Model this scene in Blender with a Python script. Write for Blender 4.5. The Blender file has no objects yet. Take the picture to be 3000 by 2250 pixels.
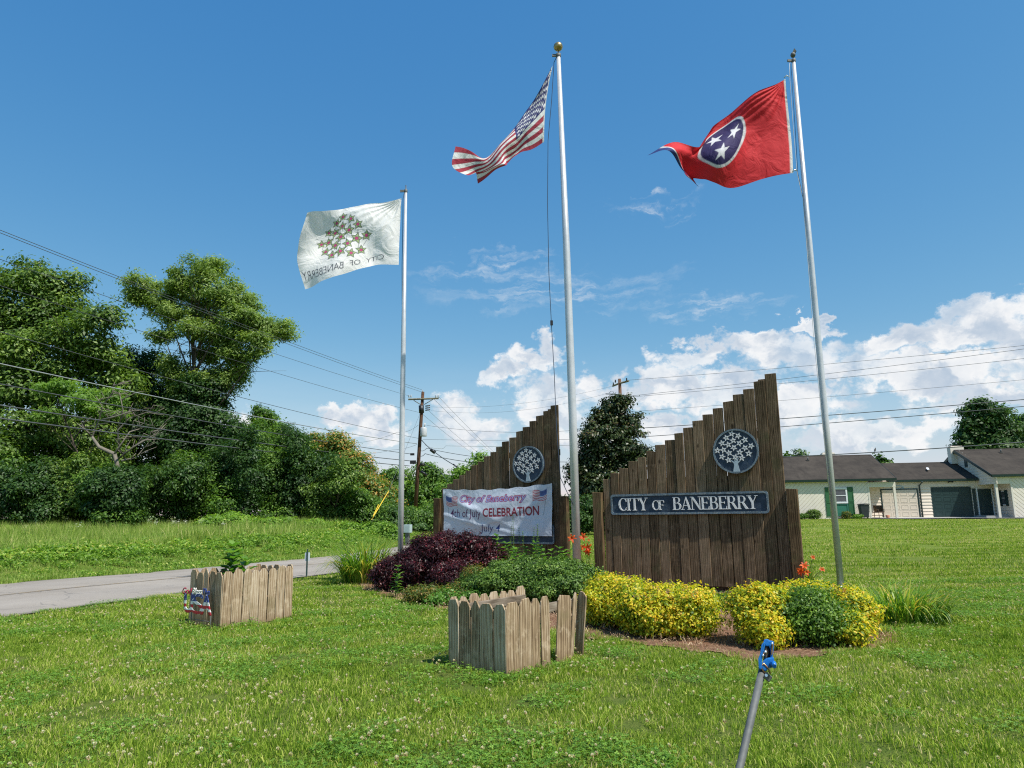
import bpy, bmesh, math, random
import numpy as np
from mathutils import Matrix, Vector, Euler
random.seed(7); rng = np.random.default_rng(7)
S = bpy.context.scene; COL = S.collection
R_ = math.radians
# ------------------------------------------------------------------ camera
FPX = 2080.0; CX = 1500.0; CY = 1125.0
_U = np.array([-170.0, 11625.0, -2080.0]); _U /= np.linalg.norm(_U)
_f = np.array([0, 0, -1.0]); _y = _f - (_f @ _U) * _U; _y /= np.linalg.norm(_y); _x = np.cross(_y, _U)
RW = np.array([_x, _y, _U]); CAM = np.array([0, 0, 1.5])
cd = bpy.data.cameras.new('camera'); cam = bpy.data.objects.new('camera', cd); COL.objects.link(cam); S.camera = cam
cd.sensor_fit = 'HORIZONTAL'; cd.sensor_width = 36; cd.lens = 36 * FPX / 3000; cd.clip_start = .05; cd.clip_end = 6000
M4 = Matrix([list(RW[i]) + [CAM[i]] for i in range(3)] + [[0, 0, 0, 1]]); cam.matrix_world = M4
# ------------------------------------------------------------------ light
SUN_EL, SUNV = R_(57), (0.755, -0.655)
sunv = Vector((SUNV[0] * math.cos(SUN_EL) / 1.0012, SUNV[1] * math.cos(SUN_EL) / 1.0012, math.sin(SUN_EL))).normalized()
sl = bpy.data.lights.new('sun', 'SUN'); so = bpy.data.objects.new('sun', sl); COL.objects.link(so)
sl.energy = 4.3; sl.angle = R_(.53); sl.color = (1, .955, .88)
so.rotation_euler = sunv.to_track_quat('Z', 'Y').to_euler(); so.location = (0, 0, 50)
S.view_settings.view_transform = 'Standard'; S.view_settings.look = 'None'; S.view_settings.gamma = 1
S.view_settings.exposure = .55; S.view_settings.use_curve_mapping = False
S.cycles.max_bounces = 8; S.cycles.transparent_max_bounces = 8; S.cycles.transmission_bounces = 4; S.cycles.diffuse_bounces = 3; S.cycles.glossy_bounces = 3
S.cycles.filter_width = 1.15; S.cycles.use_denoising = False; S.cycles.caustics_reflective = False; S.cycles.caustics_refractive = False

def ray(px, py): return RW @ np.array([px - CX, CY - py, -FPX])
def P(px, py, Y): r = ray(px, py); return CAM + r * (Y / r[1])
def azel(px, py):
    r = ray(px, py); r = r / np.linalg.norm(r); return math.degrees(math.atan2(r[0], r[1])), math.degrees(math.asin(r[2]))

# ---- node helpers
class NT:
    def __init__(s, nt): s.nt = nt; s.n = nt.nodes; s.l = nt.links
    def new(s, t, ins=None, **kw):
        n = s.n.new(t)
        for k, v in kw.items(): setattr(n, k, v)
        for k, v in (ins or {}).items():
            if hasattr(v, 'is_output') or isinstance(v, bpy.types.NodeSocket): s.l.new(v, n.inputs[k])
            else: n.inputs[k].default_value = v
        return n
    def m(s, op, a, b=None, c=None, clamp=False):
        ins = {0: a}
        if b is not None: ins[1] = b
        if c is not None: ins[2] = c
        n = s.new('ShaderNodeMath', ins, operation=op); n.use_clamp = clamp; return n.outputs[0]
    def vm(s, op, a, b=None):
        ins = {0: a}
        if b is not None: ins[1] = b
        n = s.new('ShaderNodeVectorMath', ins, operation=op); return n.outputs['Vector']
    def mix(s, f, a, b, bt='MIX'):
        n = s.new('ShaderNodeMix', data_type='RGBA', blend_type=bt, clamp_factor=True)
        for k, v in ((0, f), (6, a), (7, b)):
            if isinstance(v, bpy.types.NodeSocket): s.l.new(v, n.inputs[k])
            else: n.inputs[k].default_value = (tuple(v) + (1,))[:4] if k else v
        return n.outputs[2]
    def noise(s, vec, scale, detail=4, rough=.55, dist=0.0):
        return s.new('ShaderNodeTexNoise', {'Vector': vec, 'Scale': scale, 'Detail': detail, 'Roughness': rough, 'Distortion': dist}).outputs['Fac']
    def ramp(s, fac, stops):
        n = s.new('ShaderNodeValToRGB', {'Fac': fac}); e = n.color_ramp.elements
        while len(e) < len(stops): e.new(.5)
        for i, (p, c) in enumerate(stops):
            e[i].position = p; e[i].color = (c[0], c[1], c[2], 1) if hasattr(c, '__len__') else (c, c, c, 1)
        return n.outputs['Color']
    def rng(s, v, a, b, c, d, smooth=False):
        n = s.new('ShaderNodeMapRange', {'Value': v, 'From Min': a, 'From Max': b, 'To Min': c, 'To Max': d})
        if smooth: n.interpolation_type = 'SMOOTHSTEP'
        return n.outputs[0]

# ------------------------------------------------------------------ sky: Nishita with procedural clouds by direction
W = bpy.data.worlds.new('World'); S.world = W; W.use_nodes = True
nt = NT(W.node_tree); W.node_tree.nodes.clear()
sky = nt.new('ShaderNodeTexSky', sky_type='NISHITA'); sky.sun_disc = False; sky.sun_elevation = SUN_EL
sky.sun_rotation = math.atan2(SUNV[0], SUNV[1]); sky.air_density = 1.0; sky.dust_density = .35; sky.ozone_density = 2.6; sky.altitude = 300
_s = nt.new('ShaderNodeSeparateColor', {0: sky.outputs[0]})
hsv = nt.new('ShaderNodeCombineColor', {0: nt.m('MULTIPLY', nt.m('POWER', _s.outputs[0], 1.38), .42), 1: nt.m('MULTIPLY', nt.m('POWER', _s.outputs[1], .78), .97), 2: nt.m('MULTIPLY', nt.m('POWER', _s.outputs[2], .40), 1.97)})
tc = nt.new('ShaderNodeTexCoord').outputs['Generated']
sep = nt.new('ShaderNodeSeparateXYZ', {0: tc})
az = nt.m('MULTIPLY', nt.m('ARCTAN2', sep.outputs[0], sep.outputs[1]), 57.2958)
el = nt.m('MULTIPLY', nt.m('ARCSINE', sep.outputs[2]), 57.2958)
ae = nt.new('ShaderNodeCombineXYZ', {0: az, 1: nt.m('MULTIPLY', el, 1.25), 2: 0.0}).outputs[0]
warp = nt.new('ShaderNodeTexNoise', {'Vector': ae, 'Scale': .30, 'Detail': 7.0, 'Roughness': .62})
wv = nt.vm('SUBTRACT', warp.outputs['Color'], (.5, .5, .5))
wv = nt.new('ShaderNodeVectorMath', {0: wv, 'Scale': 9.0}, operation='SCALE').outputs['Vector']
aew = nt.vm('ADD', ae, wv)
def blob(px, py, rx, ry):
    a, e = azel(px, py); sx = math.degrees(rx / FPX); sy = math.degrees(ry * .92 / FPX) * 1.25
    d = nt.vm('SUBTRACT', aew, (a, e * 1.25, 0)); d = nt.vm('DIVIDE', d, (sx, sy, 99.0))
    ln = nt.new('ShaderNodeVectorMath', {0: d}, operation='LENGTH').outputs['Value']
    return nt.m('SUBTRACT', 1.0, ln)
BL = [(690, 1275, 90, 75), (860, 1290, 100, 60), (1010, 1210, 80, 55), (1110, 1255, 110, 50), (1330, 1210, 85, 90), (1400, 1260, 110, 70), (1480, 1100, 75, 55),
      (1570, 1045, 90, 60), (1620, 1180, 120, 110), (1780, 1140, 110, 70), (1960, 1130, 140, 75), (2120, 1150, 150, 80), (2030, 1040, 110, 50),
      (2330, 1045, 150, 80), (2220, 1000, 120, 50), (2480, 1080, 140, 60), (2380, 945, 80, 25), (2640, 1000, 150, 55), (2850, 950, 150, 62), (3010, 990, 120, 80), (2760, 1090, 230, 60),
      (2900, 1160, 200, 50), (2300, 1190, 180, 60), (2550, 1270, 260, 50), (2000, 1260, 300, 60), (1750, 1270, 200, 60), (3200, 1030, 200, 110), (3500, 1150, 260, 120)]
dens = None
for b in BL:
    v = blob(*b); dens = v if dens is None else nt.m('SMOOTH_MAX', dens, v, .22)
ring = nt.noise(ae, .09, 3, .5)                                     # clouds carry on round the horizon
ringe = nt.m('SUBTRACT', nt.m('MULTIPLY', ring, 18.0), nt.m('ADD', el, nt.m('MULTIPLY', nt.noise(aew, .22, 6, .6), 6.0)))
outside = nt.rng(nt.m('ABSOLUTE', az), 38.0, 48.0, 0.0, 1.0, True)
ringd = nt.m('MULTIPLY', nt.m('MULTIPLY', nt.m('SUBTRACT', ringe, -1.5), .12), outside)
dens = nt.m('MAXIMUM', dens, nt.m('SUBTRACT', ringd, nt.m('MULTIPLY', nt.m('SUBTRACT', 1.0, outside), 1.0)))
det = nt.noise(ae, .85, 8, .68)
cum = nt.rng(nt.m('ADD', dens, nt.m('MULTIPLY', nt.m('SUBTRACT', det, .5), .56)), -.04, .44, 0.0, 1.0, True)
cum = nt.m('MULTIPLY', cum, nt.rng(nt.noise(ae, .17, 3, .5), .25, .5, .55, .95))
lowveil = nt.rng(el, -1.0, 14.0, .66, 0.0, True)
lowveil = nt.m('MULTIPLY', lowveil, nt.rng(nt.noise(nt.vm('MULTIPLY', ae, (.35, 1.4, 1)), .35, 5, .6), .3, .7, .35, 1.0))
cirv = nt.vm('MULTIPLY', nt.vm('ADD', ae, nt.vm('MULTIPLY', wv, (.35, .35, 0))), (.26, 1.15, 1.0))
cn = nt.noise(cirv, .75, 8, .68, .3)
cir = None
for b in [(1620, 860, 420, 75), (1480, 752, 150, 30), (2080, 900, 230, 40), (1910, 605, 150, 28), (1380, 815, 200, 40)]:
    v = nt.rng(blob(*b), 0.0, .8, 0.0, 1.0); cir = v if cir is None else nt.m('MAXIMUM', cir, v)
cir = nt.m('MULTIPLY', nt.m('MULTIPLY', cir, nt.rng(cn, .42, .68, 0.0, 1.0, True)), .62)
shade_v = nt.vm('ADD', ae, (-.55, -1.3, 0)); d1 = nt.noise(nt.vm('ADD', ae, nt.vm('MULTIPLY', wv, (.25, .25, 0))), .30, 7, .58)
d2 = nt.noise(nt.vm('ADD', nt.vm('ADD', ae, (1.0, 1.6, 0)), nt.vm('MULTIPLY', wv, (.25, .25, 0))), .30, 7, .58)
lit = nt.rng(nt.m('SUBTRACT', d1, d2), -.10, .09, 0.0, 1.0, True)
core = nt.rng(dens, .15, .95, 1.0, .0)
litc = nt.m('ADD', nt.m('MULTIPLY', lit, .6), nt.m('MULTIPLY', core, .45), clamp=True)
ccol = nt.mix(litc, (2.75, 3.25, 3.9), (5.5, 5.45, 5.4))
low = nt.mix(lowveil, hsv.outputs[0], (3.1, 3.8, 4.5))
c1 = nt.mix(cir, low, (3.9, 4.3, 4.7))
c2 = nt.mix(cum, c1, ccol)
up = nt.m('GREATER_THAN', el, -.2)
c3 = nt.mix(up, (.6, .8, .5), c2)
bg = nt.new('ShaderNodeBackground', {'Color': c3, 'Strength': .125})
nt.l.new(bg.outputs[0], nt.new('ShaderNodeOutputWorld').inputs[0])
W.cycles.sampling_method = 'MANUAL'; W.cycles.sample_map_resolution = 512

# ------------------------------------------------------------------ terrain
def seg_dist(px, py, pts):
    best = np.full(px.shape, 1e9); sg = np.zeros(px.shape)
    for (ax, ay), (bx, by) in zip(pts[:-1], pts[1:]):
        dx, dy = bx - ax, by - ay; L2 = dx * dx + dy * dy
        t = np.clip(((px - ax) * dx + (py - ay) * dy) / L2, 0, 1)
        d = np.hypot(px - ax - t * dx, py - ay - t * dy); c = dx * (py - ay) - dy * (px - ax)
        m = d < best; best = np.where(m, d, best); sg = np.where(m, np.sign(c), sg)
    return best * sg                                                # positive on the left of the polyline
FAR_E = [(-24, -4), (-17, 7.5), (-11.86, 16.88), (-10.4, 19.3), (-8.58, 22.06), (-5.85, 25.85), (-4.6, 29), (-4.2, 34), (-4.4, 60), (-6, 140), (-10, 400)]
NEAR_E = [(-13.5, 0), (-7.9, 11.1), (-7.3, 12.5), (-6.9, 13.6), (-6.3, 14.8), (-5.05, 17.5), (-4.3, 19.2), (-2.4, 22.5), (-.6, 26.5), (.6, 31), (.9, 38), (.8, 60), (-.5, 140), (-4, 400)]
def smooth(t): t = np.clip(t, 0, 1); return t * t * (3 - 2 * t)
def TZ(x, y):
    x = np.asarray(x, float); y = np.asarray(y, float)
    z = .0167 * np.clip(y - 22, 0, 38)
    d = seg_dist(x, y, FAR_E)
    z = z + np.where(d > 0, .28 * smooth((d - .6) / 2.0) + .45 * smooth((d - 1) / 18), 0)
    z = z + .02 * np.sin(x * .9 + 1.3) * np.sin(y * .7) * smooth((np.abs(seg_dist(x, y, NEAR_E)) - .8) / 2) + .035 * np.sin(x * .23) * np.sin(y * .31 + 1) * smooth((-seg_dist(x, y, NEAR_E) - 1) / 4)
    return z
def tz(x, y): return float(TZ(x, y))
def GP(px, py, lift=0.0):
    r = ray(px, py); t = 3.0
    z = 0.0
    for i in range(30):
        t = (z - 1.5) / r[2]; p = CAM + r * t; z = .5 * z + .5 * tz(p[0], p[1])
    return np.array([p[0], p[1], z + lift])

# ------------------------------------------------------------------ object helpers
def tag(o, label=None, cat=None, group=None, kind=None):
    if label: o['label'] = label
    if cat: o['category'] = cat
    if group: o['group'] = group
    if kind: o['kind'] = kind
    return o
def empty(name, loc, rz=0, **k):
    o = bpy.data.objects.new(name, None); COL.objects.link(o); o.location = loc; o.rotation_euler = (0, 0, rz); o.empty_display_size = .2
    return tag(o, **k)
def link(name, me, mat=None, parent=None, loc=None, rot=None, **k):
    o = bpy.data.objects.new(name, me); COL.objects.link(o)
    if mat is not None:
        me.materials.clear()
        for m in (mat if isinstance(mat, (list, tuple)) else [mat]): me.materials.append(m)
    if parent is not None: o.parent = parent
    if loc is not None: o.location = loc
    if rot is not None: o.rotation_euler = rot
    return tag(o, **k)
def np_mesh(name, V, F4=None, F3=None, attr=None, smooth_=False):
    me = bpy.data.meshes.new(name); V = np.asarray(V, np.float32)
    n4 = 0 if F4 is None else len(F4); n3 = 0 if F3 is None else len(F3)
    me.vertices.add(len(V)); me.vertices.foreach_set('co', V.ravel())
    me.loops.add(n4 * 4 + n3 * 3); idx = []
    if n4: idx.append(np.asarray(F4).ravel())
    if n3: idx.append(np.asarray(F3).ravel())
    me.loops.foreach_set('vertex_index', np.concatenate(idx).astype(np.int32))
    me.polygons.add(n4 + n3)
    st = np.concatenate([np.arange(n4) * 4, n4 * 4 + np.arange(n3) * 3]).astype(np.int32)
    me.polygons.foreach_set('loop_start', st)
    if attr is not None:
        a = me.attributes.new('rnd', 'FLOAT', 'FACE'); a.data.foreach_set('value', np.asarray(attr, np.float32))
    me.update(calc_edges=True)
    if smooth_: me.shade_smooth()
    return me
class MB:
    def __init__(s): s.v = []; s.f = []; s.mi = []; s.sm = []
    def add(s, vs, fs, mi=0, sm=False):
        b = len(s.v); s.v += [tuple(map(float, v)) for v in vs]; s.f += [[i + b for i in f] for f in fs]; s.mi += [mi] * len(fs); s.sm += [sm] * len(fs); return s
    def box(s, c, d, rz=0, mi=0, M=None):
        x, y, z = [q / 2 for q in d]; vs = [(a * x, b * y, e * z) for a in (-1, 1) for b in (-1, 1) for e in (-1, 1)]
        m = Matrix.Translation(c) @ (M if M is not None else Matrix.Rotation(rz, 4, 'Z'))
        return s.add([m @ Vector(v) for v in vs], [(0, 1, 3, 2), (4, 6, 7, 5), (0, 4, 5, 1), (2, 3, 7, 6), (0, 2, 6, 4), (1, 5, 7, 3)], mi)
    def prism(s, poly, a, b, axis='y', mi=0):                        # 2D polygon (u,z) extruded from y=a to y=b
        n = len(poly)
        if axis == 'y': vs = [(u, a, z) for u, z in poly] + [(u, b, z) for u, z in poly]
        elif axis == 'z': vs = [(u, z, a) for u, z in poly] + [(u, z, b) for u, z in poly]
        else: vs = [(a, u, z) for u, z in poly] + [(b, u, z) for u, z in poly]
        fs = [list(range(n)), list(range(2 * n - 1, n - 1, -1))] + [[i, i + n, (i + 1) % n + n, (i + 1) % n] for i in range(n)]
        return s.add(vs, fs, mi)
    def tube(s, pts, rad, n=8, cap=True, mi=0, sm=True):
        pts = [Vector(p) for p in pts]; k = len(pts)
        rad = rad if hasattr(rad, '__len__') else [rad] * k
        up = None; vs = []
        for i, p in enumerate(pts):
            t = (pts[min(i + 1, k - 1)] - pts[max(i - 1, 0)]).normalized()
            if up is None: up = Vector((0, 0, 1)) if abs(t.z) < .9 else Vector((1, 0, 0))
            a = t.cross(up)
            if a.length < 1e-5: a = t.orthogonal()
            a.normalize(); b = a.cross(t).normalized(); up = b
            vs += [p + (a * math.cos(2 * math.pi * j / n) + b * math.sin(2 * math.pi * j / n)) * rad[i] for j in range(n)]
        fs = [[i * n + j, i * n + (j + 1) % n, (i + 1) * n + (j + 1) % n, (i + 1) * n + j] for i in range(k - 1) for j in range(n)]
        s.add(vs, fs, mi, sm)
        if cap:
            b = len(s.v) - len(vs); s.f += [[b + j for j in range(n)][::-1], [b + (k - 1) * n + j for j in range(n)]]; s.mi += [mi] * 2; s.sm += [False] * 2
        return s
    def lathe(s, c, prof, n=16, mi=0):
        vs = [(c[0] + r * math.cos(2 * math.pi * j / n), c[1] + r * math.sin(2 * math.pi * j / n), c[2] + z) for r, z in prof for j in range(n)]
        k = len(prof); fs = [[i * n + j, i * n + (j + 1) % n, (i + 1) * n + (j + 1) % n, (i + 1) * n + j] for i in range(k - 1) for j in range(n)]
        return s.add(vs, fs, mi, True)
    def mesh(s, name):
        me = bpy.data.meshes.new(name); me.from_pydata(s.v, [], s.f); me.polygons.foreach_set('material_index', s.mi); me.polygons.foreach_set('use_smooth', s.sm); me.update()
        bm = bmesh.new(); bm.from_mesh(me); bmesh.ops.recalc_face_normals(bm, faces=bm.faces); bm.to_mesh(me); bm.free(); return me
    def build(s, name, mat, parent=None, **k): return link(name, s.mesh(name), mat, parent, **k)
def bevel(me, w, seg=1):
    bm = bmesh.new(); bm.from_mesh(me); bmesh.ops.bevel(bm, geom=list(bm.edges), offset=w, segments=seg, affect='EDGES', profile=.6); bm.to_mesh(me); bm.free(); return me
class Fr:                                                            # a vertical plane through two ground points
    def __init__(s, a, b):
        s.o = np.array([a[0], a[1], 0.0]); d = np.array([b[0] - a[0], b[1] - a[1], 0.0]); s.L = np.linalg.norm(d); s.d = d / s.L
        s.n = np.array([s.d[1], -s.d[0], 0.0]); s.rz = math.atan2(s.d[1], s.d[0])
    def hit(s, px, py, k=0.0):
        r = ray(px, py); o = s.o + s.n * k; t = ((o - CAM) @ s.n) / (r @ s.n); p = CAM + r * t
        return float((p - s.o) @ s.d), float(p[2])

# ------------------------------------------------------------------ materials
def mat(name):
    m = bpy.data.materials.new(name); m.use_nodes = True; n = NT(m.node_tree); m.node_tree.nodes.clear()
    out = n.new('ShaderNodeOutputMaterial'); return m, n, out
def simple(name, col, rough=.6, metal=0.0, var=.15, vs=6.0, bump=0.0, bs=40.0, spec=.5, dirt=None):
    m, n, out = mat(name); tcn = n.new('ShaderNodeTexCoord').outputs['Object']
    f = n.noise(tcn, vs, 5, .6)
    lo = tuple(c * (1 - var) for c in col); hi = tuple(min(1, c * (1 + var)) for c in col)
    c = n.mix(n.rng(f, .3, .7, 0, 1), lo, hi)
    if dirt: c = n.mix(n.m('MULTIPLY', n.rng(n.noise(tcn, vs * 3, 6, .7), .5, .75, 0, 1), dirt[1]), c, dirt[0])
    b = n.new('ShaderNodeBsdfPrincipled', {'Base Color': c, 'Roughness': rough, 'Metallic': metal, 'Specular IOR Level': spec})
    if bump: n.l.new(n.new('ShaderNodeBump', {'Height': n.noise(tcn, bs, 4), 'Strength': bump, 'Distance': .01}).outputs[0], b.inputs['Normal'])
    n.l.new(b.outputs[0], out.inputs[0]); return m
def wood(name, dark, mid, light, streak=1.0, mossc=None, axis='z', wear=0.0, bumpd=.004):
    m, n, out = mat(name); tcn = n.new('ShaderNodeTexCoord').outputs['Object']; oi = n.new('ShaderNodeObjectInfo').outputs['Random']
    off = n.new('ShaderNodeCombineXYZ', {0: n.m('MULTIPLY', oi, 37.0), 1: n.m('MULTIPLY', oi, 11.0), 2: n.m('MULTIPLY', oi, 53.0)}).outputs[0]
    v = n.vm('ADD', tcn, off); sc = {'z': (1, 1, .07), 'x': (.07, 1, 1)}[axis]
    vs = n.vm('MULTIPLY', v, sc)
    big = n.noise(v, 2.2, 4, .6); g = n.noise(vs, 34, 7, .68, .6); g2 = n.noise(vs, 110, 4, .6)
    wv = n.new('ShaderNodeTexWave', {'Vector': n.vm('MULTIPLY', v, {'z': (1, 1, .12), 'x': (.12, 1, 1)}[axis]), 'Scale': 9.0, 'Distortion': 9.0, 'Detail': 3.0, 'Detail Scale': 1.2}).outputs['Fac']
    f = n.m('ADD', n.m('MULTIPLY', g, .62), n.m('ADD', n.m('MULTIPLY', wv, .20), n.m('MULTIPLY', g2, .2)))
    f = n.m('ADD', f, n.m('MULTIPLY', n.m('SUBTRACT', oi, .5), .20)); f = n.m('ADD', f, n.m('MULTIPLY', n.m('SUBTRACT', big, .5), .35))
    c = n.ramp(f, [(.25, dark), (.5, mid), (.78, light)])
    kn = n.new('ShaderNodeTexVoronoi', {'Vector': n.vm('MULTIPLY', v, (1, 1, .55)), 'Scale': 3.1}).outputs['Distance']
    c = n.mix(n.rng(kn, .05, .10, .75, 0.0), c, tuple(q * .5 for q in dark))
    crack = n.rng(n.noise(n.vm('MULTIPLY', v, {'z': (1, 1, .03), 'x': (.03, 1, 1)}[axis]), 60, 3, .5), .66, .72, 0, 1)
    c = n.mix(n.m('MULTIPLY', crack, .75), c, tuple(q * .35 for q in dark))
    if mossc: c = n.mix(n.m('MULTIPLY', n.rng(n.noise(v, 3.0, 5, .65), .52, .72, 0, 1), .6), c, mossc)
    if wear: c = n.mix(n.m('MULTIPLY', n.rng(n.noise(v, 7.0, 6, .7), .55, .75, 0, 1), wear), c, tuple(min(1, q * 1.6) for q in light))
    if 'picket' in name:                                             # soil splashed on the feet of the pickets, rusty nail stains
        zz = n.new('ShaderNodeSeparateXYZ', {0: tcn}).outputs[2]
        c = n.mix(n.m('MULTIPLY', n.rng(n.m('ADD', zz, n.m('MULTIPLY', n.noise(v, 9.0, 5, .7), .22)), .13, .27, 1.0, 0.0), .6), c, (.17, .11, .06))
    h = n.m('SUBTRACT', n.m('ADD', g, n.m('MULTIPLY', g2, .5)), crack)
    b = n.new('ShaderNodeBsdfPrincipled', {'Base Color': c, 'Roughness': .9, 'Specular IOR Level': .06})
    n.l.new(n.new('ShaderNodeBump', {'Height': h, 'Strength': .8, 'Distance': bumpd}).outputs[0], b.inputs['Normal'])
    n.l.new(b.outputs[0], out.inputs[0]); return m
def leafm(name, stops, trans=.35, rough=.5, big=None, spec=.35, turf=False):
    m, n, out = mat(name); a = n.new('ShaderNodeAttribute', attribute_name='rnd').outputs['Fac']
    geo = n.new('ShaderNodeNewGeometry').outputs['Position']
    f = n.m('ADD', a, n.m('MULTIPLY', n.m('SUBTRACT', n.noise(geo, big or .6, 3, .6), .5), .55))
    if turf:                                                          # mower tracks, drier and greener stretches
        w_ = n.new('ShaderNodeTexWave', {'Vector': n.vm('MULTIPLY', geo, (.45, 1, 1)), 'Scale': .26, 'Distortion': 2.2, 'Detail': 3.0}, bands_direction='Y').outputs['Fac']
        f = n.m('ADD', f, n.m('MULTIPLY', n.m('SUBTRACT', w_, .5), n.rng(n.new('ShaderNodeSeparateXYZ', {0: geo}).outputs[1], 7, 20, .08, .34)))
        f = n.m('ADD', f, n.rng(n.new('ShaderNodeSeparateXYZ', {0: geo}).outputs[1], 13, 34, .02, .15)); f = n.m('ADD', f, n.m('MULTIPLY', n.m('SUBTRACT', n.noise(geo, .16, 4, .6), .5), .55)); f = n.m('ADD', f, n.m('MULTIPLY', n.m('SUBTRACT', n.noise(geo, 2.6, 3, .6), .5), .45))
    c = n.ramp(f, stops)
    b = n.new('ShaderNodeBsdfPrincipled', {'Base Color': c, 'Roughness': rough, 'Specular IOR Level': spec})
    t = n.new('ShaderNodeBsdfTranslucent', {'Color': n.mix(.5, c, (.6, .85, .15), 'MULTIPLY')})
    t2 = n.mix(1.0, c, (1.5, 1.6, .7), 'MULTIPLY'); n.l.new(t2, t.inputs[0])
    mx = n.new('ShaderNodeMixShader', {0: trans, 1: b.outputs[0], 2: t.outputs[0]})
    n.l.new(mx.outputs[0], out.inputs[0]); return m
M = {}
M['signwood'] = wood('weathered_brown_wood', (.038, .027, .016), (.135, .093, .056), (.29, .21, .135), mossc=(.085, .085, .04), wear=.3)
M['postwood'] = wood('brown_post_wood', (.03, .02, .012), (.10, .066, .036), (.23, .16, .09), mossc=(.10, .10, .04), wear=.3)
M['picket'] = wood('grey_picket_wood', (.12, .078, .045), (.345, .25, .155), (.57, .475, .35), mossc=(.17, .14, .07), wear=.35, bumpd=.006)
M['rail'] = wood('grey_rail_wood', (.08, .06, .04), (.2, .16, .12), (.34, .29, .23), axis='x')
M['railb'] = wood('dark_rail_wood', (.016, .011, .007), (.05, .035, .022), (.11, .08, .05), axis='x')
M['pole'] = wood('utility_pole_wood', (.045, .024, .015), (.12, .066, .042), (.21, .13, .09))
M['polegrey'] = wood('grey_crossarm_wood', (.06, .055, .04), (.15, .14, .10), (.25, .24, .18), axis='x')
M['alu'] = simple('brushed_aluminium', (.60, .61, .62), .36, .35, .10, 3, .05, 60, dirt=((.35, .36, .37), .35))
M['gold'] = simple('tarnished_gold', (.42, .31, .14), .35, .8, .25, 20)
M['steel'] = simple('galvanised_steel', (.115, .122, .118), .65, .1, .2, 30, .1)
M['chrome'] = simple('bright_metal', (.75, .75, .75), .2, .9)
M['black'] = simple('black_plastic', (.012, .012, .014), .45)
M['cable'] = simple('grey_cable', (.10, .105, .11), .5, .3)
M['cablelight'] = simple('light_cable', (.42, .43, .42), .45, .5)
M['rope'] = simple('navy_rope', (.03, .05, .09), .8)
M['ropew'] = simple('white_rope', (.55, .56, .56), .8)
M['signblue'] = simple('flaking_navy_paint', (.014, .034, .066), .6, 0, .3, 4, .4, 30, dirt=((.15, .18, .2), .3))
M['signrim'] = simple('weathered_blue_grey_rim', (.10, .15, .19), .7, 0, .4, 14, .4, 60, dirt=((.48, .48, .42), .9))
M['signwhite'] = simple('weathered_white_paint', (.74, .745, .73), .6, 0, .10, 30, .2, 80, dirt=((.32, .35, .36), .35))
M['trunkpaint'] = simple('pale_blue_paint', (.38, .47, .52), .6, 0, .12, 30)
M['siding'] = simple('cream_siding', (.76, .655, .54), .6, 0, .05, 2)
M['sidingw'] = simple('white_siding', (.76, .69, .59), .6, 0, .05, 2)
M['trimc'] = simple('cream_trim', (.70, .65, .56), .5, 0, .04, 2)
M['green'] = simple('dark_green_paint', (.012, .035, .035), .45, 0, .1, 3)
M['shutter'] = simple('green_shutter_paint', (.025, .12, .045), .5, 0, .1, 5)
M['panelgreen'] = simple('teal_panel_paint', (.03, .17, .11), .5, 0, .1, 5)
M['windoww'] = simple('white_window_frame', (.75, .77, .78), .4, 0, .03)
M['doorb'] = simple('beige_garage_paint', (.62, .54, .44), .5, 0, .04, 2)
M['concrete'] = simple('pale_concrete', (.40, .39, .37), .85, 0, .12, 1.2, .2, 30)
M['drive'] = simple('grey_driveway', (.20, .20, .205), .9, 0, .15, .8, .2, 30)
M['bin'] = simple('dark_grey_plastic', (.03, .035, .045), .45, 0, .1)
M['wicker'] = simple('brown_wicker', (.10, .06, .035), .8, 0, .4, 60, .6, 90)
M['metergrey'] = simple('pale_green_grey_box', (.33, .42, .42), .55, 0, .12, 3)
M['yellow'] = simple('yellow_plastic', (.75, .50, .02), .5)
M['insul'] = simple('porcelain', (.42, .44, .45), .3)
M['xfmr'] = simple('grey_enamel', (.45, .47, .48), .4)
M['spigblue'] = simple('blue_enamel', (.012, .16, .52), .35, 0, .12, 40, .15, 60, dirt=((.02, .05, .12), .6))
M['brass'] = simple('worn_brass', (.45, .26, .14), .4, .8, .3, 60)
M['markgreen'] = simple('green_steel_post', (.02, .05, .045), .5)
M['markwhite'] = simple('pale_sign_back', (.55, .62, .66), .5)
M['bark'] = simple('bark', (.07, .055, .04), .95, 0, .35, 4, .8, 14)
M['deadbark'] = simple('grey_dead_bark', (.17, .15, .12), .95, 0, .25, 6, .6, 20)
M['stem'] = simple('green_stem', (.06, .11, .03), .7)
m, n, out = mat('window_glass')
tcn = n.new('ShaderNodeTexCoord').outputs['Object']
b = n.new('ShaderNodeBsdfPrincipled', {'Base Color': n.mix(n.noise(tcn, 2.5), (.02, .025, .03), (.11, .12, .13)), 'Roughness': .05, 'Specular IOR Level': .9}); n.l.new(b.outputs[0], out.inputs[0]); M['glass'] = m
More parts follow.
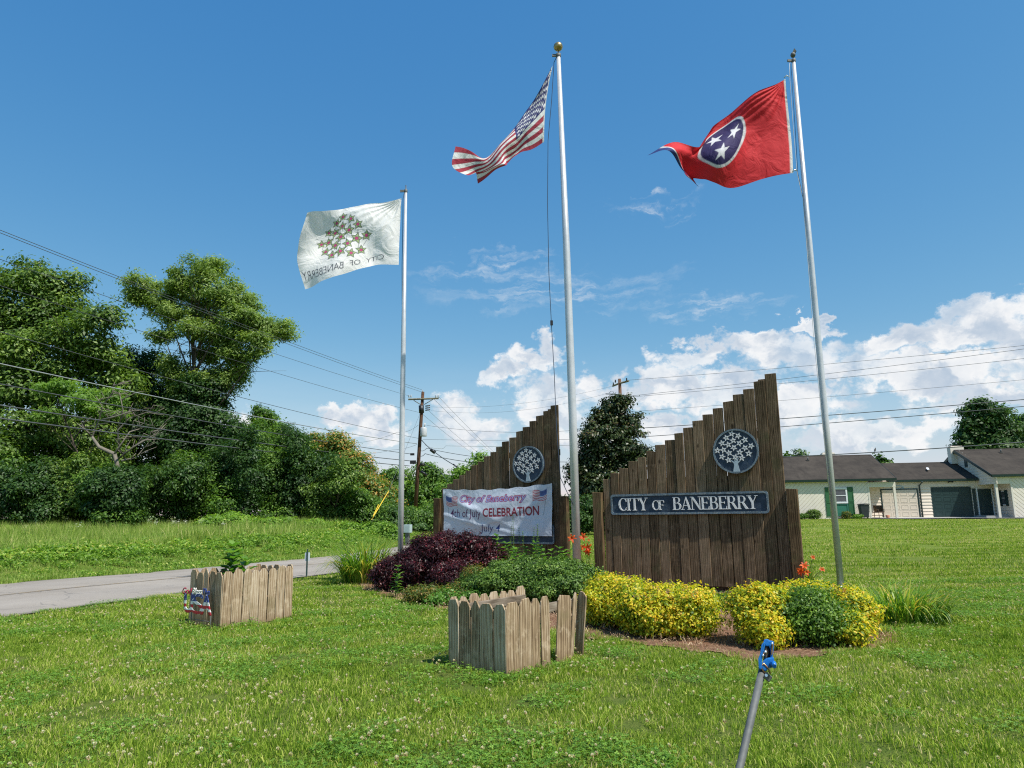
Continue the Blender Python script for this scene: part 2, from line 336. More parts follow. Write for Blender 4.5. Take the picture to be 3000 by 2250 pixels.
# shingle roof
m, n, out = mat('dark_shingle_roof'); tcn = n.new('ShaderNodeTexCoord').outputs['Object']
br = n.new('ShaderNodeTexBrick', {'Vector': tcn, 'Color1': (.044, .038, .033, 1), 'Color2': (.034, .030, .027, 1), 'Mortar': (.022, .02, .02, 1), 'Scale': 1.0, 'Mortar Size': .006, 'Brick Width': .33, 'Row Height': .14}).outputs[0]
c = n.mix(n.rng(n.noise(tcn, .6, 6, .65), .35, .7, 0, 1), br, (.072, .062, .052)); c = n.mix(n.rng(n.noise(n.vm('MULTIPLY', tcn, (2.5, .5, 1)), 1.0, 5, .7), .5, .75, 0, .6), c, (.020, .018, .018))
c = n.mix(n.rng(n.noise(tcn, 60, 2), .4, .6, 0, .25), c, (.10, .09, .08))
b = n.new('ShaderNodeBsdfPrincipled', {'Base Color': c, 'Roughness': .95, 'Specular IOR Level': .04}); n.l.new(b.outputs[0], out.inputs[0]); M['roof'] = m
# ground / lawn soil
m, n, out = mat('lawn_ground'); tcn = n.new('ShaderNodeTexCoord').outputs['Object']
geo = n.new('ShaderNodeSeparateXYZ', {0: tcn})
f1 = n.noise(tcn, .35, 5, .6); f2 = n.noise(tcn, 6, 6, .7); f3 = n.noise(tcn, 60, 3, .6)
c = n.ramp(n.m('ADD', n.m('MULTIPLY', f1, .5), n.m('MULTIPLY', f2, .5)), [(.3, (.09, .15, .016)), (.5, (.16, .24, .028)), (.68, (.27, .33, .06))])
st = n.new('ShaderNodeTexWave', {'Vector': n.vm('MULTIPLY', tcn, (.35, 1, 1)), 'Scale': .33, 'Distortion': 1.6, 'Detail': 2.0}, bands_direction='Y').outputs['Fac']
c = n.mix(n.m('MULTIPLY', st, .40), c, (.30, .34, .08)); c = n.mix(n.m('MULTIPLY', f3, .5), c, (.05, .08, .018))
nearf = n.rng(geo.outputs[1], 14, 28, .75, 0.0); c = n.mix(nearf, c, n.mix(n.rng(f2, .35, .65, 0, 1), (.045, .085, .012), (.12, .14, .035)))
b = n.new('ShaderNodeBsdfPrincipled', {'Base Color': c, 'Roughness': 1.0, 'Specular IOR Level': .1})
n.l.new(n.new('ShaderNodeBump', {'Height': f3, 'Strength': .8, 'Distance': .04}).outputs[0], b.inputs['Normal']); n.l.new(b.outputs[0], out.inputs[0]); M['ground'] = m
# road
m, n, out = mat('worn_asphalt'); tcn = n.new('ShaderNodeTexCoord').outputs['Object']; uv = n.new('ShaderNodeAttribute', attribute_name='across').outputs['Fac']
c = n.mix(n.rng(n.noise(tcn, .5, 6, .65), .35, .65, 0, 1), (.245, .216, .184), (.315, .280, .238))
c = n.mix(n.rng(n.noise(tcn, 90, 2), .55, .7, 0, .6), c, (.13, .125, .118)); c = n.mix(n.rng(n.noise(tcn, 70, 3), .6, .72, 0, .6), c, (.46, .44, .41))
ck = n.new('ShaderNodeTexVoronoi', {'Vector': n.vm('ADD', tcn, n.new('ShaderNodeVectorMath', {0: n.new('ShaderNodeTexNoise', {'Vector': tcn, 'Scale': 1.2}).outputs['Color'], 'Scale': 1.4}, operation='SCALE').outputs['Vector']), 'Scale': .45}, feature='DISTANCE_TO_EDGE').outputs['Distance']
c = n.mix(n.rng(ck, .004, .012, .5, 0.0), c, (.09, .088, .085))
wt = n.m('ABSOLUTE', n.m('SUBTRACT', n.m('ABSOLUTE', n.m('SUBTRACT', uv, .5)), .24)); c = n.mix(n.rng(wt, .03, .12, .22, 0.0, True), c, (.36, .33, .295))
ed = n.m('ABSOLUTE', n.m('SUBTRACT', uv, .5)); c = n.mix(n.rng(n.m('ADD', ed, n.m('MULTIPLY', n.noise(tcn, 3, 5), .05)), .49, .52, 0, .8), c, (.12, .11, .085))
b = n.new('ShaderNodeBsdfPrincipled', {'Base Color': c, 'Roughness': .9, 'Specular IOR Level': .25})
n.l.new(n.new('ShaderNodeBump', {'Height': n.noise(tcn, 120, 3), 'Strength': .5, 'Distance': .006}).outputs[0], b.inputs['Normal']); n.l.new(b.outputs[0], out.inputs[0]); M['road'] = m
m, n, out = mat('faded_yellow_line'); tcn = n.new('ShaderNodeTexCoord').outputs['Object']
c = n.mix(n.rng(n.noise(tcn, 14, 6, .7), .42, .66, 0, 1), (.30, .275, .245), (.42, .29, .13)); b = n.new('ShaderNodeBsdfPrincipled', {'Base Color': c, 'Roughness': .9}); n.l.new(b.outputs[0], out.inputs[0]); M['line'] = m
# mulch
m, n, out = mat('mulch_soil'); tcn = n.new('ShaderNodeTexCoord').outputs['Object']
f = n.noise(tcn, 22, 7, .72, .8); c = n.ramp(f, [(.3, (.07, .035, .02)), (.5, (.21, .12, .075)), (.7, (.40, .28, .18))]); c = n.mix(n.rng(n.noise(tcn, 1.5, 4), .45, .7, 0, .7), c, (.24, .12, .07))
b = n.new('ShaderNodeBsdfPrincipled', {'Base Color': c, 'Roughness': 1.0, 'Specular IOR Level': .1}); n.l.new(n.new('ShaderNodeBump', {'Height': f, 'Strength': 1.0, 'Distance': .03}).outputs[0], b.inputs['Normal']); n.l.new(b.outputs[0], out.inputs[0]); M['mulch'] = m
# foliage
M['oak'] = leafm('broad_green_leaves', [(.0, (.022, .055, .010)), (.45, (.08, .15, .022)), (.8, (.19, .295, .05)), (1, (.36, .45, .12))], .34, big=.35)
M['oakdark'] = leafm('dark_green_leaves', [(.0, (0.013, 0.037, 0.010)), (.5, (0.035, 0.088, 0.020)), (1, (0.094, 0.175, 0.037))])
M['tall'] = leafm('light_green_needles', [(.0, (0.065, 0.117, 0.021)), (.5, (0.169, 0.260, 0.052)), (.85, (0.273, 0.364, 0.085)), (1, (0.390, 0.455, 0.143))], .4)
M['mimosa'] = leafm('yellow_green_fronds', [(.0, (0.075, 0.163, 0.025)), (.5, (0.150, 0.275, 0.044)), (1, (0.250, 0.375, 0.075))], .45)
M['thicket'] = leafm('thicket_leaves', [(.0, (.02, .055, .008)), (.45, (.068, .15, .020)), (.8, (.16, .285, .040)), (1, (.29, .41, .08))], .36, big=.4)
M['orangetip'] = leafm('orange_seed_leaves', [(.0, (0.065, 0.143, 0.026)), (.55, (0.117, 0.221, 0.039)), (.72, (0.468, 0.286, 0.065)), (1, (0.650, 0.312, 0.091))], .35)
M['magnolia'] = leafm('dark_waxy_leaves', [(.0, (.012, .024, .010)), (.55, (.034, .058, .018)), (.8, (.075, .095, .026)), (1, (.13, .065, .04))], .15, .4)
M['maple'] = leafm('deep_green_leaves', [(.0, (0.014, 0.042, 0.010)), (.5, (0.042, 0.102, 0.018)), (1, (0.120, 0.204, 0.036))], .3)
M['spirea'] = leafm('golden_leaves', [(.0, (.04, .09, .010)), (.25, (.15, .25, .016)), (.45, (.42, .46, .024)), (.68, (.70, .58, .032)), (.88, (.78, .50, .045)), (1, (.60, .26, .07))], .38, big=4.5)
M['blossom'] = leafm('pink_blossom', [(0, (.45, .16, .20)), (.6, (.60, .30, .30)), (1, (.5, .3, .22))], .3)
M['greenbush'] = leafm('deep_green_small_leaves', [(0, (.022, .06, .010)), (.5, (.085, .18, .022)), (1, (.26, .40, .05))], .34, big=4)
M['holly'] = leafm('glossy_holly_leaves', [(0, (.02, .05, .010)), (.5, (.08, .16, .024)), (.85, (.18, .29, .05)), (1, (.34, .44, .12))], .25, .5, big=1.5, spec=.3)
M['barberry'] = leafm('purple_leaves', [(0, (.012, .005, .006)), (.5, (.036, .010, .013)), (.8, (.10, .018, .024)), (1, (.30, .035, .045))], .22, .45, big=1.2)
M['phlox'] = leafm('fresh_green_leaves', [(0, (0.057, 0.149, 0.023)), (.6, (0.115, 0.253, 0.034)), (1, (0.230, 0.380, 0.081))], .4, .4)
M['lilyleaf'] = leafm('strap_leaves', [(0, (.05, .13, .015)), (.5, (.15, .29, .03)), (.8, (.30, .40, .06)), (1, (.62, .42, .08))], .4, .45)
M['lilyorange'] = leafm('orange_petals', [(0, (.35, .03, .01)), (.5, (.65, .09, .015)), (1, (.80, .20, .03))], .35, .5)
M['rust'] = leafm('rusty_weeds', [(0, (.05, .10, .02)), (.45, (.10, .16, .03)), (.75, (.26, .17, .035)), (1, (.40, .22, .05))], .35)
M['grass'] = leafm('grass_blades', [(0, (.08, .15, .012)), (.4, (.20, .31, .030)), (.75, (.34, .44, .060)), (.92, (.50, .50, .14)), (1, (.60, .50, .26))], .34, .6, big=.45, spec=.12, turf=True)
M['clover'] = leafm('clover_leaves', [(0, (.06, .15, .015)), (.6, (.14, .28, .03)), (1, (.24, .40, .06))], .3, .6, big=.5)
M['head'] = leafm('clover_heads', [(0, (0.345, 0.184, 0.092)), (.35, (0.667, 0.575, 0.391)), (1, (0.850, 0.850, 0.759))], .3, .8, big=.5)
M['weed'] = leafm('bank_weeds', [(0, (0.062, 0.138, 0.018)), (.5, (0.156, 0.288, 0.033)), (.85, (0.263, 0.413, 0.056)), (1, (0.475, 0.463, 0.112))], .4, .5, big=.35)
M['field'] = leafm('field_grass', [(0, (0.126, 0.196, 0.028)), (.5, (0.252, 0.371, 0.059)), (.85, (0.392, 0.490, 0.112)), (1, (0.672, 0.588, 0.280))], .4, .6, big=.22)
M['umbel'] = leafm('white_umbels', [(0, (.55, .56, .45)), (1, (.85, .85, .78))], .3, .8)
M['straw'] = leafm('straw_chips', [(0, (.12, .06, .035)), (.6, (.34, .22, .13)), (1, (.58, .45, .30))], .1, .9)
M['berryred'] = leafm('red_flowers', [(0, (.5, .08, .08)), (1, (.7, .25, .25))], .3, .6)
def vcol(name, trans=.35, rough=.7, bump=.15, bs=3.0):
    m, n, out = mat(name); c = n.new('ShaderNodeAttribute', attribute_name='print').outputs['Color']; tcn = n.new('ShaderNodeTexCoord').outputs['Object']
    b = n.new('ShaderNodeBsdfPrincipled', {'Base Color': c, 'Roughness': rough, 'Specular IOR Level': .4})
    n.l.new(n.new('ShaderNodeBump', {'Height': n.noise(tcn, bs, 4, .5, 1.0), 'Strength': bump, 'Distance': .1}).outputs[0], b.inputs['Normal'])
    if trans:
        t = n.new('ShaderNodeBsdfTranslucent', {'Color': c}); mx = n.new('ShaderNodeMixShader', {0: trans, 1: b.outputs[0], 2: t.outputs[0]}); n.l.new(mx.outputs[0], out.inputs[0])
    else: n.l.new(b.outputs[0], out.inputs[0])
    return m
M['flagcloth'] = vcol('printed_flag_cloth', .30, .75, .5, 2.6); M['vinyl'] = vcol('printed_vinyl', .10, .32, .35, 2.2); M['metalprint'] = vcol('painted_metal', 0, .45, 0)

# ------------------------------------------------------------------ GROUND, ROAD
def axis(a, b, st, far, g=1.22):
    c = list(np.arange(a, b + 1e-6, st)); s = st; v = b
    while v < far: s *= g; v += s; c.append(v)
    s = st; v = a; L = []
    while v > -far: s *= g; v -= s; L.append(v)
    return np.array(L[::-1] + c)
xs = axis(-30, 46, .5, 2500); ys = axis(-6, 64, .5, 2500)
XX, YY = np.meshgrid(xs, ys); ZZ = TZ(XX, YY); V = np.stack([XX, YY, ZZ], -1).reshape(-1, 3)
nx, ny = len(xs), len(ys); ii, jj = np.meshgrid(np.arange(nx - 1), np.arange(ny - 1)); a0 = (jj * nx + ii).ravel()
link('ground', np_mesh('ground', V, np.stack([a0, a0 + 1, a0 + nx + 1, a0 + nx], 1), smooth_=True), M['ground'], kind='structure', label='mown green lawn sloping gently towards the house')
def resample(pts, n):
    pts = np.array(pts, float); t = np.concatenate([[0], np.cumsum(np.hypot(*np.diff(pts, axis=0).T))]); q = np.linspace(0, t[-1], n) if np.isscalar(n) else n * t[-1]
    return np.stack([np.interp(q, t, pts[:, 0]), np.interp(q, t, pts[:, 1])], 1)
def smoothline(pts, n):
    r = resample(pts, n)
    for _ in range(10): r[1:-1] = .25 * r[:-2] + .5 * r[1:-1] + .25 * r[2:]
    return r
NR = 260; tt = np.linspace(0, 1, NR) ** 1.8
ne = smoothline(NEAR_E, tt); fe = smoothline(FAR_E, tt)
def strip(name, a, b, na, lift, m, acr=(0, 1), **k):
    w = np.linspace(0, 1, na)[None, :, None]; pt = a[:, None] * (1 - w) + b[:, None] * w
    Z = TZ(pt[..., 0], pt[..., 1]) + lift; V = np.concatenate([pt, Z[..., None]], -1).reshape(-1, 3)
    i, j = np.meshgrid(np.arange(na - 1), np.arange(len(a) - 1)); q = (j * na + i).ravel()
    me = np_mesh(name, V, np.stack([q, q + 1, q + na + 1, q + na], 1), smooth_=True)
    at = me.attributes.new('across', 'FLOAT', 'POINT'); at.data.foreach_set('value', np.tile(np.linspace(acr[0], acr[1], na), len(a)).astype(np.float32))
    return link(name, me, m, **k)
jit = (rng.random((NR, 2)) - .5) * .10
strip('road', ne + jit, fe, 14, .02, M['road'], kind='structure', label='pale grey two-lane asphalt road curving past the lawn')
ctr = ne * .5 + fe * .5; dr = fe - ne; dr /= np.linalg.norm(dr, axis=1)[:, None]
strip('road_marking', ctr - dr * .13, ctr - dr * .04, 2, .026, M['line'], kind='structure')
strip('road_marking', ctr + dr * .04, ctr + dr * .13, 2, .026, M['line'], kind='structure')

BEDPX = [(985, 1697), (1035, 1722), (1100, 1742), (1180, 1765), (1290, 1785), (1420, 1805), (1560, 1830), (1650, 1856), (1720, 1872), (1800, 1876), (1900, 1893), (2000, 1908), (2120, 1925), (2260, 1937), (2380, 1930), (2480, 1912), (2580, 1900), (2640, 1882), (2640, 1862), (2570, 1835), (2500, 1780), (2380, 1735), (2100, 1712), (1800, 1705), (1640, 1700), (1300, 1680), (1120, 1676)]
BED = np.array([GP(*p)[:2] for p in BEDPX])
def inpoly(x, y, poly):
    r = np.zeros(np.shape(x), bool); j = len(poly) - 1
    for i in range(len(poly)):
        xi, yi = poly[i]; xj, yj = poly[j]
        c = ((yi > y) != (yj > y)) & (x < (xj - xi) * (y - yi) / (yj - yi + 1e-12) + xi); r ^= c; j = i
    return r
cen = BED.mean(0); g = np.arange(-6, 10, .06); gx, gy = np.meshgrid(g, np.arange(6, 20, .06))
wob = .10 * np.sin(gx * 9 + gy * 5) * np.sin(gy * 7 - gx * 3)
ins = inpoly(gx + wob, gy + wob * .6, BED)
vid = -np.ones(gx.shape, int); q = ins[:-1, :-1] & ins[1:, :-1] & ins[:-1, 1:] & ins[1:, 1:]
use = np.zeros(gx.shape, bool); use[:-1, :-1] |= q; use[1:, :-1] |= q; use[:-1, 1:] |= q; use[1:, 1:] |= q
vid[use] = np.arange(use.sum()); bx, by = gx[use], gy[use]
bz = TZ(bx, by) + .004 + .012 * rng.random(len(bx)); J, I = np.nonzero(q)
link('mulch_bed', np_mesh('mulch_bed', np.stack([bx, by, bz], 1), np.stack([vid[J, I], vid[J, I + 1], vid[J + 1, I + 1], vid[J + 1, I]], 1), smooth_=True), M['mulch'], kind='structure', label='curved flower bed of brown straw mulch')

# ------------------------------------------------------------------ TEXT + PRINT CANVAS
def text_mesh(body, size=1, shear=0.0, offset=0.0, extrude=0.0, res=6, bevel_=0.0):
    c = bpy.data.curves.new('txt', 'FONT'); c.body = body; c.size = size; c.shear = shear; c.offset = offset; c.extrude = extrude; c.resolution_u = res; c.bevel_depth = bevel_
    o = bpy.data.objects.new('txt', c); COL.objects.link(o); dg = bpy.context.evaluated_depsgraph_get(); dg.update()
    me = bpy.data.meshes.new_from_object(o.evaluated_get(dg)); bpy.data.objects.remove(o); bpy.data.curves.remove(c); return me
def text_tris(body, **k):
    me = text_mesh(body, **k); me.calc_loop_triangles(); v = np.empty(len(me.vertices) * 3, np.float32); me.vertices.foreach_get('co', v); v = v.reshape(-1, 3)[:, :2]
    t = np.empty(len(me.loop_triangles) * 3, np.int32); me.loop_triangles.foreach_get('vertices', t); bpy.data.meshes.remove(me); return v[t.reshape(-1, 3)].astype(float)
class Canvas:
    def __init__(s, w, h, col): s.w, s.h = w, h; s.a = np.empty((h, w, 3)); s.a[:] = col; s.X, s.Y = np.meshgrid((np.arange(w) + .5) / w, (np.arange(h) + .5) / h)
    def tris(s, T, col):                                            # triangles in 0..1 coords, v down
        T = T * np.array([s.w, s.h])
        for t in T:
            x0, y0 = np.floor(t.min(0)).astype(int); x1, y1 = np.ceil(t.max(0)).astype(int) + 1
            x0, y0 = max(x0, 0), max(y0, 0); x1, y1 = min(x1, s.w), min(y1, s.h)
            if x1 <= x0 or y1 <= y0: continue
            X, Y = np.meshgrid(np.arange(x0, x1) + .5, np.arange(y0, y1) + .5); (ax, ay), (bx_, by_), (cx, cy) = t
            e1 = (bx_ - ax) * (Y - ay) - (by_ - ay) * (X - ax); e2 = (cx - bx_) * (Y - by_) - (cy - by_) * (X - bx_); e3 = (ax - cx) * (Y - cy) - (ay - cy) * (X - cx)
            m_ = ((e1 >= 0) & (e2 >= 0) & (e3 >= 0)) | ((e1 <= 0) & (e2 <= 0) & (e3 <= 0)); s.a[y0:y1, x0:x1][m_] = col
    def text(s, body, u0, u1, vbase, cap, col, **k):                 # fitted to u0..u1, cap height in v
        T = text_tris(body, **k); mn, mx = T.reshape(-1, 2).min(0), T.reshape(-1, 2).max(0)
        base = text_tris('H')[..., 1]; ch = base.max()
        T[..., 0] = u0 + (T[..., 0] - mn[0]) / (mx[0] - mn[0]) * (u1 - u0); T[..., 1] = vbase - T[..., 1] / ch * cap; s.tris(T, col)
    def star(s, cu, cv, ru, rv, col, rot=0, inner=.39, n=5):
        p = [(cu + ru * (1 if i % 2 == 0 else inner) * math.sin(math.pi * i / n + rot), cv - rv * (1 if i % 2 == 0 else inner) * math.cos(math.pi * i / n + rot)) for i in range(2 * n)]
        s.tris(np.array([[(cu, cv), p[i], p[(i + 1) % (2 * n)]] for i in range(2 * n)]), col)
    def ell(s, cu, cv, ru, rv, col): s.a[((s.X - cu) / ru) ** 2 + ((s.Y - cv) / rv) ** 2 < 1] = col
    def line(s, p, q_, wu, wv, col):
        dx, dy = q_[0] - p[0], q_[1] - p[1]; L = math.hypot(dx / wu, dy / wv) or 1; nx_, ny_ = -dy / wv / L * wu, dx / wu / L * wv
        a_, b_, c_, d_ = (p[0] + nx_, p[1] + ny_), (p[0] - nx_, p[1] - ny_), (q_[0] - nx_, q_[1] - ny_), (q_[0] + nx_, q_[1] + ny_); s.tris(np.array([[a_, b_, c_], [a_, c_, d_]]), col)
    def down(s, nu, nv):                                            # box average onto an nu x nv vertex grid
        fu, fv = s.w // nu, s.h // nv; return s.a[:nv * fv, :nu * fu].reshape(nv, fv, nu, fu, 3).mean((1, 3))
def catmull(C, t):                                                   # C [k,...], t in 0..1 (array) uniform
    k = len(C); x = np.clip(t, 0, 1) * (k - 1); i = np.minimum(x.astype(int), k - 2); f = (x - i)[:, None, None]
    g_ = lambda j: C[np.clip(j, 0, k - 1)]
    p0 = np.where((i > 0)[:, None, None], g_(i - 1), 2 * g_(i) - g_(i + 1)); p1, p2 = g_(i), g_(i + 1); p3 = np.where((i + 2 < k)[:, None, None], g_(i + 2), 2 * p2 - p1)
    return .5 * ((2 * p1) + (-p0 + p2) * f + (2 * p0 - 5 * p1 + 4 * p2 - p3) * f ** 2 + (-p0 + 3 * p1 - 3 * p2 + p3) * f ** 3)
def net_surface(cols, us, nu, nv):                                   # cols [k][5] of 3-D points at given u
    C = np.array(cols, float); C = C.transpose(1, 0, 2); C = catmull(C, np.linspace(0, 1, nv)).transpose(1, 0, 2)
    t = np.interp(np.linspace(0, 1, nu), us, np.linspace(0, 1, len(us))); return catmull(C, t).transpose(1, 0, 2)  # [nv,nu,3]
def print_grid(name, Pn, colr, m, parent=None, thick=0.0, **k):
    nv, nu = Pn.shape[:2]; i, j = np.meshgrid(np.arange(nu - 1), np.arange(nv - 1)); q_ = (j * nu + i).ravel()
    me = np_mesh(name, Pn.reshape(-1, 3), np.stack([q_, q_ + nu, q_ + nu + 1, q_ + 1], 1), smooth_=True)
    at = me.color_attributes.new('print', 'FLOAT_COLOR', 'POINT'); at.data.foreach_set('color', np.concatenate([colr.reshape(-1, 3), np.ones((nu * nv, 1))], 1).astype(np.float32).ravel())
    return link(name, me, m, parent, **k)
# ------------------------------------------------------------------ SERIF LETTERS (carved sign)
def arc(cx, cy, ro, so_, ri, si, a0, a1, n=18):                       # band between two ellipses, list of quads
    out = []
    for i in range(n):
        t0, t1 = a0 + (a1 - a0) * i / n, a0 + (a1 - a0) * (i + 1) / n
        out.append([(cx + ro * math.cos(t0), cy + so_ * math.sin(t0)), (cx + ro * math.cos(t1), cy + so_ * math.sin(t1)), (cx + ri * math.cos(t1), cy + si * math.sin(t1)), (cx + ri * math.cos(t0), cy + si * math.sin(t0))])
    return out
def bx4(x0, y0, x1, y1): return [(x0, y0), (x1, y0), (x1, y1), (x0, y1)]
def stem(x, w=.15, top=True, bot=True, h=1.0):
    r = [bx4(x, 0, x + w, h)]
    if bot: r += [[(x - .085, 0), (x + w + .085, 0), (x + w + .085, .028), (x + w, .065), (x, .065), (x - .085, .028)]]
    if top: r += [[(x - .085, h), (x - .085, h - .028), (x, h - .065), (x + w, h - .065), (x + w + .085, h - .028), (x + w + .085, h)]]
    return r
PI = math.pi
def glyph(c):
    if c == 'I': return stem(.1), .36
    if c == 'T': return [bx4(.04, .945, .72, 1), bx4(.30, 0, .46, .95), [(.2, 0), (.56, 0), (.56, .028), (.46, .065), (.30, .065), (.2, .028)], [(.0, .74), (.035, .74), (.11, .95), (.04, 1)], [(.725, .74), (.76, .74), (.72, 1), (.65, .95)]], .76
    if c == 'Y': return [[(.06, .97), (.25, .97), (.46, .46), (.32, .42)], [(.64, .97), (.70, .97), (.45, .46), (.40, .5)], bx4(.31, 0, .46, .47), [(.21, 0), (.56, 0), (.56, .028), (.46, .065), (.31, .065), (.21, .028)], bx4(-.02, .955, .32, 1), bx4(.54, .955, .80, 1)], .78
    if c == 'C': return arc(.44, .5, .42, .52, .27, .465, R_(52), R_(308), 26) + [[(.66, .70), (.70, .70), (.70, 1.0), (.665, 1.0), (.60, .86)], [(.67, .26), (.70, .24), (.62, .07), (.58, .1)]], .76
    if c == 'O': return arc(.44, .5, .44, .52, .275, .465, 0, 2 * PI, 36), .88
    if c == 'F': return stem(.1) + [bx4(.2, .945, .62, 1), bx4(.2, .49, .50, .54), [(.585, .76), (.62, .76), (.62, 1), (.54, .95)], bx4(.47, .42, .50, .61)], .66
    if c == 'E': return stem(.1) + [bx4(.2, .945, .64, 1), bx4(.2, .49, .50, .54), bx4(.2, 0, .66, .055), [(.605, .76), (.64, .76), (.64, 1), (.56, .95)], [(.64, .25), (.685, .25), (.66, 0), (.58, .05)], bx4(.48, .42, .51, .61)], .72
    if c == 'B': return stem(.1) + [bx4(.2, .95, .42, 1), bx4(.2, .50, .44, .55), bx4(.2, 0, .42, .05)] + arc(.40, .765, .24, .235, .115, .19, -PI / 2, PI / 2, 12) + arc(.42, .27, .29, .27, .14, .22, -PI / 2, PI / 2, 12), .76
    if c == 'R': return stem(.1) + [bx4(.2, .95, .42, 1), bx4(.2, .48, .42, .53), [(.36, .49), (.50, .52), (.80, .05), (.66, 0), (.62, .02)], bx4(.66, 0, .88, .045)] + arc(.40, .745, .26, .255, .125, .21, -PI / 2, PI / 2, 12), .84
    if c == 'A': return [[(.09, .03), (.15, .03), (.43, .92), (.40, 1.0)], [(.40, 1.02), (.46, 1.02), (.76, .03), (.60, .03), (.37, .88)], bx4(.2, .31, .60, .36), bx4(-.02, 0, .27, .045), bx4(.52, 0, .86, .045)], .84
    if c == 'N': return [bx4(.11, .02, .165, .98), [(.06, 1), (.24, 1), (.76, .12), (.76, -.02), (.70, -.02)], bx4(.70, 0, .755, .98), bx4(.0, 0, .27, .045), bx4(-.02, .955, .2, 1), bx4(.60, .955, .86, 1)], .86
def glyph_mesh(c, size, th):
    polys, w = glyph(c); mb = MB()
    for i, p in enumerate(polys): mb.prism([(x * size, y * size) for x, y in p], 0, -(th + .0004 * (i % 7)))
    return mb.mesh('letter'), w * size
GM = {}
def rrect(x0, z0, x1, z1, r, n=5):
    p = []
    for cx, cz, a in ((x1 - r, z1 - r, 0), (x0 + r, z1 - r, 90), (x0 + r, z0 + r, 180), (x1 - r, z0 + r, 270)):
        for i in range(n + 1): t = R_(a + 90 * i / n); p.append((cx + r * math.cos(t), cz + r * math.sin(t)))
    return p
def frame_ring(mb, outer, inner, a, b):
    n = len(outer); vs = [(u, a, z) for u, z in outer] + [(u, a, z) for u, z in inner] + [(u, b, z) for u, z in outer] + [(u, b, z) for u, z in inner]; fs = []
    for i in range(n):
        j = (i + 1) % n; fs += [(i, j, j + n, i + n), (i + 2 * n, i + 3 * n, j + 3 * n, j + 2 * n), (i, i + 2 * n, j + 2 * n, j), (i + n, j + n, j + 3 * n, i + 3 * n)]
    mb.add(vs, fs)

# ------------------------------------------------------------------ THE TWO STEPPED SIGNS
board_me = None
def board(w, h, th, seed):
    r = random.Random(seed); mb = MB(); j = lambda a: r.uniform(-a, a)
    mb.prism([(0, 0), (w, 0), (w + j(.002), h + j(.008)), (j(.002), h + j(.008))], 0, th); return bevel(mb.mesh('board'), .0045)
RS = Fr(P(1742, 1700, 14.6)[:2], P(2325, 1700, 12.8)[:2]); LS = Fr(P(1272, 1700, 18.4)[:2], P(1655, 1700, 16.3)[:2])
zo = lambda u, v: (1700 + u / 2.3706, 1060 + v / 2.3706); zl = lambda u, v: (1200 + u / 2.764, 1080 + v / 2.764)
tops = [820, 773, 737, 698, 658, 620, 580, 541, 498, 455, 410, 366, 322, 276, 229, 181, 131, 86]; xr = [213, 272, 337, 401, 461, 523, 589, 656, 716, 781, 852, 923, 994, 1064, 1136, 1209, 1286, 1364]
edges = [RS.hit(*zo(162, 900))[0]] + [RS.hit(*zo(x, t + 20))[0] for x, t in zip(xr, tops)]
tz_ = [RS.hit(*zo(xr[i] - 30, tops[i]))[1] for i in range(18)]
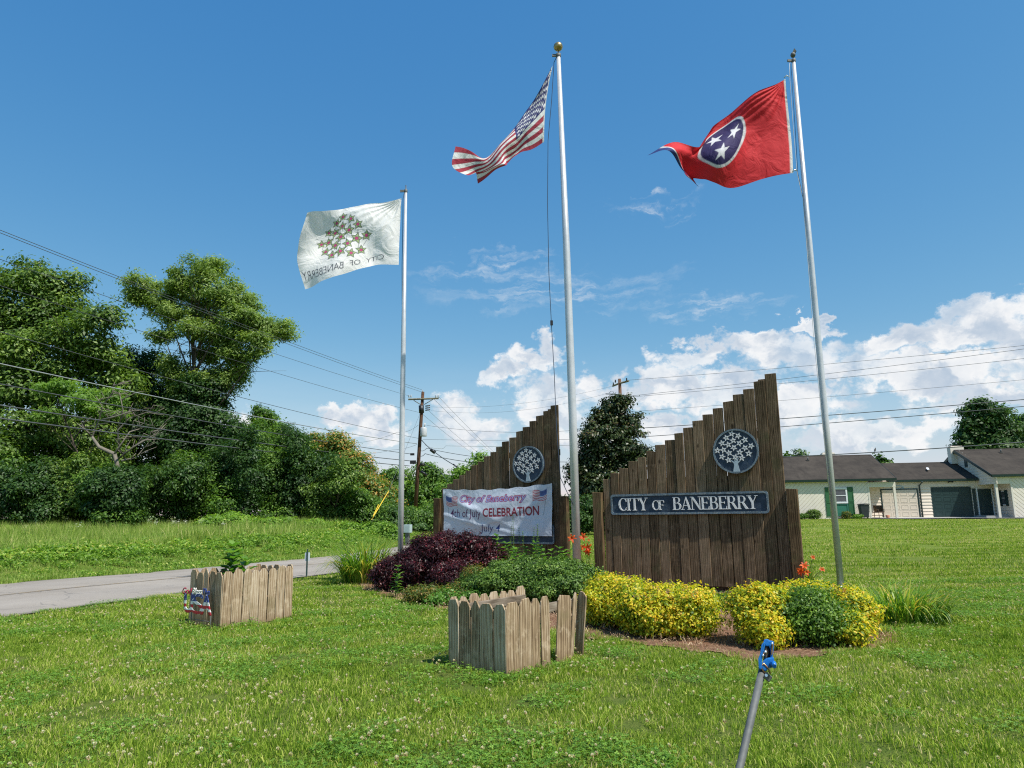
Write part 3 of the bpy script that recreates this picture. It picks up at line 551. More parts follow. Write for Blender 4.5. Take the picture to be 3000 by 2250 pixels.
def sign(fr, label, seed, emb, panel, letters):
    r = random.Random(seed); t = empty('entrance_sign', (fr.o[0], fr.o[1], 0), fr.rz, label=label, cat='sign', group='stepped wooden entrance signs')
    for i in range(18):
        a, b = edges[i], edges[i + 1]; z0 = .09 + r.uniform(-.01, .01); gap = .0075 + (.005 if r.random() < .3 else 0)
        link('board', board(b - a - gap, tz_[i] - z0 + r.uniform(-.02, .02), .042, seed + i), M['signwood'], t, loc=(a, -.012 + r.uniform(-.008, .008), z0), rot=(r.uniform(-.003, .003), r.uniform(-.0015, .0015), r.uniform(-.040, -.004)))
    for u in (edges[0] - .20, edges[18] + .012):
        mb = MB(); mb.prism([(0, 0), (.185, 0), (.185, 1.86 if u < 1 else 1.83), (0, 1.87 if u < 1 else 1.84)], 0, .145); link('post', bevel(mb.mesh('post'), .006), M['postwood'], t, loc=(u, -.12, -.02))
    for z, x1 in ((.02, 3.60), (1.0, 3.66), (1.95, 3.68), (2.75, 3.70)):
        x0 = edges[0] + .02 if z < 2 else edges[9] + .02
        mb = MB(); mb.box(((x0 + x1) / 2, 0, 0), (x1 - x0, .045, .14)); link('rail', mb.mesh('rail'), M['railb'], t, loc=(0, .056 if z > .1 else .03, z + .07))
    mb = MB(); mb.box((0, 0, 0), (3.30, .012, 1.92)); link('gap_shade_sheet', mb.mesh('gap_shade_sheet'), M['railb'], t, loc=((edges[0] + edges[18]) / 2, .090, 1.10))  # added dark sheet so the lower gaps between boards read as shade
    # rear post carrying the tall end
    mb = MB(); mb.box((0, 0, 1.95), (.14, .14, 3.9)); link('post', mb.mesh('post'), M['signwood'], t, loc=(3.45, .16, -.05))
    # lettered panel
    x0, z0, x1, z1 = panel; mb = MB(); mb.prism(rrect(x0 + .01, z0 + .01, x1 - .01, z1 - .01, .05), 0, -.035)
    pn = mb.build('name_panel', M['signblue'], t, loc=(0, -.022, 0)); mb = MB(); frame_ring(mb, rrect(x0, z0, x1, z1, .055), rrect(x0 + .035, z0 + .04, x1 - .035, z1 - .04, .03), -.03, -.058); mb.build('panel_rim', M['signrim'], pn)
    if letters:
        for word, sa, sb, base, cap in letters:
            ws = []; 
            for c in word:
                if (c, cap) not in GM: GM[(c, cap)] = glyph_mesh(c, cap, .016)
                ws.append(GM[(c, cap)])
            tot = sum(w for _, w in ws); sp = (sb - sa - tot) / max(1, len(word) - 1); x = sa
            for me_, w in ws: link('letter', me_, M['signwhite'], pn, loc=(x, -.035, base + (x - sa) * 0)); x += w + sp
    # round emblem with a blossoming tree
    ex, ez, er = emb; mb = MB(); n_ = 48; pl = [(ex + er * math.cos(2 * PI * i / n_), ez + er * math.sin(2 * PI * i / n_)) for i in range(n_)]; mb.prism(pl, 0, -.05)
    em = mb.build('round_emblem', M['signblue'], t, loc=(0, -.022, 0)); mb = MB(); frame_ring(mb, [(ex + (er + .004) * math.cos(2 * PI * i / n_), ez + (er + .004) * math.sin(2 * PI * i / n_)) for i in range(n_)], [(ex + er * .93 * math.cos(2 * PI * i / n_), ez + er * .93 * math.sin(2 * PI * i / n_)) for i in range(n_)], -.045, -.068); mb.build('emblem_rim', M['signrim'], em)
    FL = [(1062, 498), (1022, 524), (1105, 515), (1068, 545), (1148, 545), (990, 560), (1032, 573), (1110, 568), (1188, 590), (955, 610), (997, 608), (1070, 596), (1145, 602), (1035, 632), (1108, 630), (1168, 642), (985, 655), (1075, 662), (1027, 680), (1120, 670)]
    for k_, (fx, fy) in enumerate(FL):
        key = ('fl', er)
        if key not in GM:
            mb = MB(); q_ = er / 155.0; ro, ri = 25 * q_, 10.5 * q_
            for i in range(5):
                a_ = PI / 2 + i * 2 * PI / 5; p0 = (ri * .55 * math.cos(a_ - .62), ri * .55 * math.sin(a_ - .62)); p1 = (ri * 1.25 * math.cos(a_ - .45), ri * 1.25 * math.sin(a_ - .45)); p2 = (ro * math.cos(a_), ro * math.sin(a_)); p3 = (ri * 1.25 * math.cos(a_ + .45), ri * 1.25 * math.sin(a_ + .45)); p4 = (ri * .55 * math.cos(a_ + .62), ri * .55 * math.sin(a_ + .62))
                mb.prism([p0, p1, p2, p3, p4], 0, -.012 - .0006 * i)
            GM[key] = mb.mesh('flower')
        link('flower', GM[key], M['signwhite'], em, loc=(ex + (fx - 1080) * er / 155 * 1.0, -.05, ez - (fy - 620) * er / 155), rot=(0, r.uniform(-.5, .5), 0))
    mb = MB(); q_ = er / 155.0; g_ = lambda x, y: (ex + (x - 1080) * q_, ez - (y - 620) * q_)
    mb.prism([g_(1055, 763), g_(1064, 720), g_(1062, 700), g_(1078, 690), g_(1092, 700), g_(1091, 722), g_(1101, 763)], -.05, -.062)
    for (x0_, y0_, x1_, y1_) in ((1068, 704, 1045, 683), (1074, 698, 1070, 672), (1082, 698, 1096, 668), (1087, 703, 1112, 684)):
        a_, b_ = g_(x0_, y0_), g_(x1_, y1_); dx, dz = b_[0] - a_[0], b_[1] - a_[1]; L = math.hypot(dx, dz); nx_, nz_ = -dz / L, dx / L
        mb.prism([(a_[0] - nx_ * 6 * q_, a_[1] - nz_ * 6 * q_), (a_[0] + nx_ * 6 * q_, a_[1] + nz_ * 6 * q_), (b_[0] + nx_ * 2 * q_, b_[1] + nz_ * 2 * q_), (b_[0] - nx_ * 2 * q_, b_[1] - nz_ * 2 * q_)], -.0505, -.0615)
    mb.build('emblem_trunk', M['trunkpaint'], em)
    return t
def H(fr, z, *p): return fr.hit(*z(*p), .06)
eR = H(RS, zo, 1080, 620); eRr = (H(RS, zo, 1080, 466)[1] - H(RS, zo, 1080, 774)[1]) / 2
pa, pb = H(RS, zo, 214, 990), H(RS, zo, 1309, 970); pt, pbm = H(RS, zo, 760, 909)[1], H(RS, zo, 760, 1058)[1]
L1 = [('CITY', H(RS, zo, 266, 1000)[0], H(RS, zo, 470, 1000)[0]), ('OF', H(RS, zo, 500, 1000)[0], H(RS, zo, 586, 1000)[0]), ('BANEBERRY', H(RS, zo, 640, 1000)[0], H(RS, zo, 1236, 1000)[0])]
zb = (H(RS, zo, 370, 1034)[1] + H(RS, zo, 900, 1024)[1]) / 2; zt = (H(RS, zo, 370, 947)[1] + H(RS, zo, 900, 933)[1]) / 2; cap = zt - zb
sign(RS, 'tall stepped brown wooden sign with raised white letters CITY OF BANEBERRY and no banner', 100, (eR[0], eR[1], eRr), (pa[0], pbm, pb[0], pt),
     [(w, a, b, zb + (.005 if w == 'OF' else 0), cap * (.74 if w == 'OF' else 1)) for w, a, b in L1])
eL = H(LS, zl, 962, 775); eLr = (H(LS, zl, 962, 628)[1] - H(LS, zl, 962, 922)[1]) / 2
pz1, pz0 = H(LS, zl, 1160, 1262)[1], H(LS, zl, 1160, 1378)[1]; px1 = H(LS, zl, 1172, 1320)[0]
sign(LS, 'stepped brown wooden sign behind the hanging white banner, emblem above it', 200, (eL[0], eL[1], eLr), (px1 - 3.0, pz0 - .12, px1, pz1), None)

# ------------------------------------------------------------------ BANNER
NB_U, NB_V = 300, 130
cv = Canvas(NB_U * 4, NB_V * 4, (.62, .68, .76))
crim, navy, redd = (.26, .01, .035), (.012, .03, .18), (.45, .02, .05)
cv.text('City of Baneberry', .1735, .7885, .280, .140, (.06, .07, .30), shear=.28, offset=.02)
for o_ in ((-.0022, 0), (.0022, 0), (0, -.006), (0, .006), (.0016, .0045), (-.0016, -.0045), (-.0016, .0045), (.0016, -.0045)): cv.text('City of Baneberry', .170 + o_[0], .785 + o_[0], .268 + o_[1], .140, redd, shear=.28, offset=.026)
cv.text('City of Baneberry', .1712, .7838, .268, .136, (.30, .42, .74), shear=.28, offset=.0)
cv.text('4th of July', .073, .385, .595, .165, (.11, .012, .10), offset=.004)
cv.text('CELEBRATION', .405, .89, .585, .170, crim, offset=.026)
cv.text('July 4', .372, .556, .905, .155, navy, shear=.22, offset=.002)
def mini_flag(side):                                                 # little waving flags printed at both ends
    m_ = 1 if side == 'L' else -1; u0 = .030 if side == 'L' else .955
    f_ = lambda a, b: (u0 + m_ * a * .118, .115 + b * .20 + .025 * math.sin(a * 5.5) + .045 * a + (0.02 if side == 'L' else -.03))
    cv.line((u0 - m_ * .004, .06), (u0 + m_ * .028, .60), .0022, .0050, (.30, .33, .36))
    for i in range(13):
        for k_ in range(14):
            a, b = k_ / 14, (k_ + 1) / 14; p = [f_(a, i / 13), f_(b, i / 13), f_(b, (i + 1) / 13), f_(a, (i + 1) / 13)]; c_ = redd if i % 2 == 0 else (.75, .76, .78)
            if i < 7 and k_ < 7: c_ = (.03, .08, .30)
            cv.tris(np.array([[p[0], p[1], p[2]], [p[0], p[2], p[3]]]), c_)
    for i in range(4):
        for k_ in range(5): q_ = f_(.05 + k_ * .1, (.8 + i * 1.7) / 13); cv.star(q_[0], q_[1], .0024, .006, (.7, .75, .85))
mini_flag('L'); mini_flag('R')
for u_ in (.218, .246, .458, .478, .720, .748): cv.ell(u_, .03, .003, .007, (.03, .03, .04))
TL, TR, BR, BLc = [LS.hit(*zl(*p), .16) for p in ((264, 978), (1145, 928), (1146, 1357), (268, 1352))]
uu, vv = np.meshgrid(np.linspace(0, 1, NB_U), np.linspace(0, 1, NB_V))
bu = (TL[0] * (1 - uu) + TR[0] * uu) * (1 - vv) + (BLc[0] * (1 - uu) + BR[0] * uu) * vv; bz_ = (TL[1] * (1 - uu) + TR[1] * uu) * (1 - vv) + (BLc[1] * (1 - uu) + BR[1] * uu) * vv
bz_ = bz_ - .065 * np.sin(PI * uu) * (1 - vv) + .012 * np.sin(uu * 38) * np.exp(-vv * 9)
dep = .12 + .035 * np.sin(PI * uu) * np.sin(PI * np.clip(vv * 1.1, 0, 1)) + .022 * np.sin(5.0 * (uu * 1.5 - (1 - vv) * .9) + .7) * np.sin(PI * vv) + .016 * np.exp(-((uu - .12 - vv * .25) / .05) ** 2) * np.sin(PI * vv) \
    + .014 * np.sin((uu - .9) * 70) * np.exp(-((uu - .93) / .04) ** 2) * np.clip(vv, 0, 1) * np.clip(1.2 - vv, 0, 1) + .02 * np.exp(-((vv - .35 - .5 * (uu - .2)) / .07) ** 2) * np.exp(-((uu - .25) / .2) ** 2) + .05 * (1 - np.abs(2 * uu - 1)) * vv + .010 * np.exp(-((vv - .1 - 1.1 * uu) / .07) ** 2) + .013 * np.exp(-((vv - .55 - .6 * uu) / .05) ** 2) * (uu < .8) + .012 * np.exp(-((vv - 1.05 + .9 * (uu - .1)) / .07) ** 2)
Pw = LS.o[None, None] + LS.d * bu[..., None] + LS.n * dep[..., None]; Pw[..., 2] = bz_
org = np.array([LS.o[0], LS.o[1], 0])
print_grid('banner', Pw, cv.down(NB_U, NB_V), M['vinyl'], label='white vinyl banner announcing the 4th of July CELEBRATION with small flags', cat='banner')
# ------------------------------------------------------------------ FLAGPOLES
def flagpole(fr_base, Y, top, r0, r1, label, kind):
    b = P(*fr_base, Y); tp = P(*top, Y); z0 = tz(b[0], b[1]); x0, y0 = b[0], b[1]; H_ = tp[2] - z0; dx = tp[0] - x0
    t = empty('flagpole', (x0, y0, z0), 0, label=label, cat='flagpole', group='aluminium flagpoles')
    mb = MB(); mb.tube([(0, 0, 0), (0, 0, H_ * .3), (dx * .3, 0, H_ * .6), (dx, 0, H_)], [r0, r0, r0 * .8 + r1 * .2, r1], 20); mb.build('pole', M['alu'], t)
    mb = MB(); mb.lathe((0, 0, 0), [(r0 * 2.1, 0), (r0 * 2.0, .03), (r0 * 1.2, .07), (r0 * 1.02, .09)], 20); mb.build('base_collar', M['alu'], t)
    mb = MB(); mb.lathe((dx, 0, H_), [(r1 * 1.15, -.02), (r1 * 1.3, 0), (r1 * 1.25, .05), (.012, .07), (.010, .16)], 14); mb.box((dx - .07, 0, .02 + H_), (.12, .03, .05)); mb.build('truck', M['steel'], t)
    return t, x0, y0, z0, H_, dx
tM, xM, yM, zM, HM, dM = flagpole((1692, 1700), 13.3, (1636, 165), .076, .042, 'tallest silver flagpole with a gold ball, flying the stars and stripes', 'ball')
mb = MB(); mb.lathe((dM, 0, HM), [(.001, .13), (.05, .14), (.085, .175), (.098, .22), (.085, .265), (.05, .30), (.001, .312)], 20); mb.build('ball_finial', M['gold'], tM)
tR, xR, yR, zR, HR, dR = flagpole((2463, 1712), 13.6, (2325, 180), .060, .036, 'silver flagpole flying the red flag, right of the signs', 'bird')
mb = MB(); mb.lathe((dR, 0, HR), [(.001, .10), (.04, .11), (.055, .15), (.04, .19), (.02, .21), (.001, .215)], 12); mb.add([(dR - .01, 0, HR + .2), (dR + .09, .01, HR + .25), (dR + .03, -.02, HR + .30), (dR + .06, .03, HR + .2)], [(0, 1, 2), (0, 1, 3), (1, 2, 3), (0, 2, 3)]); mb.build('finial', M['steel'], tR)
tA, xA, yA, zA, HA, dA = flagpole((1173, 1640), 15.0, (1189, 562), .058, .030, 'shorter silver flagpole flying the white flag, left of the banner', 'cap')

def halyard(label, pts, m='rope', r=.007): MB().tube(pts, r, 5).build('halyard', M[m], label=label, cat='rope', group='flag ropes')
F1 = lambda u, v: (1300 + u / 3.607, 100 + v / 3.607); F2 = lambda u, v: (1880 + u / 3.607, 120 + v / 3.607); F3 = lambda u, v: (850 + u / 5.185, 550 + v / 5.185)
def W3(fn, Y): return lambda u, v, d=0.0: P(*fn(u, v), Y + d)
a = W3(F1, 13.3)
halyard('dark rope hanging left of the tallest flagpole', [a(1195, 235), a(1165, 300, .02), a(1140, 700, .05), a(1102, 1125, .08), P(1604, 600, 13.4), P(1608, 800, 13.4), P(1616, 960, 13.35), P(1624, 1100, 13.3), P(1630, 1250, 13.2), P(1642, 1400, 13.2), P(1665, 1450, 13.2), P(1680, 1480, 13.22)])
MB().box(P(1616, 946, 13.35), (.05, .05, .09)).build('rope_knot', M['black'], label='dark knot tied in the rope beside the tallest flagpole', cat='knot')
# US flag
def star_rows(cv_, u1, v1, col):
    for r_ in range(9):
        for c_ in range(6 if r_ % 2 == 0 else 5):
            cv_.star(u1 * ((1 if r_ % 2 == 0 else 2) + 2 * c_) / 12, v1 * (r_ + 1) / 10, .026, .040, col)
NU, NV = 220, 130
cu = Canvas(NU * 4, NV * 4, (.80, .80, .78))
for i in range(13):
    if i % 2 == 0: cu.a[(cu.Y >= i / 13) & (cu.Y < (i + 1) / 13)] = (.42, .045, .075)
cu.a[(cu.X < .4) & (cu.Y < 7 / 13)] = (.035, .04, .17); star_rows(cu, .4, 7 / 13, (.82, .82, .82))
for i in range(14): cu.a[(np.abs(cu.Y - i / 13) < .0025) & ((cu.X > .4) | (cu.Y > 7 / 13))] *= .75
cu.a[cu.X < .018] = (.75, .75, .72)
cols_us = [[a(1150, 335, 0), a(1112, 520, .0), a(1078, 745, .0), a(1064, 950, .02), a(1060, 1138, .03)],
           [a(1030, 545, -.05), a(1015, 690, -.04), a(990, 860, .0), a(955, 1060, .06), a(915, 1228, .1)],
           [a(890, 770, .02), a(888, 860, -.06), a(868, 970, -.1), a(838, 1120, -.02), a(800, 1260, .1)],
           [a(745, 1005, .1), a(752, 1045, .0), a(765, 1092, -.12), a(758, 1180, -.1), a(728, 1292, .05)],
           [a(600, 1160, .12), a(618, 1185, .05), a(640, 1225, -.08), a(650, 1285, -.12), a(672, 1362, -.02)],
           [a(430, 1298, .05), a(470, 1322, .0), a(515, 1345, -.1), a(585, 1378, -.15), a(657, 1422, -.1)],
           [a(290, 1248, -.1), a(305, 1335, -.12), a(350, 1402, -.05), a(440, 1440, .06), a(520, 1478, .12)],
           [a(130, 1222, -.22), a(95, 1412, -.28), a(250, 1482, -.1), a(330, 1440, .12), a(358, 1553, .22)]]
def flag(name, net, us, nu, nv, canv, rip, ph=0.0, **k):
    Pn = net_surface(net, us, nu, nv); U_, V_ = np.meshgrid(np.linspace(0, 1, nu), np.linspace(0, 1, nv))
    Pn[..., 1] += rip * 2.2 * np.clip(U_ * 4, 0, 1) * np.sin(U_ * 11.0 - V_ * 3.4 + ph) + rip * 1.2 * np.clip(U_ * 3, 0, 1) * np.sin(U_ * 5.0 + V_ * 7.5 + ph * 2)
    Pn[..., 1] += rip * U_ ** .6 * (np.sin(U_ * 15 + V_ * 5.0) * .5 + np.sin(U_ * 31 - V_ * 9 + 1) * .2 + np.sin(V_ * 14 + U_ * 6) * .25)
    d1 = np.hypot(U_, V_ * .7) + 1e-3; Pn[..., 1] += .020 * np.sin(np.arctan2(V_, U_ + 1e-3) * 26) * np.exp(-d1 * 3.2) * np.clip(d1 * 9, 0, 1)   # creases running from the hoist corner
    return print_grid(name, Pn, canv.down(nu, nv), M['flagcloth'], **k)
flag('flag', cols_us, [0, .13, .27, .40, .55, .70, .85, 1], NU, NV, cu, .045, label='faded stars and stripes flag twisting from the tallest pole', cat='flag')
# red flag with three stars
a = W3(F2, 13.6); NU2, NV2 = 220, 140
ct = Canvas(NU2 * 3, NV2 * 3, (.66, .022, .030)); asp = 1.6
ct.ell(.465, .51, .335 / asp, .335, (.72, .70, .72)); ct.ell(.465, .51, .305 / asp, .305, (.035, .025, .11))
for an, ro in ((30, .3), (150, -.4), (268, .1)): ct.star(.465 + .16 / asp * math.cos(R_(an)), .51 - .16 * math.sin(R_(an)), .118 / asp, .118, (.74, .73, .76), rot=ro)
ct.a[(ct.X > .925)] = (.72, .70, .72); ct.a[(ct.X > .942)] = (.03, .05, .2); ct.a[ct.X < .016] = (.75, .72, .68)
for e_ in (.006, .994): ct.a[np.abs(ct.Y - e_) < .004] *= .7
cols_tn = [[a(1518, 400, 0), a(1540, 640, .03), a(1566, 890, .04), a(1588, 1120, .02), a(1600, 1395, 0)],
           [a(1360, 490, -.05), a(1370, 700, -.07), a(1345, 950, -.06), a(1320, 1200, .0), a(1290, 1455, .05)],
           [a(1180, 598, .03), a(1115, 800, .03), a(1078, 965, -.04), a(1030, 1240, -.10), a(1005, 1515, -.05)],
           [a(975, 722, .10), a(935, 880, .08), a(865, 1080, -.02), a(805, 1290, -.14), a(770, 1500, -.12)],
           [a(775, 865, .08), a(705, 985, .05), a(670, 1120, -.08), a(625, 1275, -.15), a(640, 1468, -.08)],
           [a(610, 1135, .0), a(560, 1165, -.05), a(515, 1230, -.12), a(500, 1330, -.10), a(560, 1430, .02)],
           [a(330, 1080, -.15), a(345, 1150, -.2), a(395, 1245, -.18), a(470, 1370, -.05), a(590, 1475, .08)],
           [a(70, 1180, -.25), a(210, 1200, -.3), a(330, 1270, -.2), a(440, 1395, -.0), a(600, 1545, .12)]]
flag('flag', cols_tn, [0, .14, .27, .455, .63, .75, .88, 1], NU2, NV2, ct, .065, 1.9, label='bright red flag with three white stars in a dark blue circle', cat='flag')
halyard('white rope running down beside the red flag pole', [a(1565, 225), a(1560, 330, .02), a(1600, 900, .02), a(1640, 1380, .02), a(1665, 1500), P(2352, 580, 13.6), P(2385, 1000, 13.55), P(2410, 1250, 13.5), P(2435, 1480, 13.5)], 'ropew', .005)
halyard('navy rope running down beside the red flag pole', [a(1575, 240, .03), a(1620, 900, .03), a(1650, 1400, .03), P(2357, 600, 13.65), P(2390, 1000, 13.65), P(2418, 1260, 13.6), P(2440, 1490, 13.6)], 'rope', .005)
for (u, v) in ((1525, 375), (1612, 1372)): mb = MB(); mb.tube([a(u - 18, v + 10), a(u + 5, v - 12), a(u + 30, v)], .012, 6); mb.build('snap_hook', M['chrome'], label='small bright metal clip at the %s corner of the red flag' % ('upper' if v < 800 else 'lower'), cat='clip', group='flag clips')
# white flag
a = W3(F3, 15.0); NU3, NV3 = 260, 170
cw = Canvas(NU3 * 4, NV3 * 4, (.90, .885, .87))
hoistx = lambda y: 1690 - (y - 160) * .04
topy = lambda x: float(np.interp(x, [270, 500, 810, 1090, 1370, 1690], [400, 370, 310, 290, 215, 160])); boty = lambda x: float(np.interp(x, [200, 460, 750, 1060, 1340, 1650], [1510, 1440, 1350, 1225, 1180, 1170]))
def inv(x, y):
    v = (y - topy(x)) / (boty(x) - topy(x)); xs_ = [1690 - 45 * v, 1368 - 30 * v, 1090 - 35 * v, 810 - 60 * v, 500 - (90 * v if v < .6 else 54 - 20 * (v - .6)), 270 - 160 * v]
    return float(np.interp(-x, [-q for q in xs_], [0, .2, .4, .6, .8, 1])), v
FLW = [(810, 455, 60), (937, 500, 65), (707, 540, 58), (1043, 580, 68), (803, 600, 60), (578, 675, 55), (683, 695, 68), (908, 668, 75), (1155, 708, 70), (785, 775, 75), (1015, 770, 75), (465, 868, 60), (580, 840, 68), (697, 915, 68), (887, 875, 68), (1070, 915, 68), (543, 1003, 62), (783, 1008, 68), (932, 1003, 65), (650, 1070, 62)]
dg_, lg_, pk_ = (.01, .04, .06), (.38, .47, .22), (.56, .07, .22)
for (x, y, x2, y2) in ((825, 510, 800, 690), (940, 560, 925, 610), (690, 590, 680, 640), (1043, 640, 1030, 700), (655, 740, 655, 830), (785, 840, 775, 960), (880, 740, 860, 840), (1150, 770, 1085, 870), (480, 930, 500, 980), (575, 730, 575, 790), (1040, 840, 1030, 900), (690, 960, 670, 1030), (745, 1050, 745, 1110), (1000, 990, 1050, 950), (850, 1000, 890, 940)):
    cw.line(inv(x, y), inv(x2, y2), .0018, .0030, dg_)
for i, (x, y, r_) in enumerate(FLW):
    u_, v_ = inv(x, y); ru, rv = r_ / 1260.0, r_ / 920.0; ro = .3 * math.sin(i * 2.3)
    cw.star(u_, v_, ru * 1.12, rv * 1.12, dg_, ro, .50); cw.star(u_, v_, ru * .94, rv * .94, lg_, ro, .46)
    for k_ in range(5): t_ = ro + (k_ + .5) * 2 * PI / 5; cw.line((u_, v_), (u_ + ru * .45 * math.sin(t_), v_ - rv * .45 * math.cos(t_)), .0013, .0022, dg_)
    cw.ell(u_, v_, ru * .32, rv * .32, dg_); cw.ell(u_, v_, ru * .27, rv * .27, pk_)
for wd, ua, ub, vb_ in (('CITY', .145, .345, .905), ('OF', .40, .50, .915), ('BANEBERRY', .555, .985, .925)): cw.text(wd, ua, ub, vb_, .088, (.05, .06, .09), offset=-.004)
cols_w = [[a(1690, 160), a(1678, 420, .03), a(1665, 680, .04), a(1655, 930, .03), a(1650, 1170)],
          [a(1370, 215, .0), a(1355, 450, -.08), a(1350, 700, -.10), a(1342, 950, -.03), a(1340, 1180, .08)],
          [a(1090, 290, .12), a(1080, 520, .05), a(1070, 760, -.04), a(1060, 1000, -.12), a(1058, 1225, -.08)],
          [a(810, 310, .1), a(790, 560, .12), a(770, 800, .06), a(760, 1060, -.06), a(750, 1350, -.14)],
          [a(500, 370, -.04), a(470, 620, .05), a(445, 870, .12), a(430, 1130, .08), a(462, 1440, -.05)],
          [a(270, 398, -.16), a(195, 640, -.10), a(140, 900, .06), a(115, 1150, .14), a(200, 1512, .02)]]
flag('flag', cols_w, [0, .2, .4, .6, .8, 1], NU3, NV3, cw, .04, .6, label='white flag with green and pink blossoms and mirrored CITY OF BANEBERRY lettering', cat='flag')
halyard('dark rope hanging beside the white flag pole', [a(1735, 80), a(1715, 170), a(1712, 600, .05), a(1700, 1180, .02), P(1178, 900, 15), P(1174, 1200, 15), P(1168, 1500, 15)])

# ------------------------------------------------------------------ PICKET PLANTERS
def picket(w, h, th, seed, pointed=False):
    r = random.Random(seed); j = lambda a: r.uniform(-a, a); e = min(.035, w * .35); p = [(0, 0), (w, 0), (w + j(.003), h * .5), (w + j(.002), h - .055 + j(.01)), (w - e + j(.006), h + j(.006)), (e + j(.006), h + j(.006)), (j(.002), h - .055 + j(.01)), (j(.003), h * .5)]
    if pointed: p[4] = (w * .5 + .012, h + .01); p[5] = (w * .5 - .012, h + .012)
    mb = MB(); mb.prism(p, 0, th); return bevel(mb.mesh('picket'), .003)
def planter(cn, lf, rt, h, label, seed, nl, nr_, broken=None):
    r = random.Random(seed); cn, lf, rt = np.array(cn[:2]), np.array(lf[:2]), np.array(rt[:2]); back = lf + rt - cn
    t = empty('picket_planter', (cn[0], cn[1], tz(*cn)), 0, label=label, cat='planter', group='grey picket planters')
    o = cn
    def side(a_, b_, n, outer, kind):
        d = b_ - a_; L = np.hypot(*d); d = d / L; ang = math.atan2(d[1], d[0]); nrm = np.array([d[1], -d[0]])
        ws = np.array([r.uniform(.85, 1.1) for _ in range(n)]); 
        if kind == 'left': ws[min(2, n - 1)] *= .72
        ws = ws / ws.sum() * (L - .004 * n); x = 0
        if broken and kind == 'right':
            for (x0, w, tilt, lean) in broken:
                pos = a_ + d * x0 - o; link('picket', picket(w, h + r.uniform(-.015, .02), .019, r.randint(0, 9999)), M['picket'], t, loc=(pos[0] - nrm[0] * lean * .2, pos[1] - nrm[1] * lean * .2, 0), rot=(lean, tilt, ang))
            return
        if broken and kind == 'back':
            pos = a_ - o; link('picket', picket(.11, h - .01, .018, 5), M['picket'], t, loc=(pos[0] + .02, pos[1], 0), rot=(.02, -.10, ang)); return
        for i in range(n):
            w = ws[i]; pos = a_ + d * x - o; hh = h + r.uniform(-.018, .018); rz = ang; tilt = r.uniform(-.012, .012); lean = r.uniform(-.01, .02)
            if broken and kind == 'left' and i == n - 1: hh -= .01
            pk = link('picket', picket(w - .005, hh, .018, r.randint(0, 9999), kind == 'left' and i == 2), M['picket'], t, loc=(pos[0] - nrm[0] * 0, pos[1], 0.0 + r.uniform(-.012, .006)), rot=(lean, tilt, rz)); x += ws[i] + .004
    side(lf, cn, nl, 1, 'left'); side(cn, rt, nr_, 1, 'right'); side(rt, back, nl, 1, 'back'); side(back, lf, nr_, 1, 'far')
    for (p_, q_) in (((lf, cn), (cn, rt), (rt, back), (back, lf)) if not broken else ((lf, cn), (cn, rt), (back, lf))):
        d = q_ - p_; L = np.hypot(*d); d = d / L; nrm = np.array([-d[1], d[0]]); mid = (p_ + q_) / 2 - o + nrm * .042; ang = math.atan2(d[1], d[0])
        for z in ((h - .12, .14) if not broken else (h - .12,)): mb = MB(); mb.box((0, 0, 0), (L - .09, .036, .085)); link('rail', bevel(mb.mesh('rail'), .003), M['rail'], t, loc=(mid[0], mid[1], z), rot=(0, 0, ang))
    # soil inside
    m4 = sum([cn, rt, back, lf]) / 4
    if broken: return t, m4
    c4 = [cn, rt, back, lf]; c4 = [m4 + (p_ - m4) * .88 - o for p_ in c4]; mb = MB(); mb.prism([tuple(p_) for p_ in c4], .0, .30, axis='z')
    mb.build('soil', M['mulch'], t); return t, m4
p2c, p2l, p2r = GP(1485, 1988), GP(1303, 1960), GP(1688, 1929)
u_ = (p2r - p2c)[:2]; u_ = u_ / np.hypot(*u_); perp = np.array([-u_[1], u_[0]]); p2l = p2c[:2] + perp * .76; p2r2 = p2c[:2] + u_ * 1.20
FP2 = Fr(p2c[:2], p2r2); PF = lambda u: FP2.hit(1240 + u / 4.254, 1680 + 1000 / 4.254 + (1040 - u) / 4.254 * .18 + 40)[0]
planter(p2c, p2l, p2r2, .672, 'nearer grey picket planter with leaning and missing pickets, in front of holly', 31, 5, 8, [(PF(q_), w_, ti_, le_) for q_, w_, ti_, le_ in ((1040, PF(1208) - PF(1040), .0, .0), (1212, PF(1356) - PF(1212), .004, .01), (1360, PF(1462) - PF(1360), .01, .0), (1478, PF(1580) - PF(1478), .045, -.03), (1655, PF(1822) - PF(1655), .125, -.02), (1828, PF(1872) - PF(1828), .15, .01))])
p1c, p1l, p1r = GP(644.5, 1842), GP(546, 1828), GP(854, 1811.5)
u_ = (p1r - p1c)[:2]; u_ = u_ / np.hypot(*u_); perp = np.array([-u_[1], u_[0]]); p1l = p1c[:2] + perp * .78; p1r2 = p1c[:2] + u_ * np.hypot(*(p1r - p1c)[:2])
_, P1M = planter(p1c, p1l, p1r2, .74, 'grey picket planter beside the road with a leafy plant growing in it', 47, 5, 8)

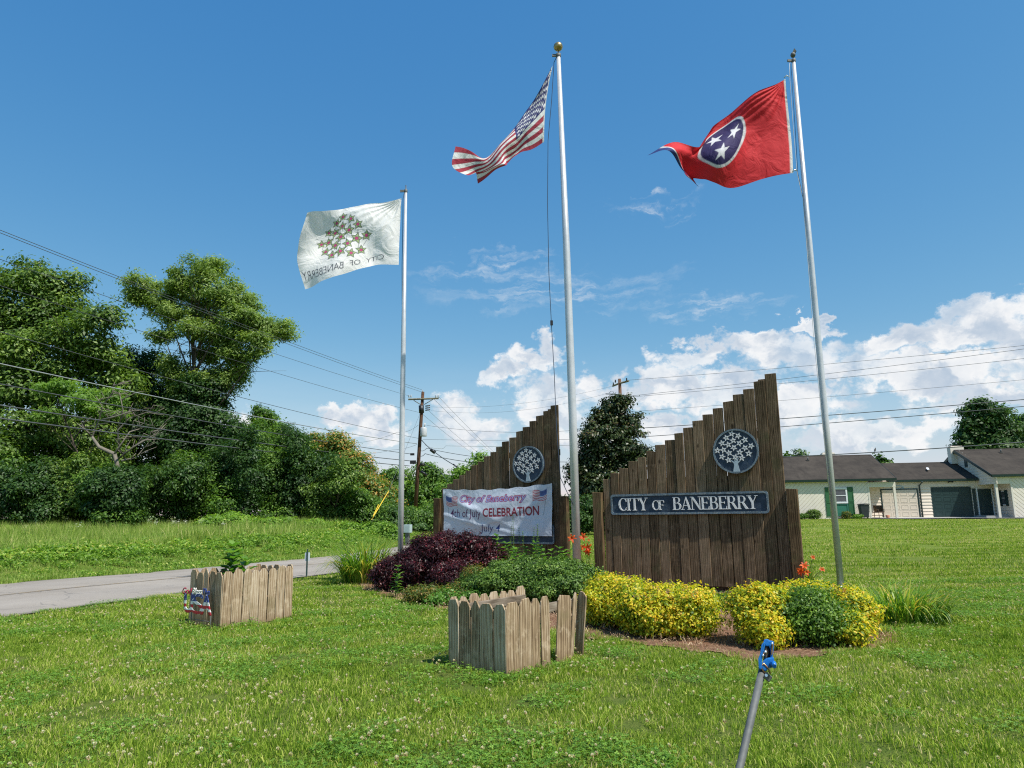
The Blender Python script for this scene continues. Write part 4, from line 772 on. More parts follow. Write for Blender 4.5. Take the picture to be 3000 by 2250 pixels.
# ------------------------------------------------------------------ GARDEN USA SIGN
Zs = lambda u, v: (480 + u / 4.254, 1560 + v / 4.254)
g0, g1 = GP(*Zs(335, 1180)), GP(*Zs(575, 1215)); g0[:2] -= 0; gd = (g1 - g0)[:2]; GS = Fr(g0[:2] , g1[:2])
def gh(u, v): return GS.hit(*Zs(u, v))
t = empty('garden_sign', (g0[0], g0[1], 0), GS.rz, label='red white and blue metal garden sign reading God Bless The USA', cat='garden sign')
hx0, hx1 = 0.0, GS.L
for x in (hx0, hx1): MB().tube([(x, 0, -.05), (x, 0, gh(335, 980)[1] + .03)], .006, 6).build('stake', M['steel'], t)
zc_ = gh(450, 1090)[1]; MB().tube([(hx0, 0, zc_), (hx1, 0, zc_ - .005)], .004, 6).build('crossbar', M['steel'], t)
zB, zT = gh(560, 1030)[1], gh(560, 775)[1]; xL, xRr = gh(262, 900)[0], gh(608, 1030)[0]; hh = zT - zB
def usa_color(x, z):
    f_ = (z - zB) / hh
    if f_ > .62: return (.012, .035, .20) if not ((math.floor(x * 60) * 7 + math.floor(z * 60) * 3) % 5 == 0 and (x * 60) % 1 < .55 and (z * 60) % 1 < .55) else (.7, .72, .75)
    return (.42, .012, .03) if int(f_ / .155) % 2 == 0 else (.72, .72, .70)
def gletter(ch, x0, x1, z0, z1):
    me = text_mesh(ch, offset=.03 if ch != 'S' else .0, extrude=.0, res=5); bm = bmesh.new(); bm.from_mesh(me); bpy.data.meshes.remove(me)
    xs_ = [v.co.x for v in bm.verts]; zs_ = [v.co.y for v in bm.verts]; ax, bx_, az_, bz2 = min(xs_), max(xs_), min(zs_), max(zs_)
    for v in bm.verts: v.co = Vector((x0 + (v.co.x - ax) / (bx_ - ax) * (x1 - x0), 0, z0 + (v.co.y - az_) / (bz2 - az_) * (z1 - z0)))
    for i in range(1, 24):
        bmesh.ops.bisect_plane(bm, geom=list(bm.verts) + list(bm.edges) + list(bm.faces), plane_co=(0, 0, zB + hh * i / 24), plane_no=(0, 0, 1))
    for i in range(1, 30): bmesh.ops.bisect_plane(bm, geom=list(bm.verts) + list(bm.edges) + list(bm.faces), plane_co=(xL + (xRr - xL) * i / 30, 0, 0), plane_no=(1, 0, 0))
    r_ = bmesh.ops.extrude_face_region(bm, geom=list(bm.faces)); 
    for e_ in r_['geom']:
        if isinstance(e_, bmesh.types.BMVert): e_.co.y -= .008
    bmesh.ops.recalc_face_normals(bm, faces=bm.faces)
    me = bpy.data.meshes.new('letter'); bm.to_mesh(me); bm.free()
    at = me.color_attributes.new('print', 'FLOAT_COLOR', 'CORNER')
    for p_ in me.polygons:
        c_ = p_.center; q_ = usa_color(c_.x, c_.z)
        for li in p_.loop_indices: at.data[li].color = (*q_, 1)
    return me
wd = (xRr - xL)
for ch, a_, b_ in (('U', .0, .335), ('S', .30, .70), ('A', .62, 1.0)): link('letter', gletter(ch, xL + wd * a_, xL + wd * b_, zB, zT), M['metalprint'], t, loc=(0, -.012 - {'U': 0, 'S': .002, 'A': .004}[ch], 0))
def word(body, u0, u1, v0, v1, col, off=.02):
    me = text_mesh(body, shear=.25, offset=off, res=4); bm = bmesh.new(); bm.from_mesh(me); bpy.data.meshes.remove(me)
    xs_ = [v.co.x for v in bm.verts]; zs_ = [v.co.y for v in bm.verts]; ax, bx_, az_, bz2 = min(xs_), max(xs_), min(zs_), max(zs_); x0, z1 = gh(u0, v0); x1, z0 = gh(u1, v1)
    for v in bm.verts: v.co = Vector((x0 + (v.co.x - ax) / (bx_ - ax) * (x1 - x0), 0, z0 + (v.co.y - az_) / (bz2 - az_) * (z1 - z0)))
    r_ = bmesh.ops.extrude_face_region(bm, geom=list(bm.faces))
    for e_ in r_['geom']:
        if isinstance(e_, bmesh.types.BMVert): e_.co.y -= .006
    bmesh.ops.recalc_face_normals(bm, faces=bm.faces); me = bpy.data.meshes.new('word'); bm.to_mesh(me); bm.free()
    link('word', me, simple('word_paint', col, .4, 0, 0), t, loc=(0, -.014, 0))
word('God', 250, 362, 680, 775, (.35, .01, .05)); word('Bless', 366, 494, 684, 775, (.72, .70, .64), .03); word('The', 500, 582, 695, 782, (.015, .04, .22))

# ------------------------------------------------------------------ YARD HYDRANT with padlock
Zh = lambda u, v: (2000 + u / 3.687, 1800 + v / 3.687)
yb = 3.62; hb = P(*Zh(560, 1900), yb); ht = P(*Zh(862, 590), 3.95); dd = ht - hb; hb = hb - dd * (hb[2] / dd[2])
t = empty('yard_hydrant', (hb[0], hb[1], 0), 0, label='leaning galvanised yard hydrant with blue head and padlock, at the lower edge', cat='water hydrant')
v0 = Vector((0, 0, 0)); v1 = Vector(ht - hb); MB().tube([v0, v0.lerp(v1, .33), v0.lerp(v1, .66), v1], [.0188] * 4, 20).build('riser_pipe', M['steel'], t)
def hq(u, v, d=0.0): return Vector(P(*Zh(u, v), 3.95 + d) - hb)
mb = MB(); ux = (hq(960, 450) - hq(860, 450)); ux.normalize(); uz = (v1 - v0).normalized(); uy = ux.cross(uz).normalized()
def slab(pts, d0, d1):
    mbx = MB(); n_ = len(pts); q0 = [hq(*p_, d0) for p_ in pts]; q1 = [hq(*p_, d1) for p_ in pts]
    mbx.add(q0 + q1, [list(range(n_)), list(range(2 * n_ - 1, n_ - 1, -1))] + [[i, i + n_, (i + 1) % n_ + n_, (i + 1) % n_] for i in range(n_)]); return mbx
link('casting', bevel(slab([(822, 590), (815, 480), (835, 430), (850, 330), (880, 290), (892, 300), (890, 345), (868, 440), (858, 500), (862, 560), (850, 600)], -.035, .03).mesh('casting'), .006, 2), M['spigblue'], t)
link('casting', bevel(slab([(868, 500), (905, 470), (985, 460), (990, 520), (975, 575), (925, 580), (912, 612), (870, 612), (850, 580)], -.03, .03).mesh('casting'), .007, 2), M['spigblue'], t)
link('handle', bevel(slab([(872, 285), (890, 266), (925, 268), (935, 282), (975, 285), (988, 305), (985, 365), (972, 465), (945, 470), (948, 400), (935, 345), (900, 345), (880, 330)], -.02, .02).mesh('handle'), .006, 2), M['spigblue'], t)
link('linkage', bevel(slab([(962, 310), (982, 315), (970, 440), (952, 440)], -.028, -.014).mesh('linkage'), .003), M['brass'], t)
MB().tube([hq(895, 350), hq(905, 420), hq(890, 500)], .010, 10).build('plunger_rod', M['brass'], t)
MB().tube([hq(915, 345, .01), hq(925, 470, .01)], .016, 10).build('plunger_rod', M['black'], t)
MB().tube([hq(950, 545, -.02), hq(985, 530, -.06), hq(990, 560, -.09)], [.012, .013, .011], 12).build('spout', M['spigblue'], t)
for c_, rr in (((893, 402), .008), ((868, 440), .006), ((965, 312), .007)): mb = MB(); q_ = hq(*c_, -.035); mb.lathe(q_, [(rr, -.004), (rr, .004), (.001, .006)], 10); mb.build('bolt', M['chrome'], t)
pk = empty('padlock', tuple(Vector(hb) + hq(915, 660)), 0, label='small grey padlock hanging from the blue hydrant head', cat='padlock')
def pq(u, v, d=0.0): return hq(u, v, d) - hq(915, 660)
n_ = 4; pts = [(905, 615), (972, 678), (935, 735), (864, 678)]; mbx = MB(); q0 = [pq(*p_, -.045) for p_ in pts]; q1 = [pq(*p_, -.018) for p_ in pts]; mbx.add(q0 + q1, [[0, 1, 2, 3], [7, 6, 5, 4]] + [[i, i + 4, (i + 1) % 4 + 4, (i + 1) % 4] for i in range(4)])
link('lock_body', bevel(mbx.mesh('lock_body'), .003), simple('dull_lock_metal', (.13, .13, .125), .45, .4, .2, 60), pk)
mb = MB(); mb.tube([pq(893, 648, -.03), pq(848, 575, -.03), pq(855, 545, -.03), pq(875, 530, -.03), pq(930, 590, -.03), pq(945, 640, -.03)], .0042, 8); mb.build('shackle', M['brass'], pk)
mb = MB(); mb.tube([pq(903, 658, -.05), pq(903, 658, -.044)], .0075, 12); mb.build('lock_dial', M['chrome'], pk)

# ------------------------------------------------------------------ ROADSIDE MARKER
gm = GP(898, 1690); t = empty('roadside_marker', tuple(gm), 0, label='thin dark green marker post with small pale plate by the road', cat='marker post')
zt_ = P(894, 1608, gm[1])[2]; mb = MB(); mb.prism([(-.02, 0), (-.012, -.018), (.012, -.018), (.02, 0), (.012, .004), (-.012, .004)], -.1, zt_, axis='z'); mb.build('post', M['markgreen'], t)
zm = P(894, 1631, gm[1])[2]; mb = MB(); mb.prism(rrect(-.062, zm - .10, .062, zm + .10, .02), .012, .016); mb.build('plate', M['markwhite'], t)
# ------------------------------------------------------------------ HOUSE
ho = P(2640, 1517, 55); ang8 = R_(8); HF = Fr(ho[:2], (ho[0] + math.cos(ang8), ho[1] - math.sin(ang8))); Z0 = .57
house = empty('house', (HF.o[0], HF.o[1], Z0), HF.rz, label='long low cream ranch house with dark shingle roof and two garage doors', cat='house')
def hb_(name, m, c, d, **k): mb = MB(); mb.box((0, 0, 0), d); return link(name, mb.mesh(name), m, k.pop('parent', house), loc=(c[0], -c[1], c[2]), **k)   # c = (u, k towards camera, z)
def wallbox(u0, u1, k0, k1, z0, z1, m, name='wall'): return hb_(name, m, ((u0 + u1) / 2, (k0 + k1) / 2, (z0 + z1) / 2), (u1 - u0, k1 - k0, z1 - z0))
# walls (backing): left wing, middle, right wing
wallbox(-10.4, -2.67, -6, 1.575, -.2, 2.85, M['sidingw']); wallbox(-2.67, 6.6, -6, -.025, -.2, 2.95, M['siding']); wallbox(6.735, 14.5, -6, 2.475, -.2, 2.95, M['sidingw'])
def lap(u0, u1, z0, z1, k, m=M['siding'], st=.235, side=None, name='siding_board'):
    z = z0
    while z < z1 - .02:
        h = min(st - .004, z1 - z); mb = MB(); mb.prism([(0, 0), (.045, 0), (.008, h), (0, h)], 0, u1 - u0, axis='x')
        me = mb.mesh(name)
        if side is None: link(name, me, m, house, loc=(u0, -k, z), rot=(0, 0, 0)).scale = (1, -1, 1)
        else: link(name, me, m, house, loc=(side, -u0, z), rot=(0, 0, -PI / 2)).scale = (1, -1, 1)
        z += st
for (u0, u1, z0, z1) in ((-2.60, -1.29, 0, 2.3), (1.39, 2.32, 0, 2.3), (-2.60, 5.0, 2.3, 2.82), (5.16, 5.42, 0, 2.3)): lap(u0, u1, z0, z1, -.02)
lap(6.5, 6.7, 0, 2.8, -.02)
lap(0.02, 2.44, 0, 2.34, 0, side=6.73)
def diag(u0, u1, z0, z1, k, sgn, m=M['sidingw'], st=.30):
    def clip(poly, f):                                               # keep f(p)>=0
        out = []
        for i in range(len(poly)):
            a_, b_ = poly[i], poly[(i + 1) % len(poly)]; fa, fb = f(a_), f(b_)
            if fa >= 0: out.append(a_)
            if fa * fb < 0: t_ = fa / (fa - fb); out.append((a_[0] + t_ * (b_[0] - a_[0]), a_[1] + t_ * (b_[1] - a_[1])))
        return out
    rect = [(u0, z0), (u1, z0), (u1, z1), (u0, z1)]; g_ = lambda p: p[1] - sgn * p[0]; vals = [g_(p) for p in rect]; c_ = min(vals)
    while c_ < max(vals):
        poly = clip(clip(rect, lambda p: g_(p) - c_), lambda p: (c_ + st - .045) - g_(p))
        if len(poly) >= 3:
            mb = MB(); mb.prism(poly, 0, -.024); link('siding_board', mb.mesh('siding_board'), m, house, loc=(0, -k, 0))
        c_ += st
diag(-10.3, -2.67, 0, 2.62, 1.576, 1); diag(6.74, 14.4, 0, 2.7, 2.476, -1)
# front fascia boards / beams / posts
wallbox(-2.67, -.72, 1.42, 1.58, 2.30, 2.66, M['trimc'], 'porch_beam'); wallbox(-.90, -.74, 1.42, 1.57, -.03, 2.30, M['trimc'], 'porch_post')
wallbox(-2.72, -2.60, 1.50, 1.615, -.03, 2.62, M['trimc'], 'corner_board'); wallbox(-2.60, -.90, .02, 1.42, 2.42, 2.46, M['trimc'], 'porch_ceiling')
wallbox(5.68, 6.72, 2.36, 2.52, 2.36, 2.92, M['trimc'], 'porch_beam'); wallbox(5.66, 5.82, 2.36, 2.53, -.03, 2.36, M['trimc'], 'porch_post'); wallbox(6.68, 6.80, 2.42, 2.53, -.03, 2.70, M['trimc'], 'corner_board')
wallbox(5.70, 6.70, .02, 2.36, 2.50, 2.54, M['trimc'], 'porch_ceiling')
# gable wall of the right wing, facing left
mb = MB(); mb.prism([(-2.7, 2.36), (5.9, 2.36), (5.9, 2.8), (2.5, 5.08), (-2.7, 2.95)], 0, .06, axis='x'); gw = mb.build('gable_wall', M['siding'], house, loc=(5.70, 0, 0))
z = 2.36
while z < 5.0:
    kf = 2.45 if z < 2.85 else 2.45 - (z - 2.85) * (4.95 / 2.25); kb_ = -6 + 0 * z if z < 2.9 else -7.4 + (z - 2.9) * (4.9 / 2.2)
    if kf - kb_ > .2:
        mb = MB(); mb.prism([(0, 0), (.026, 0), (.008, .196), (0, .196)], 0, kf - kb_, axis='x'); link('siding_board', mb.mesh('siding_board'), M['siding'], house, loc=(5.69, -kf, z), rot=(0, 0, PI / 2))
    z += .2
hb_('gable_vent', M['green'], (5.66, -1.35, 4.15), (.06, .42, .70))
# roofs
def roof(u0, u1, kf, zf, kr, zr, kb_, zb2, nm='roof'):
    th = .14; mb = MB(); pr = [(-kf, zf), (-kr, zr), (-kb_, zb2), (-kb_, zb2 - th), (-kr, zr - th * 1.2), (-kf, zf - th)]
    mb.prism(pr, u0, u1, axis='x'); r_ = mb.build(nm, M['roof'], house)
    for u_ in (u0 - .021, u1 + .001):
        mb = MB(); mb.prism([(-kf - .01, zf + .012), (-kr, zr + .012), (-kb_, zb2 + .012), (-kb_, zb2 - th - .05), (-kr, zr - th * 1.2 - .06), (-kf - .01, zf - th - .05)], u_, u_ + .02, axis='x'); mb.build('rake_board', M['green'], r_)
    mb = MB(); mb.prism([(-kf - .015, zf - .19), (-kf - .08, zf - .17), (-kf - .10, zf - .02), (-kf - .015, zf - .02)], u0, u1, axis='x'); mb.build('gutter', M['green'], r_)
    mb = MB(); mb.prism([(-kr - .15, zr - .055), (-kr, zr + .03), (-kr + .15, zr - .055), (-kr, zr - .02)], u0 + .02, u1 - .02, axis='x'); mb.build('ridge_cap', M['roof'], r_)
    return r_
roof(-.0 - 10.8, -.72, 1.84, 2.94, -2.9, 5.02, -7.8, 2.97); roof(-.70, 5.66, .24, 2.86, -3.3, 4.30, -6.6, 3.0); roof(5.42, 15, 2.72, 3.03, -2.5, 5.20, -7.9, 3.03)
mb = MB(); mb.prism([(-2.7 + 5.5, 3.1), (2.9, 4.85), (7.5, 2.9), (2.8, 2.9)], -.76, -.74, axis='x'); mb.build('gable_wall', M['siding'], house)
for (u_, k_, zt2) in ((-3.9, -3.5, 5.12), (5.75, -3.0, 5.36)):
    ch = hb_('chimney', M['sidingw'], (u_, k_, zt2 - .55), (1.0, .6, 1.35)); mb = MB(); mb.box((0, 0, .70), (.86, .5, .08)); mb.build('chimney_cap', M['sidingw'], ch)
    mb = MB(); mb.box((0, 0, .81), (.50, .36, .025)); mb.box((0, 0, .765), (.3, .22, .06)); mb.build('chimney_cowl', M['black'], ch)
for (u_, k_, z_) in ((-8.8, -1.9, 4.62), (-5.9, -1.9, 4.62), (8.4, -1.6, 4.86)): mb = MB(); mb.box((0, 0, 0), (.22, .22, .03)); mb.tube([(0, 0, 0), (0, 0, .28)], .045, 8); link('vent_pipe', mb.mesh('vent_pipe'), M['steel'], house, loc=(u_, -k_, z_))
link('roof_patch', MB().box((0, 0, 0), (.16, .5, .03)).mesh('roof_patch'), M['windoww'], house, loc=(2.9, 1.5, 3.73), rot=(R_(21), 0, R_(-14)))
# garage doors
def garage(u0, u1, z1, m, name):
    g_ = hb_(name, m, ((u0 + u1) / 2, -.015, z1 / 2), (u1 - u0, .03, z1)); w = u1 - u0
    for i in range(4):
        zc0 = -z1 / 2 + z1 * i / 4
        sec = MB(); sec.box((0, -.028, zc0 + z1 / 8), (w - .02, .022, z1 / 4 - .012)); sec.build('door_section', m, g_)
        for j in range(4):
            pw = (w - .02) / 4; cx_ = -w / 2 + .01 + pw * (j + .5); mb = MB(); o_ = rrect(cx_ - pw * .40, zc0 + .10, cx_ + pw * .40, zc0 + z1 / 4 - .10, .01, 1); i_ = rrect(cx_ - pw * .34, zc0 + .135, cx_ + pw * .34, zc0 + z1 / 4 - .135, .01, 1)
            frame_ring(mb, o_, i_, -.036, -.050); mb.build('door_panel', m, g_)
    for (a_, b_, c_, d_) in ((u0 - .09, u0 - .005, 0, z1 + .09), (u1 + .005, u1 + .09, 0, z1 + .09), (u0 - .004, u1 + .004, z1 + .005, z1 + .09)): wallbox(a_, b_, -.02, .035, c_, d_, M['green'], 'door_trim')
garage(-1.21, 1.31, 2.1, M['doorb'], 'garage_door'); garage(2.42, 5.06, 2.16, M['green'], 'garage_door')
mb = MB(); frame_ring(mb, [(.42 * math.cos(R_(a)), .20 * math.sin(R_(a))) for a in range(0, 181, 12)] + [(-.42, -.04), (.42, -.04)], [(.34 * math.cos(R_(a)), .14 * math.sin(R_(a))) for a in range(0, 181, 12)] + [(-.34, .0), (.34, .0)], 0, -.05); mb.build('arch_trim', simple('blue_grey_trim', (.32, .42, .48), .5), house, loc=(0.0, .0, 2.24))
MB().tube([(1.62, -.42, 2.68), (1.62, -.36, 2.60), (1.52, -.09, 2.42), (1.52, -.09, .02)], .055, 4).build('downspout', M['green'], house)
mb = MB(); mb.box((0, -.05, 0), (.12, .08, .08)); mb.tube([(-.06, -.06, 0), (-.16, -.16, -.05)], [.03, .06], 8); mb.tube([(.06, -.06, 0), (.16, -.16, -.05)], [.03, .06], 8); mb.build('flood_lamp', M['black'], house, loc=(3.75, 0, 2.66))
# entry door, its shutters, lamp, porch window
dr_ = hb_('entry_door', M['green'], (6.05, .03, 1.03), (.92, .05, 2.06)); wallbox(5.50, 5.57, 0, .07, 0, 2.14, M['windoww'], 'door_trim'); wallbox(6.53, 6.59, 0, .07, 0, 2.14, M['windoww'], 'door_trim'); mb = MB(); mb.lathe((.38, -.06, 0), [(.03, -.03), (.04, 0), (.03, .03)], 8); mb.build('handle', M['brass'], dr_)
for zz in (.45, -.45):
    mb = MB(); frame_ring(mb, rrect(-.32, zz - .34, .32, zz + .34, .01, 1), rrect(-.27, zz - .29, .27, zz + .29, .01, 1), -.025, -.038); mb.build('door_panel', M['green'], dr_)
wallbox(5.22, 5.44, 0, .05, 0, 2.1, M['green'], 'shutter'); mb = MB(); mb.box((0, 0, 0), (.10, .14, .26)); link('porch_lamp', mb.mesh('porch_lamp'), M['black'], house, loc=(6.66, -.45, 1.62))
for kk, mm, nm, w_, zc2, h_ in ((.95, 'shutter', 'shutter', .34, 1.35, 1.15), (1.78, 'shutter', 'shutter', .34, 1.35, 1.15), (1.365, 'glass', 'window_pane', .42, 1.35, 1.0)): hb_(nm, M['green'] if mm == 'shutter' else M['glass'], (6.69, kk, zc2), (.05, w_, h_))
for zz in (.87, 1.35, 1.83): hb_('window_bar', M['windoww'], (6.675, 1.365, zz), (.03, .42, .035))
# left wing window with shutters and panel below
wn = hb_('window', M['windoww'], (-4.78, 1.62, 1.72), (1.12, .05, 1.16)); mb = MB(); frame_ring(mb, rrect(-.56, -.58, .56, .58, .01, 1), rrect(-.45, -.47, .45, .47, .01, 1), -.03, -.075); mb.build('window_frame', M['windoww'], wn)
for zz in (.235, -.235): mb = MB(); mb.box((0, -.032, zz), (.86, .01, .42)); mb.build('window_pane', M['glass'], wn)
mb = MB(); mb.box((0, -.055, 0), (.90, .035, .05)); mb.build('window_rail', M['windoww'], wn)
pnl = hb_('window_panel', M['panelgreen'], (-4.78, 1.615, .66), (1.14, .04, .92)); mb = MB(); frame_ring(mb, rrect(-.57, -.46, .57, .46, .01, 1), rrect(-.47, -.36, .47, .36, .01, 1), -.02, -.045); mb.build('panel_frame', M['panelgreen'], pnl)
for u_ in (-5.58, -3.98):
    sh_ = hb_('shutter', M['shutter'], (u_, 1.615, 1.27), (.42, .04, 2.16)); mb = MB()
    for z0_, z1_ in ((-1.0, -.05), (.05, 1.0)): frame_ring(mb, rrect(-.20, z0_ - .04, .20, z1_ + .04, .01, 1), rrect(-.14, z0_ + .03, .14, z1_ - .03, .01, 1), -.02, -.042)
    mb.build('shutter_frame', M['shutter'], sh_)
wallbox(-2.56, -2.34, .0, .05, .1, 2.2, M['shutter'], 'shutter')
# slab, driveway, step
def tsheet(name, uks, lift, m, **k):
    c = [HF.o[:2] + HF.d[:2] * u + HF.n[:2] * kk for u, kk in uks]; (a0_, b0_, c0_, d0_) = c; n1, n2 = 40, 8; V_ = []
    for i in range(n2):
        for j in range(n1):
            s_, t_ = j / (n1 - 1), i / (n2 - 1); p_ = (a0_ * (1 - s_) + b0_ * s_) * (1 - t_) + (d0_ * (1 - s_) + c0_ * s_) * t_; V_.append((p_[0], p_[1], max(tz(*p_), 0) + lift))
    q_ = [[i * n1 + j, i * n1 + j + 1, (i + 1) * n1 + j + 1, (i + 1) * n1 + j] for i in range(n2 - 1) for j in range(n1 - 1)]; return link(name, np_mesh(name, V_, q_), m, **k)
tsheet('driveway', [(-5.2, 1.75), (16, 5.4), (16, 0), (-5.2, 1.5)], .07, M['drive'], kind='structure', label='grey driveway strip in front of the house')
tsheet('driveway', [(-2.67, 1.6), (5.6, 1.8), (5.6, -.05), (-2.67, -.05)], .075, M['concrete'], kind='structure')
wallbox(5.1, 6.68, .05, 1.9, -.05, .10, M['concrete'], 'entry_step')
# wheelie bin, chair, plants by the wall
def hw(u, k, z=None): p_ = HF.o + HF.d * u + HF.n * k; return (p_[0], p_[1], tz(p_[0], p_[1]) + .06 if z is None else z)
bn = empty('wheelie_bin', hw(-3.35, 2.25), HF.rz, label='dark grey wheelie bin standing at the corner of the house', cat='bin')
mb = MB(); mb.add([(-.24, -.26, .06), (.24, -.26, .06), (.24, .26, .06), (-.24, .26, .06), (-.31, -.33, .98), (.31, -.33, .98), (.31, .33, .98), (-.31, .33, .98)], [(0, 1, 2, 3), (4, 5, 6, 7), (0, 1, 5, 4), (1, 2, 6, 5), (2, 3, 7, 6), (3, 0, 4, 7)]); link('body', bevel(mb.mesh('body'), .03, 2), M['bin'], bn)
mb = MB(); mb.prism([(-.36, 0), (.36, 0), (.33, .06), (.1, .09), (-.30, .07)], -.37, .36); link('lid', bevel(mb.mesh('lid'), .012), M['bin'], bn, loc=(0, 0, .99)); MB().tube([(-.2, .38, .97), (.2, .38, .97)], .02, 8).build('handle', M['bin'], bn)
for s_ in (-1, 1): MB().tube([(s_ * .27, .25, .12), (s_ * .33, .25, .12)], .12, 14).build('wheel', M['black'], bn)
chh = empty('porch_chair', hw(-1.95, 1.15), HF.rz + .5, label='brown wicker chair on the small porch beside the bin', cat='chair')
mb = MB(); mb.box((0, 0, .42), (.52, .5, .07)); mb.build('seat', M['wicker'], chh); mb = MB(); mb.lathe((0, 0, 0), [(.30, .42), (.34, .7), (.36, .92), (.33, .93), (.31, .7), (.27, .42)], 18); me_ = mb.mesh('backrest'); bm = bmesh.new(); bm.from_mesh(me_); bmesh.ops.delete(bm, geom=[v for v in bm.verts if v.co.y < -.12], context='VERTS'); bm.to_mesh(me_); bm.free(); link('backrest', me_, M['wicker'], chh)
for sx in (-1, 1):
    for sy in (-1, 1): MB().tube([(sx * .22, sy * .2, 0), (sx * .23, sy * .21, .4)], .022, 6).build('leg', M['wicker'], chh)
    MB().tube([(sx * .29, -.22, .40), (sx * .30, -.24, .62), (sx * .31, .1, .66)], .025, 6).build('armrest', M['wicker'], chh)
mb = MB(); mb.lathe((0, 0, 0), [(.10, 0), (.15, .22), (.13, .22), (.02, .2)], 14); pot = mb.build('flower_pot', simple('terracotta', (.45, .2, .12), .8), loc=hw(-1.45, 1.45), label='small terracotta pot on the porch beside the wicker chair', cat='pot')
# bird on a wire comes with the wires below

# ------------------------------------------------------------------ FOLIAGE BUILDERS
def leaf_quads(p, nrm, L, Wd, r, droop=.15, fold=.25):
    n = len(p); t = r.normal(size=(n, 3)); t -= (t * nrm).sum(1)[:, None] * nrm; t /= np.linalg.norm(t, axis=1)[:, None] + 1e-9; w = np.cross(nrm, t)
    L = (L * r.uniform(.7, 1.3, n))[:, None]; Wd = (Wd * r.uniform(.7, 1.3, n))[:, None]
    a = p; b = p + t * L * .45 + w * Wd + nrm * Wd * fold; c = p + t * L - np.array([0, 0, 1]) * L * droop; d = p + t * L * .45 - w * Wd + nrm * Wd * fold
    V = np.stack([a, b, c, d], 1).reshape(-1, 3); F = np.arange(n * 4).reshape(-1, 4); return V, F
def blob_leaves(blobs, n, cr, per, r, shell=.5, flat=.6, up=.55, outw=.9, rndn=.8, lowcut=None):
    vol = np.array([b[3] * b[5] + b[4] * b[5] for b in blobs]); pick = r.choice(len(blobs), max(1, n // per), p=vol / vol.sum()); B = np.array(blobs)[pick]
    d = r.normal(size=(len(pick), 3)); d /= np.linalg.norm(d, axis=1)[:, None]; rad = 1 - shell * r.random(len(pick)) ** 1.6
    c = B[:, :3] + d * B[:, 3:6] * rad[:, None]; cn = r.random(len(pick))
    ctr = np.repeat(c, per, 0); dd_ = np.repeat(d, per, 0); off = r.normal(size=(len(ctr), 3)) * cr * np.array([1, 1, flat]); p = ctr + off
    nr = dd_ * outw + np.array([0, 0, up]) + r.normal(size=p.shape) * rndn + off / cr * .35; nr /= np.linalg.norm(nr, axis=1)[:, None]
    rn = np.repeat(cn, per) * .5 + r.random(len(p)) * .5
    if lowcut is not None: k_ = p[:, 2] > lowcut; p, nr, rn, c_ = p[k_], nr[k_], rn[k_], 0
    return p, nr, rn, c
def leaf_obj(name, p, nr, rn, L, Wd, m, parent, r, org=(0, 0, 0), **k):
    V_, F_ = leaf_quads(p - np.array(org), nr, L, Wd, r, **k); return link(name, np_mesh(name, V_, F_, attr=rn), m, parent)
def pxblobs(lobes, Y):
    out = []
    for l in lobes:
        dY = l[4] if len(l) > 4 else 0; c = P(l[0], l[1], Y + dY); s_ = (Y + dY) / FPX; out.append((c[0], c[1], c[2], l[2] * s_, l[2] * s_ * .85, l[3] * s_))
    return out
def limbs(mb, base, top, r0, r1, targets, r, bend=.04, n=7, sub=2):
    base, top = Vector(base), Vector(top); H_ = (top - base).length; pts = [base.lerp(top, i / n) + Vector((r.normal() * bend * H_ * (i > 0), r.normal() * bend * H_ * (i > 0), 0)) * .5 for i in range(n + 1)]
    rad = [r0 + (r1 - r0) * (i / n) ** .8 for i in range(n + 1)]; mb.tube(pts, rad, 9)
    for tg in targets:
        tg = Vector(tg); f_ = min(.95, max(.15, (tg.z - base.z) / max(.1, H_) - .18 - .12 * r.random())); i = int(f_ * n); s_ = pts[i].lerp(pts[min(i + 1, n)], f_ * n - i); rr = rad[i] * .45
        mid = s_.lerp(tg, .5) + Vector((r.normal() * .1, r.normal() * .1, -.06 * (tg - s_).length)); L_ = (tg - s_).length
        mb.tube([s_, s_.lerp(mid, .55), mid, mid.lerp(tg, .6), tg], [rr, rr * .8, rr * .6, rr * .38, rr * .12], 6)
        for _ in range(sub):
            e_ = mid.lerp(tg, r.random()) + Vector((r.normal(), r.normal(), .4 + r.normal() * .6)) * L_ * .25; q_ = mid.lerp(tg, r.random() * .5); mb.tube([q_, q_.lerp(e_, .5), e_], [rr * .35, rr * .22, rr * .06], 5)
    return mb
def bumpy(bl, r, nb):                                                # core lobes shrunk, with many smaller boughs over them
    out = []
    for b in bl:
        out.append((b[0], b[1], b[2], b[3] * .72, b[4] * .72, b[5] * .72))
        for _ in range(nb):
            d = r.normal(size=3); d /= np.linalg.norm(d); s_ = r.uniform(.22, .42); e_ = r.uniform(.68, .98); out.append((b[0] + d[0] * b[3] * e_, b[1] + d[1] * b[4] * e_, b[2] + d[2] * b[5] * e_, b[3] * s_, b[4] * s_, b[5] * s_ * .8))
    return out
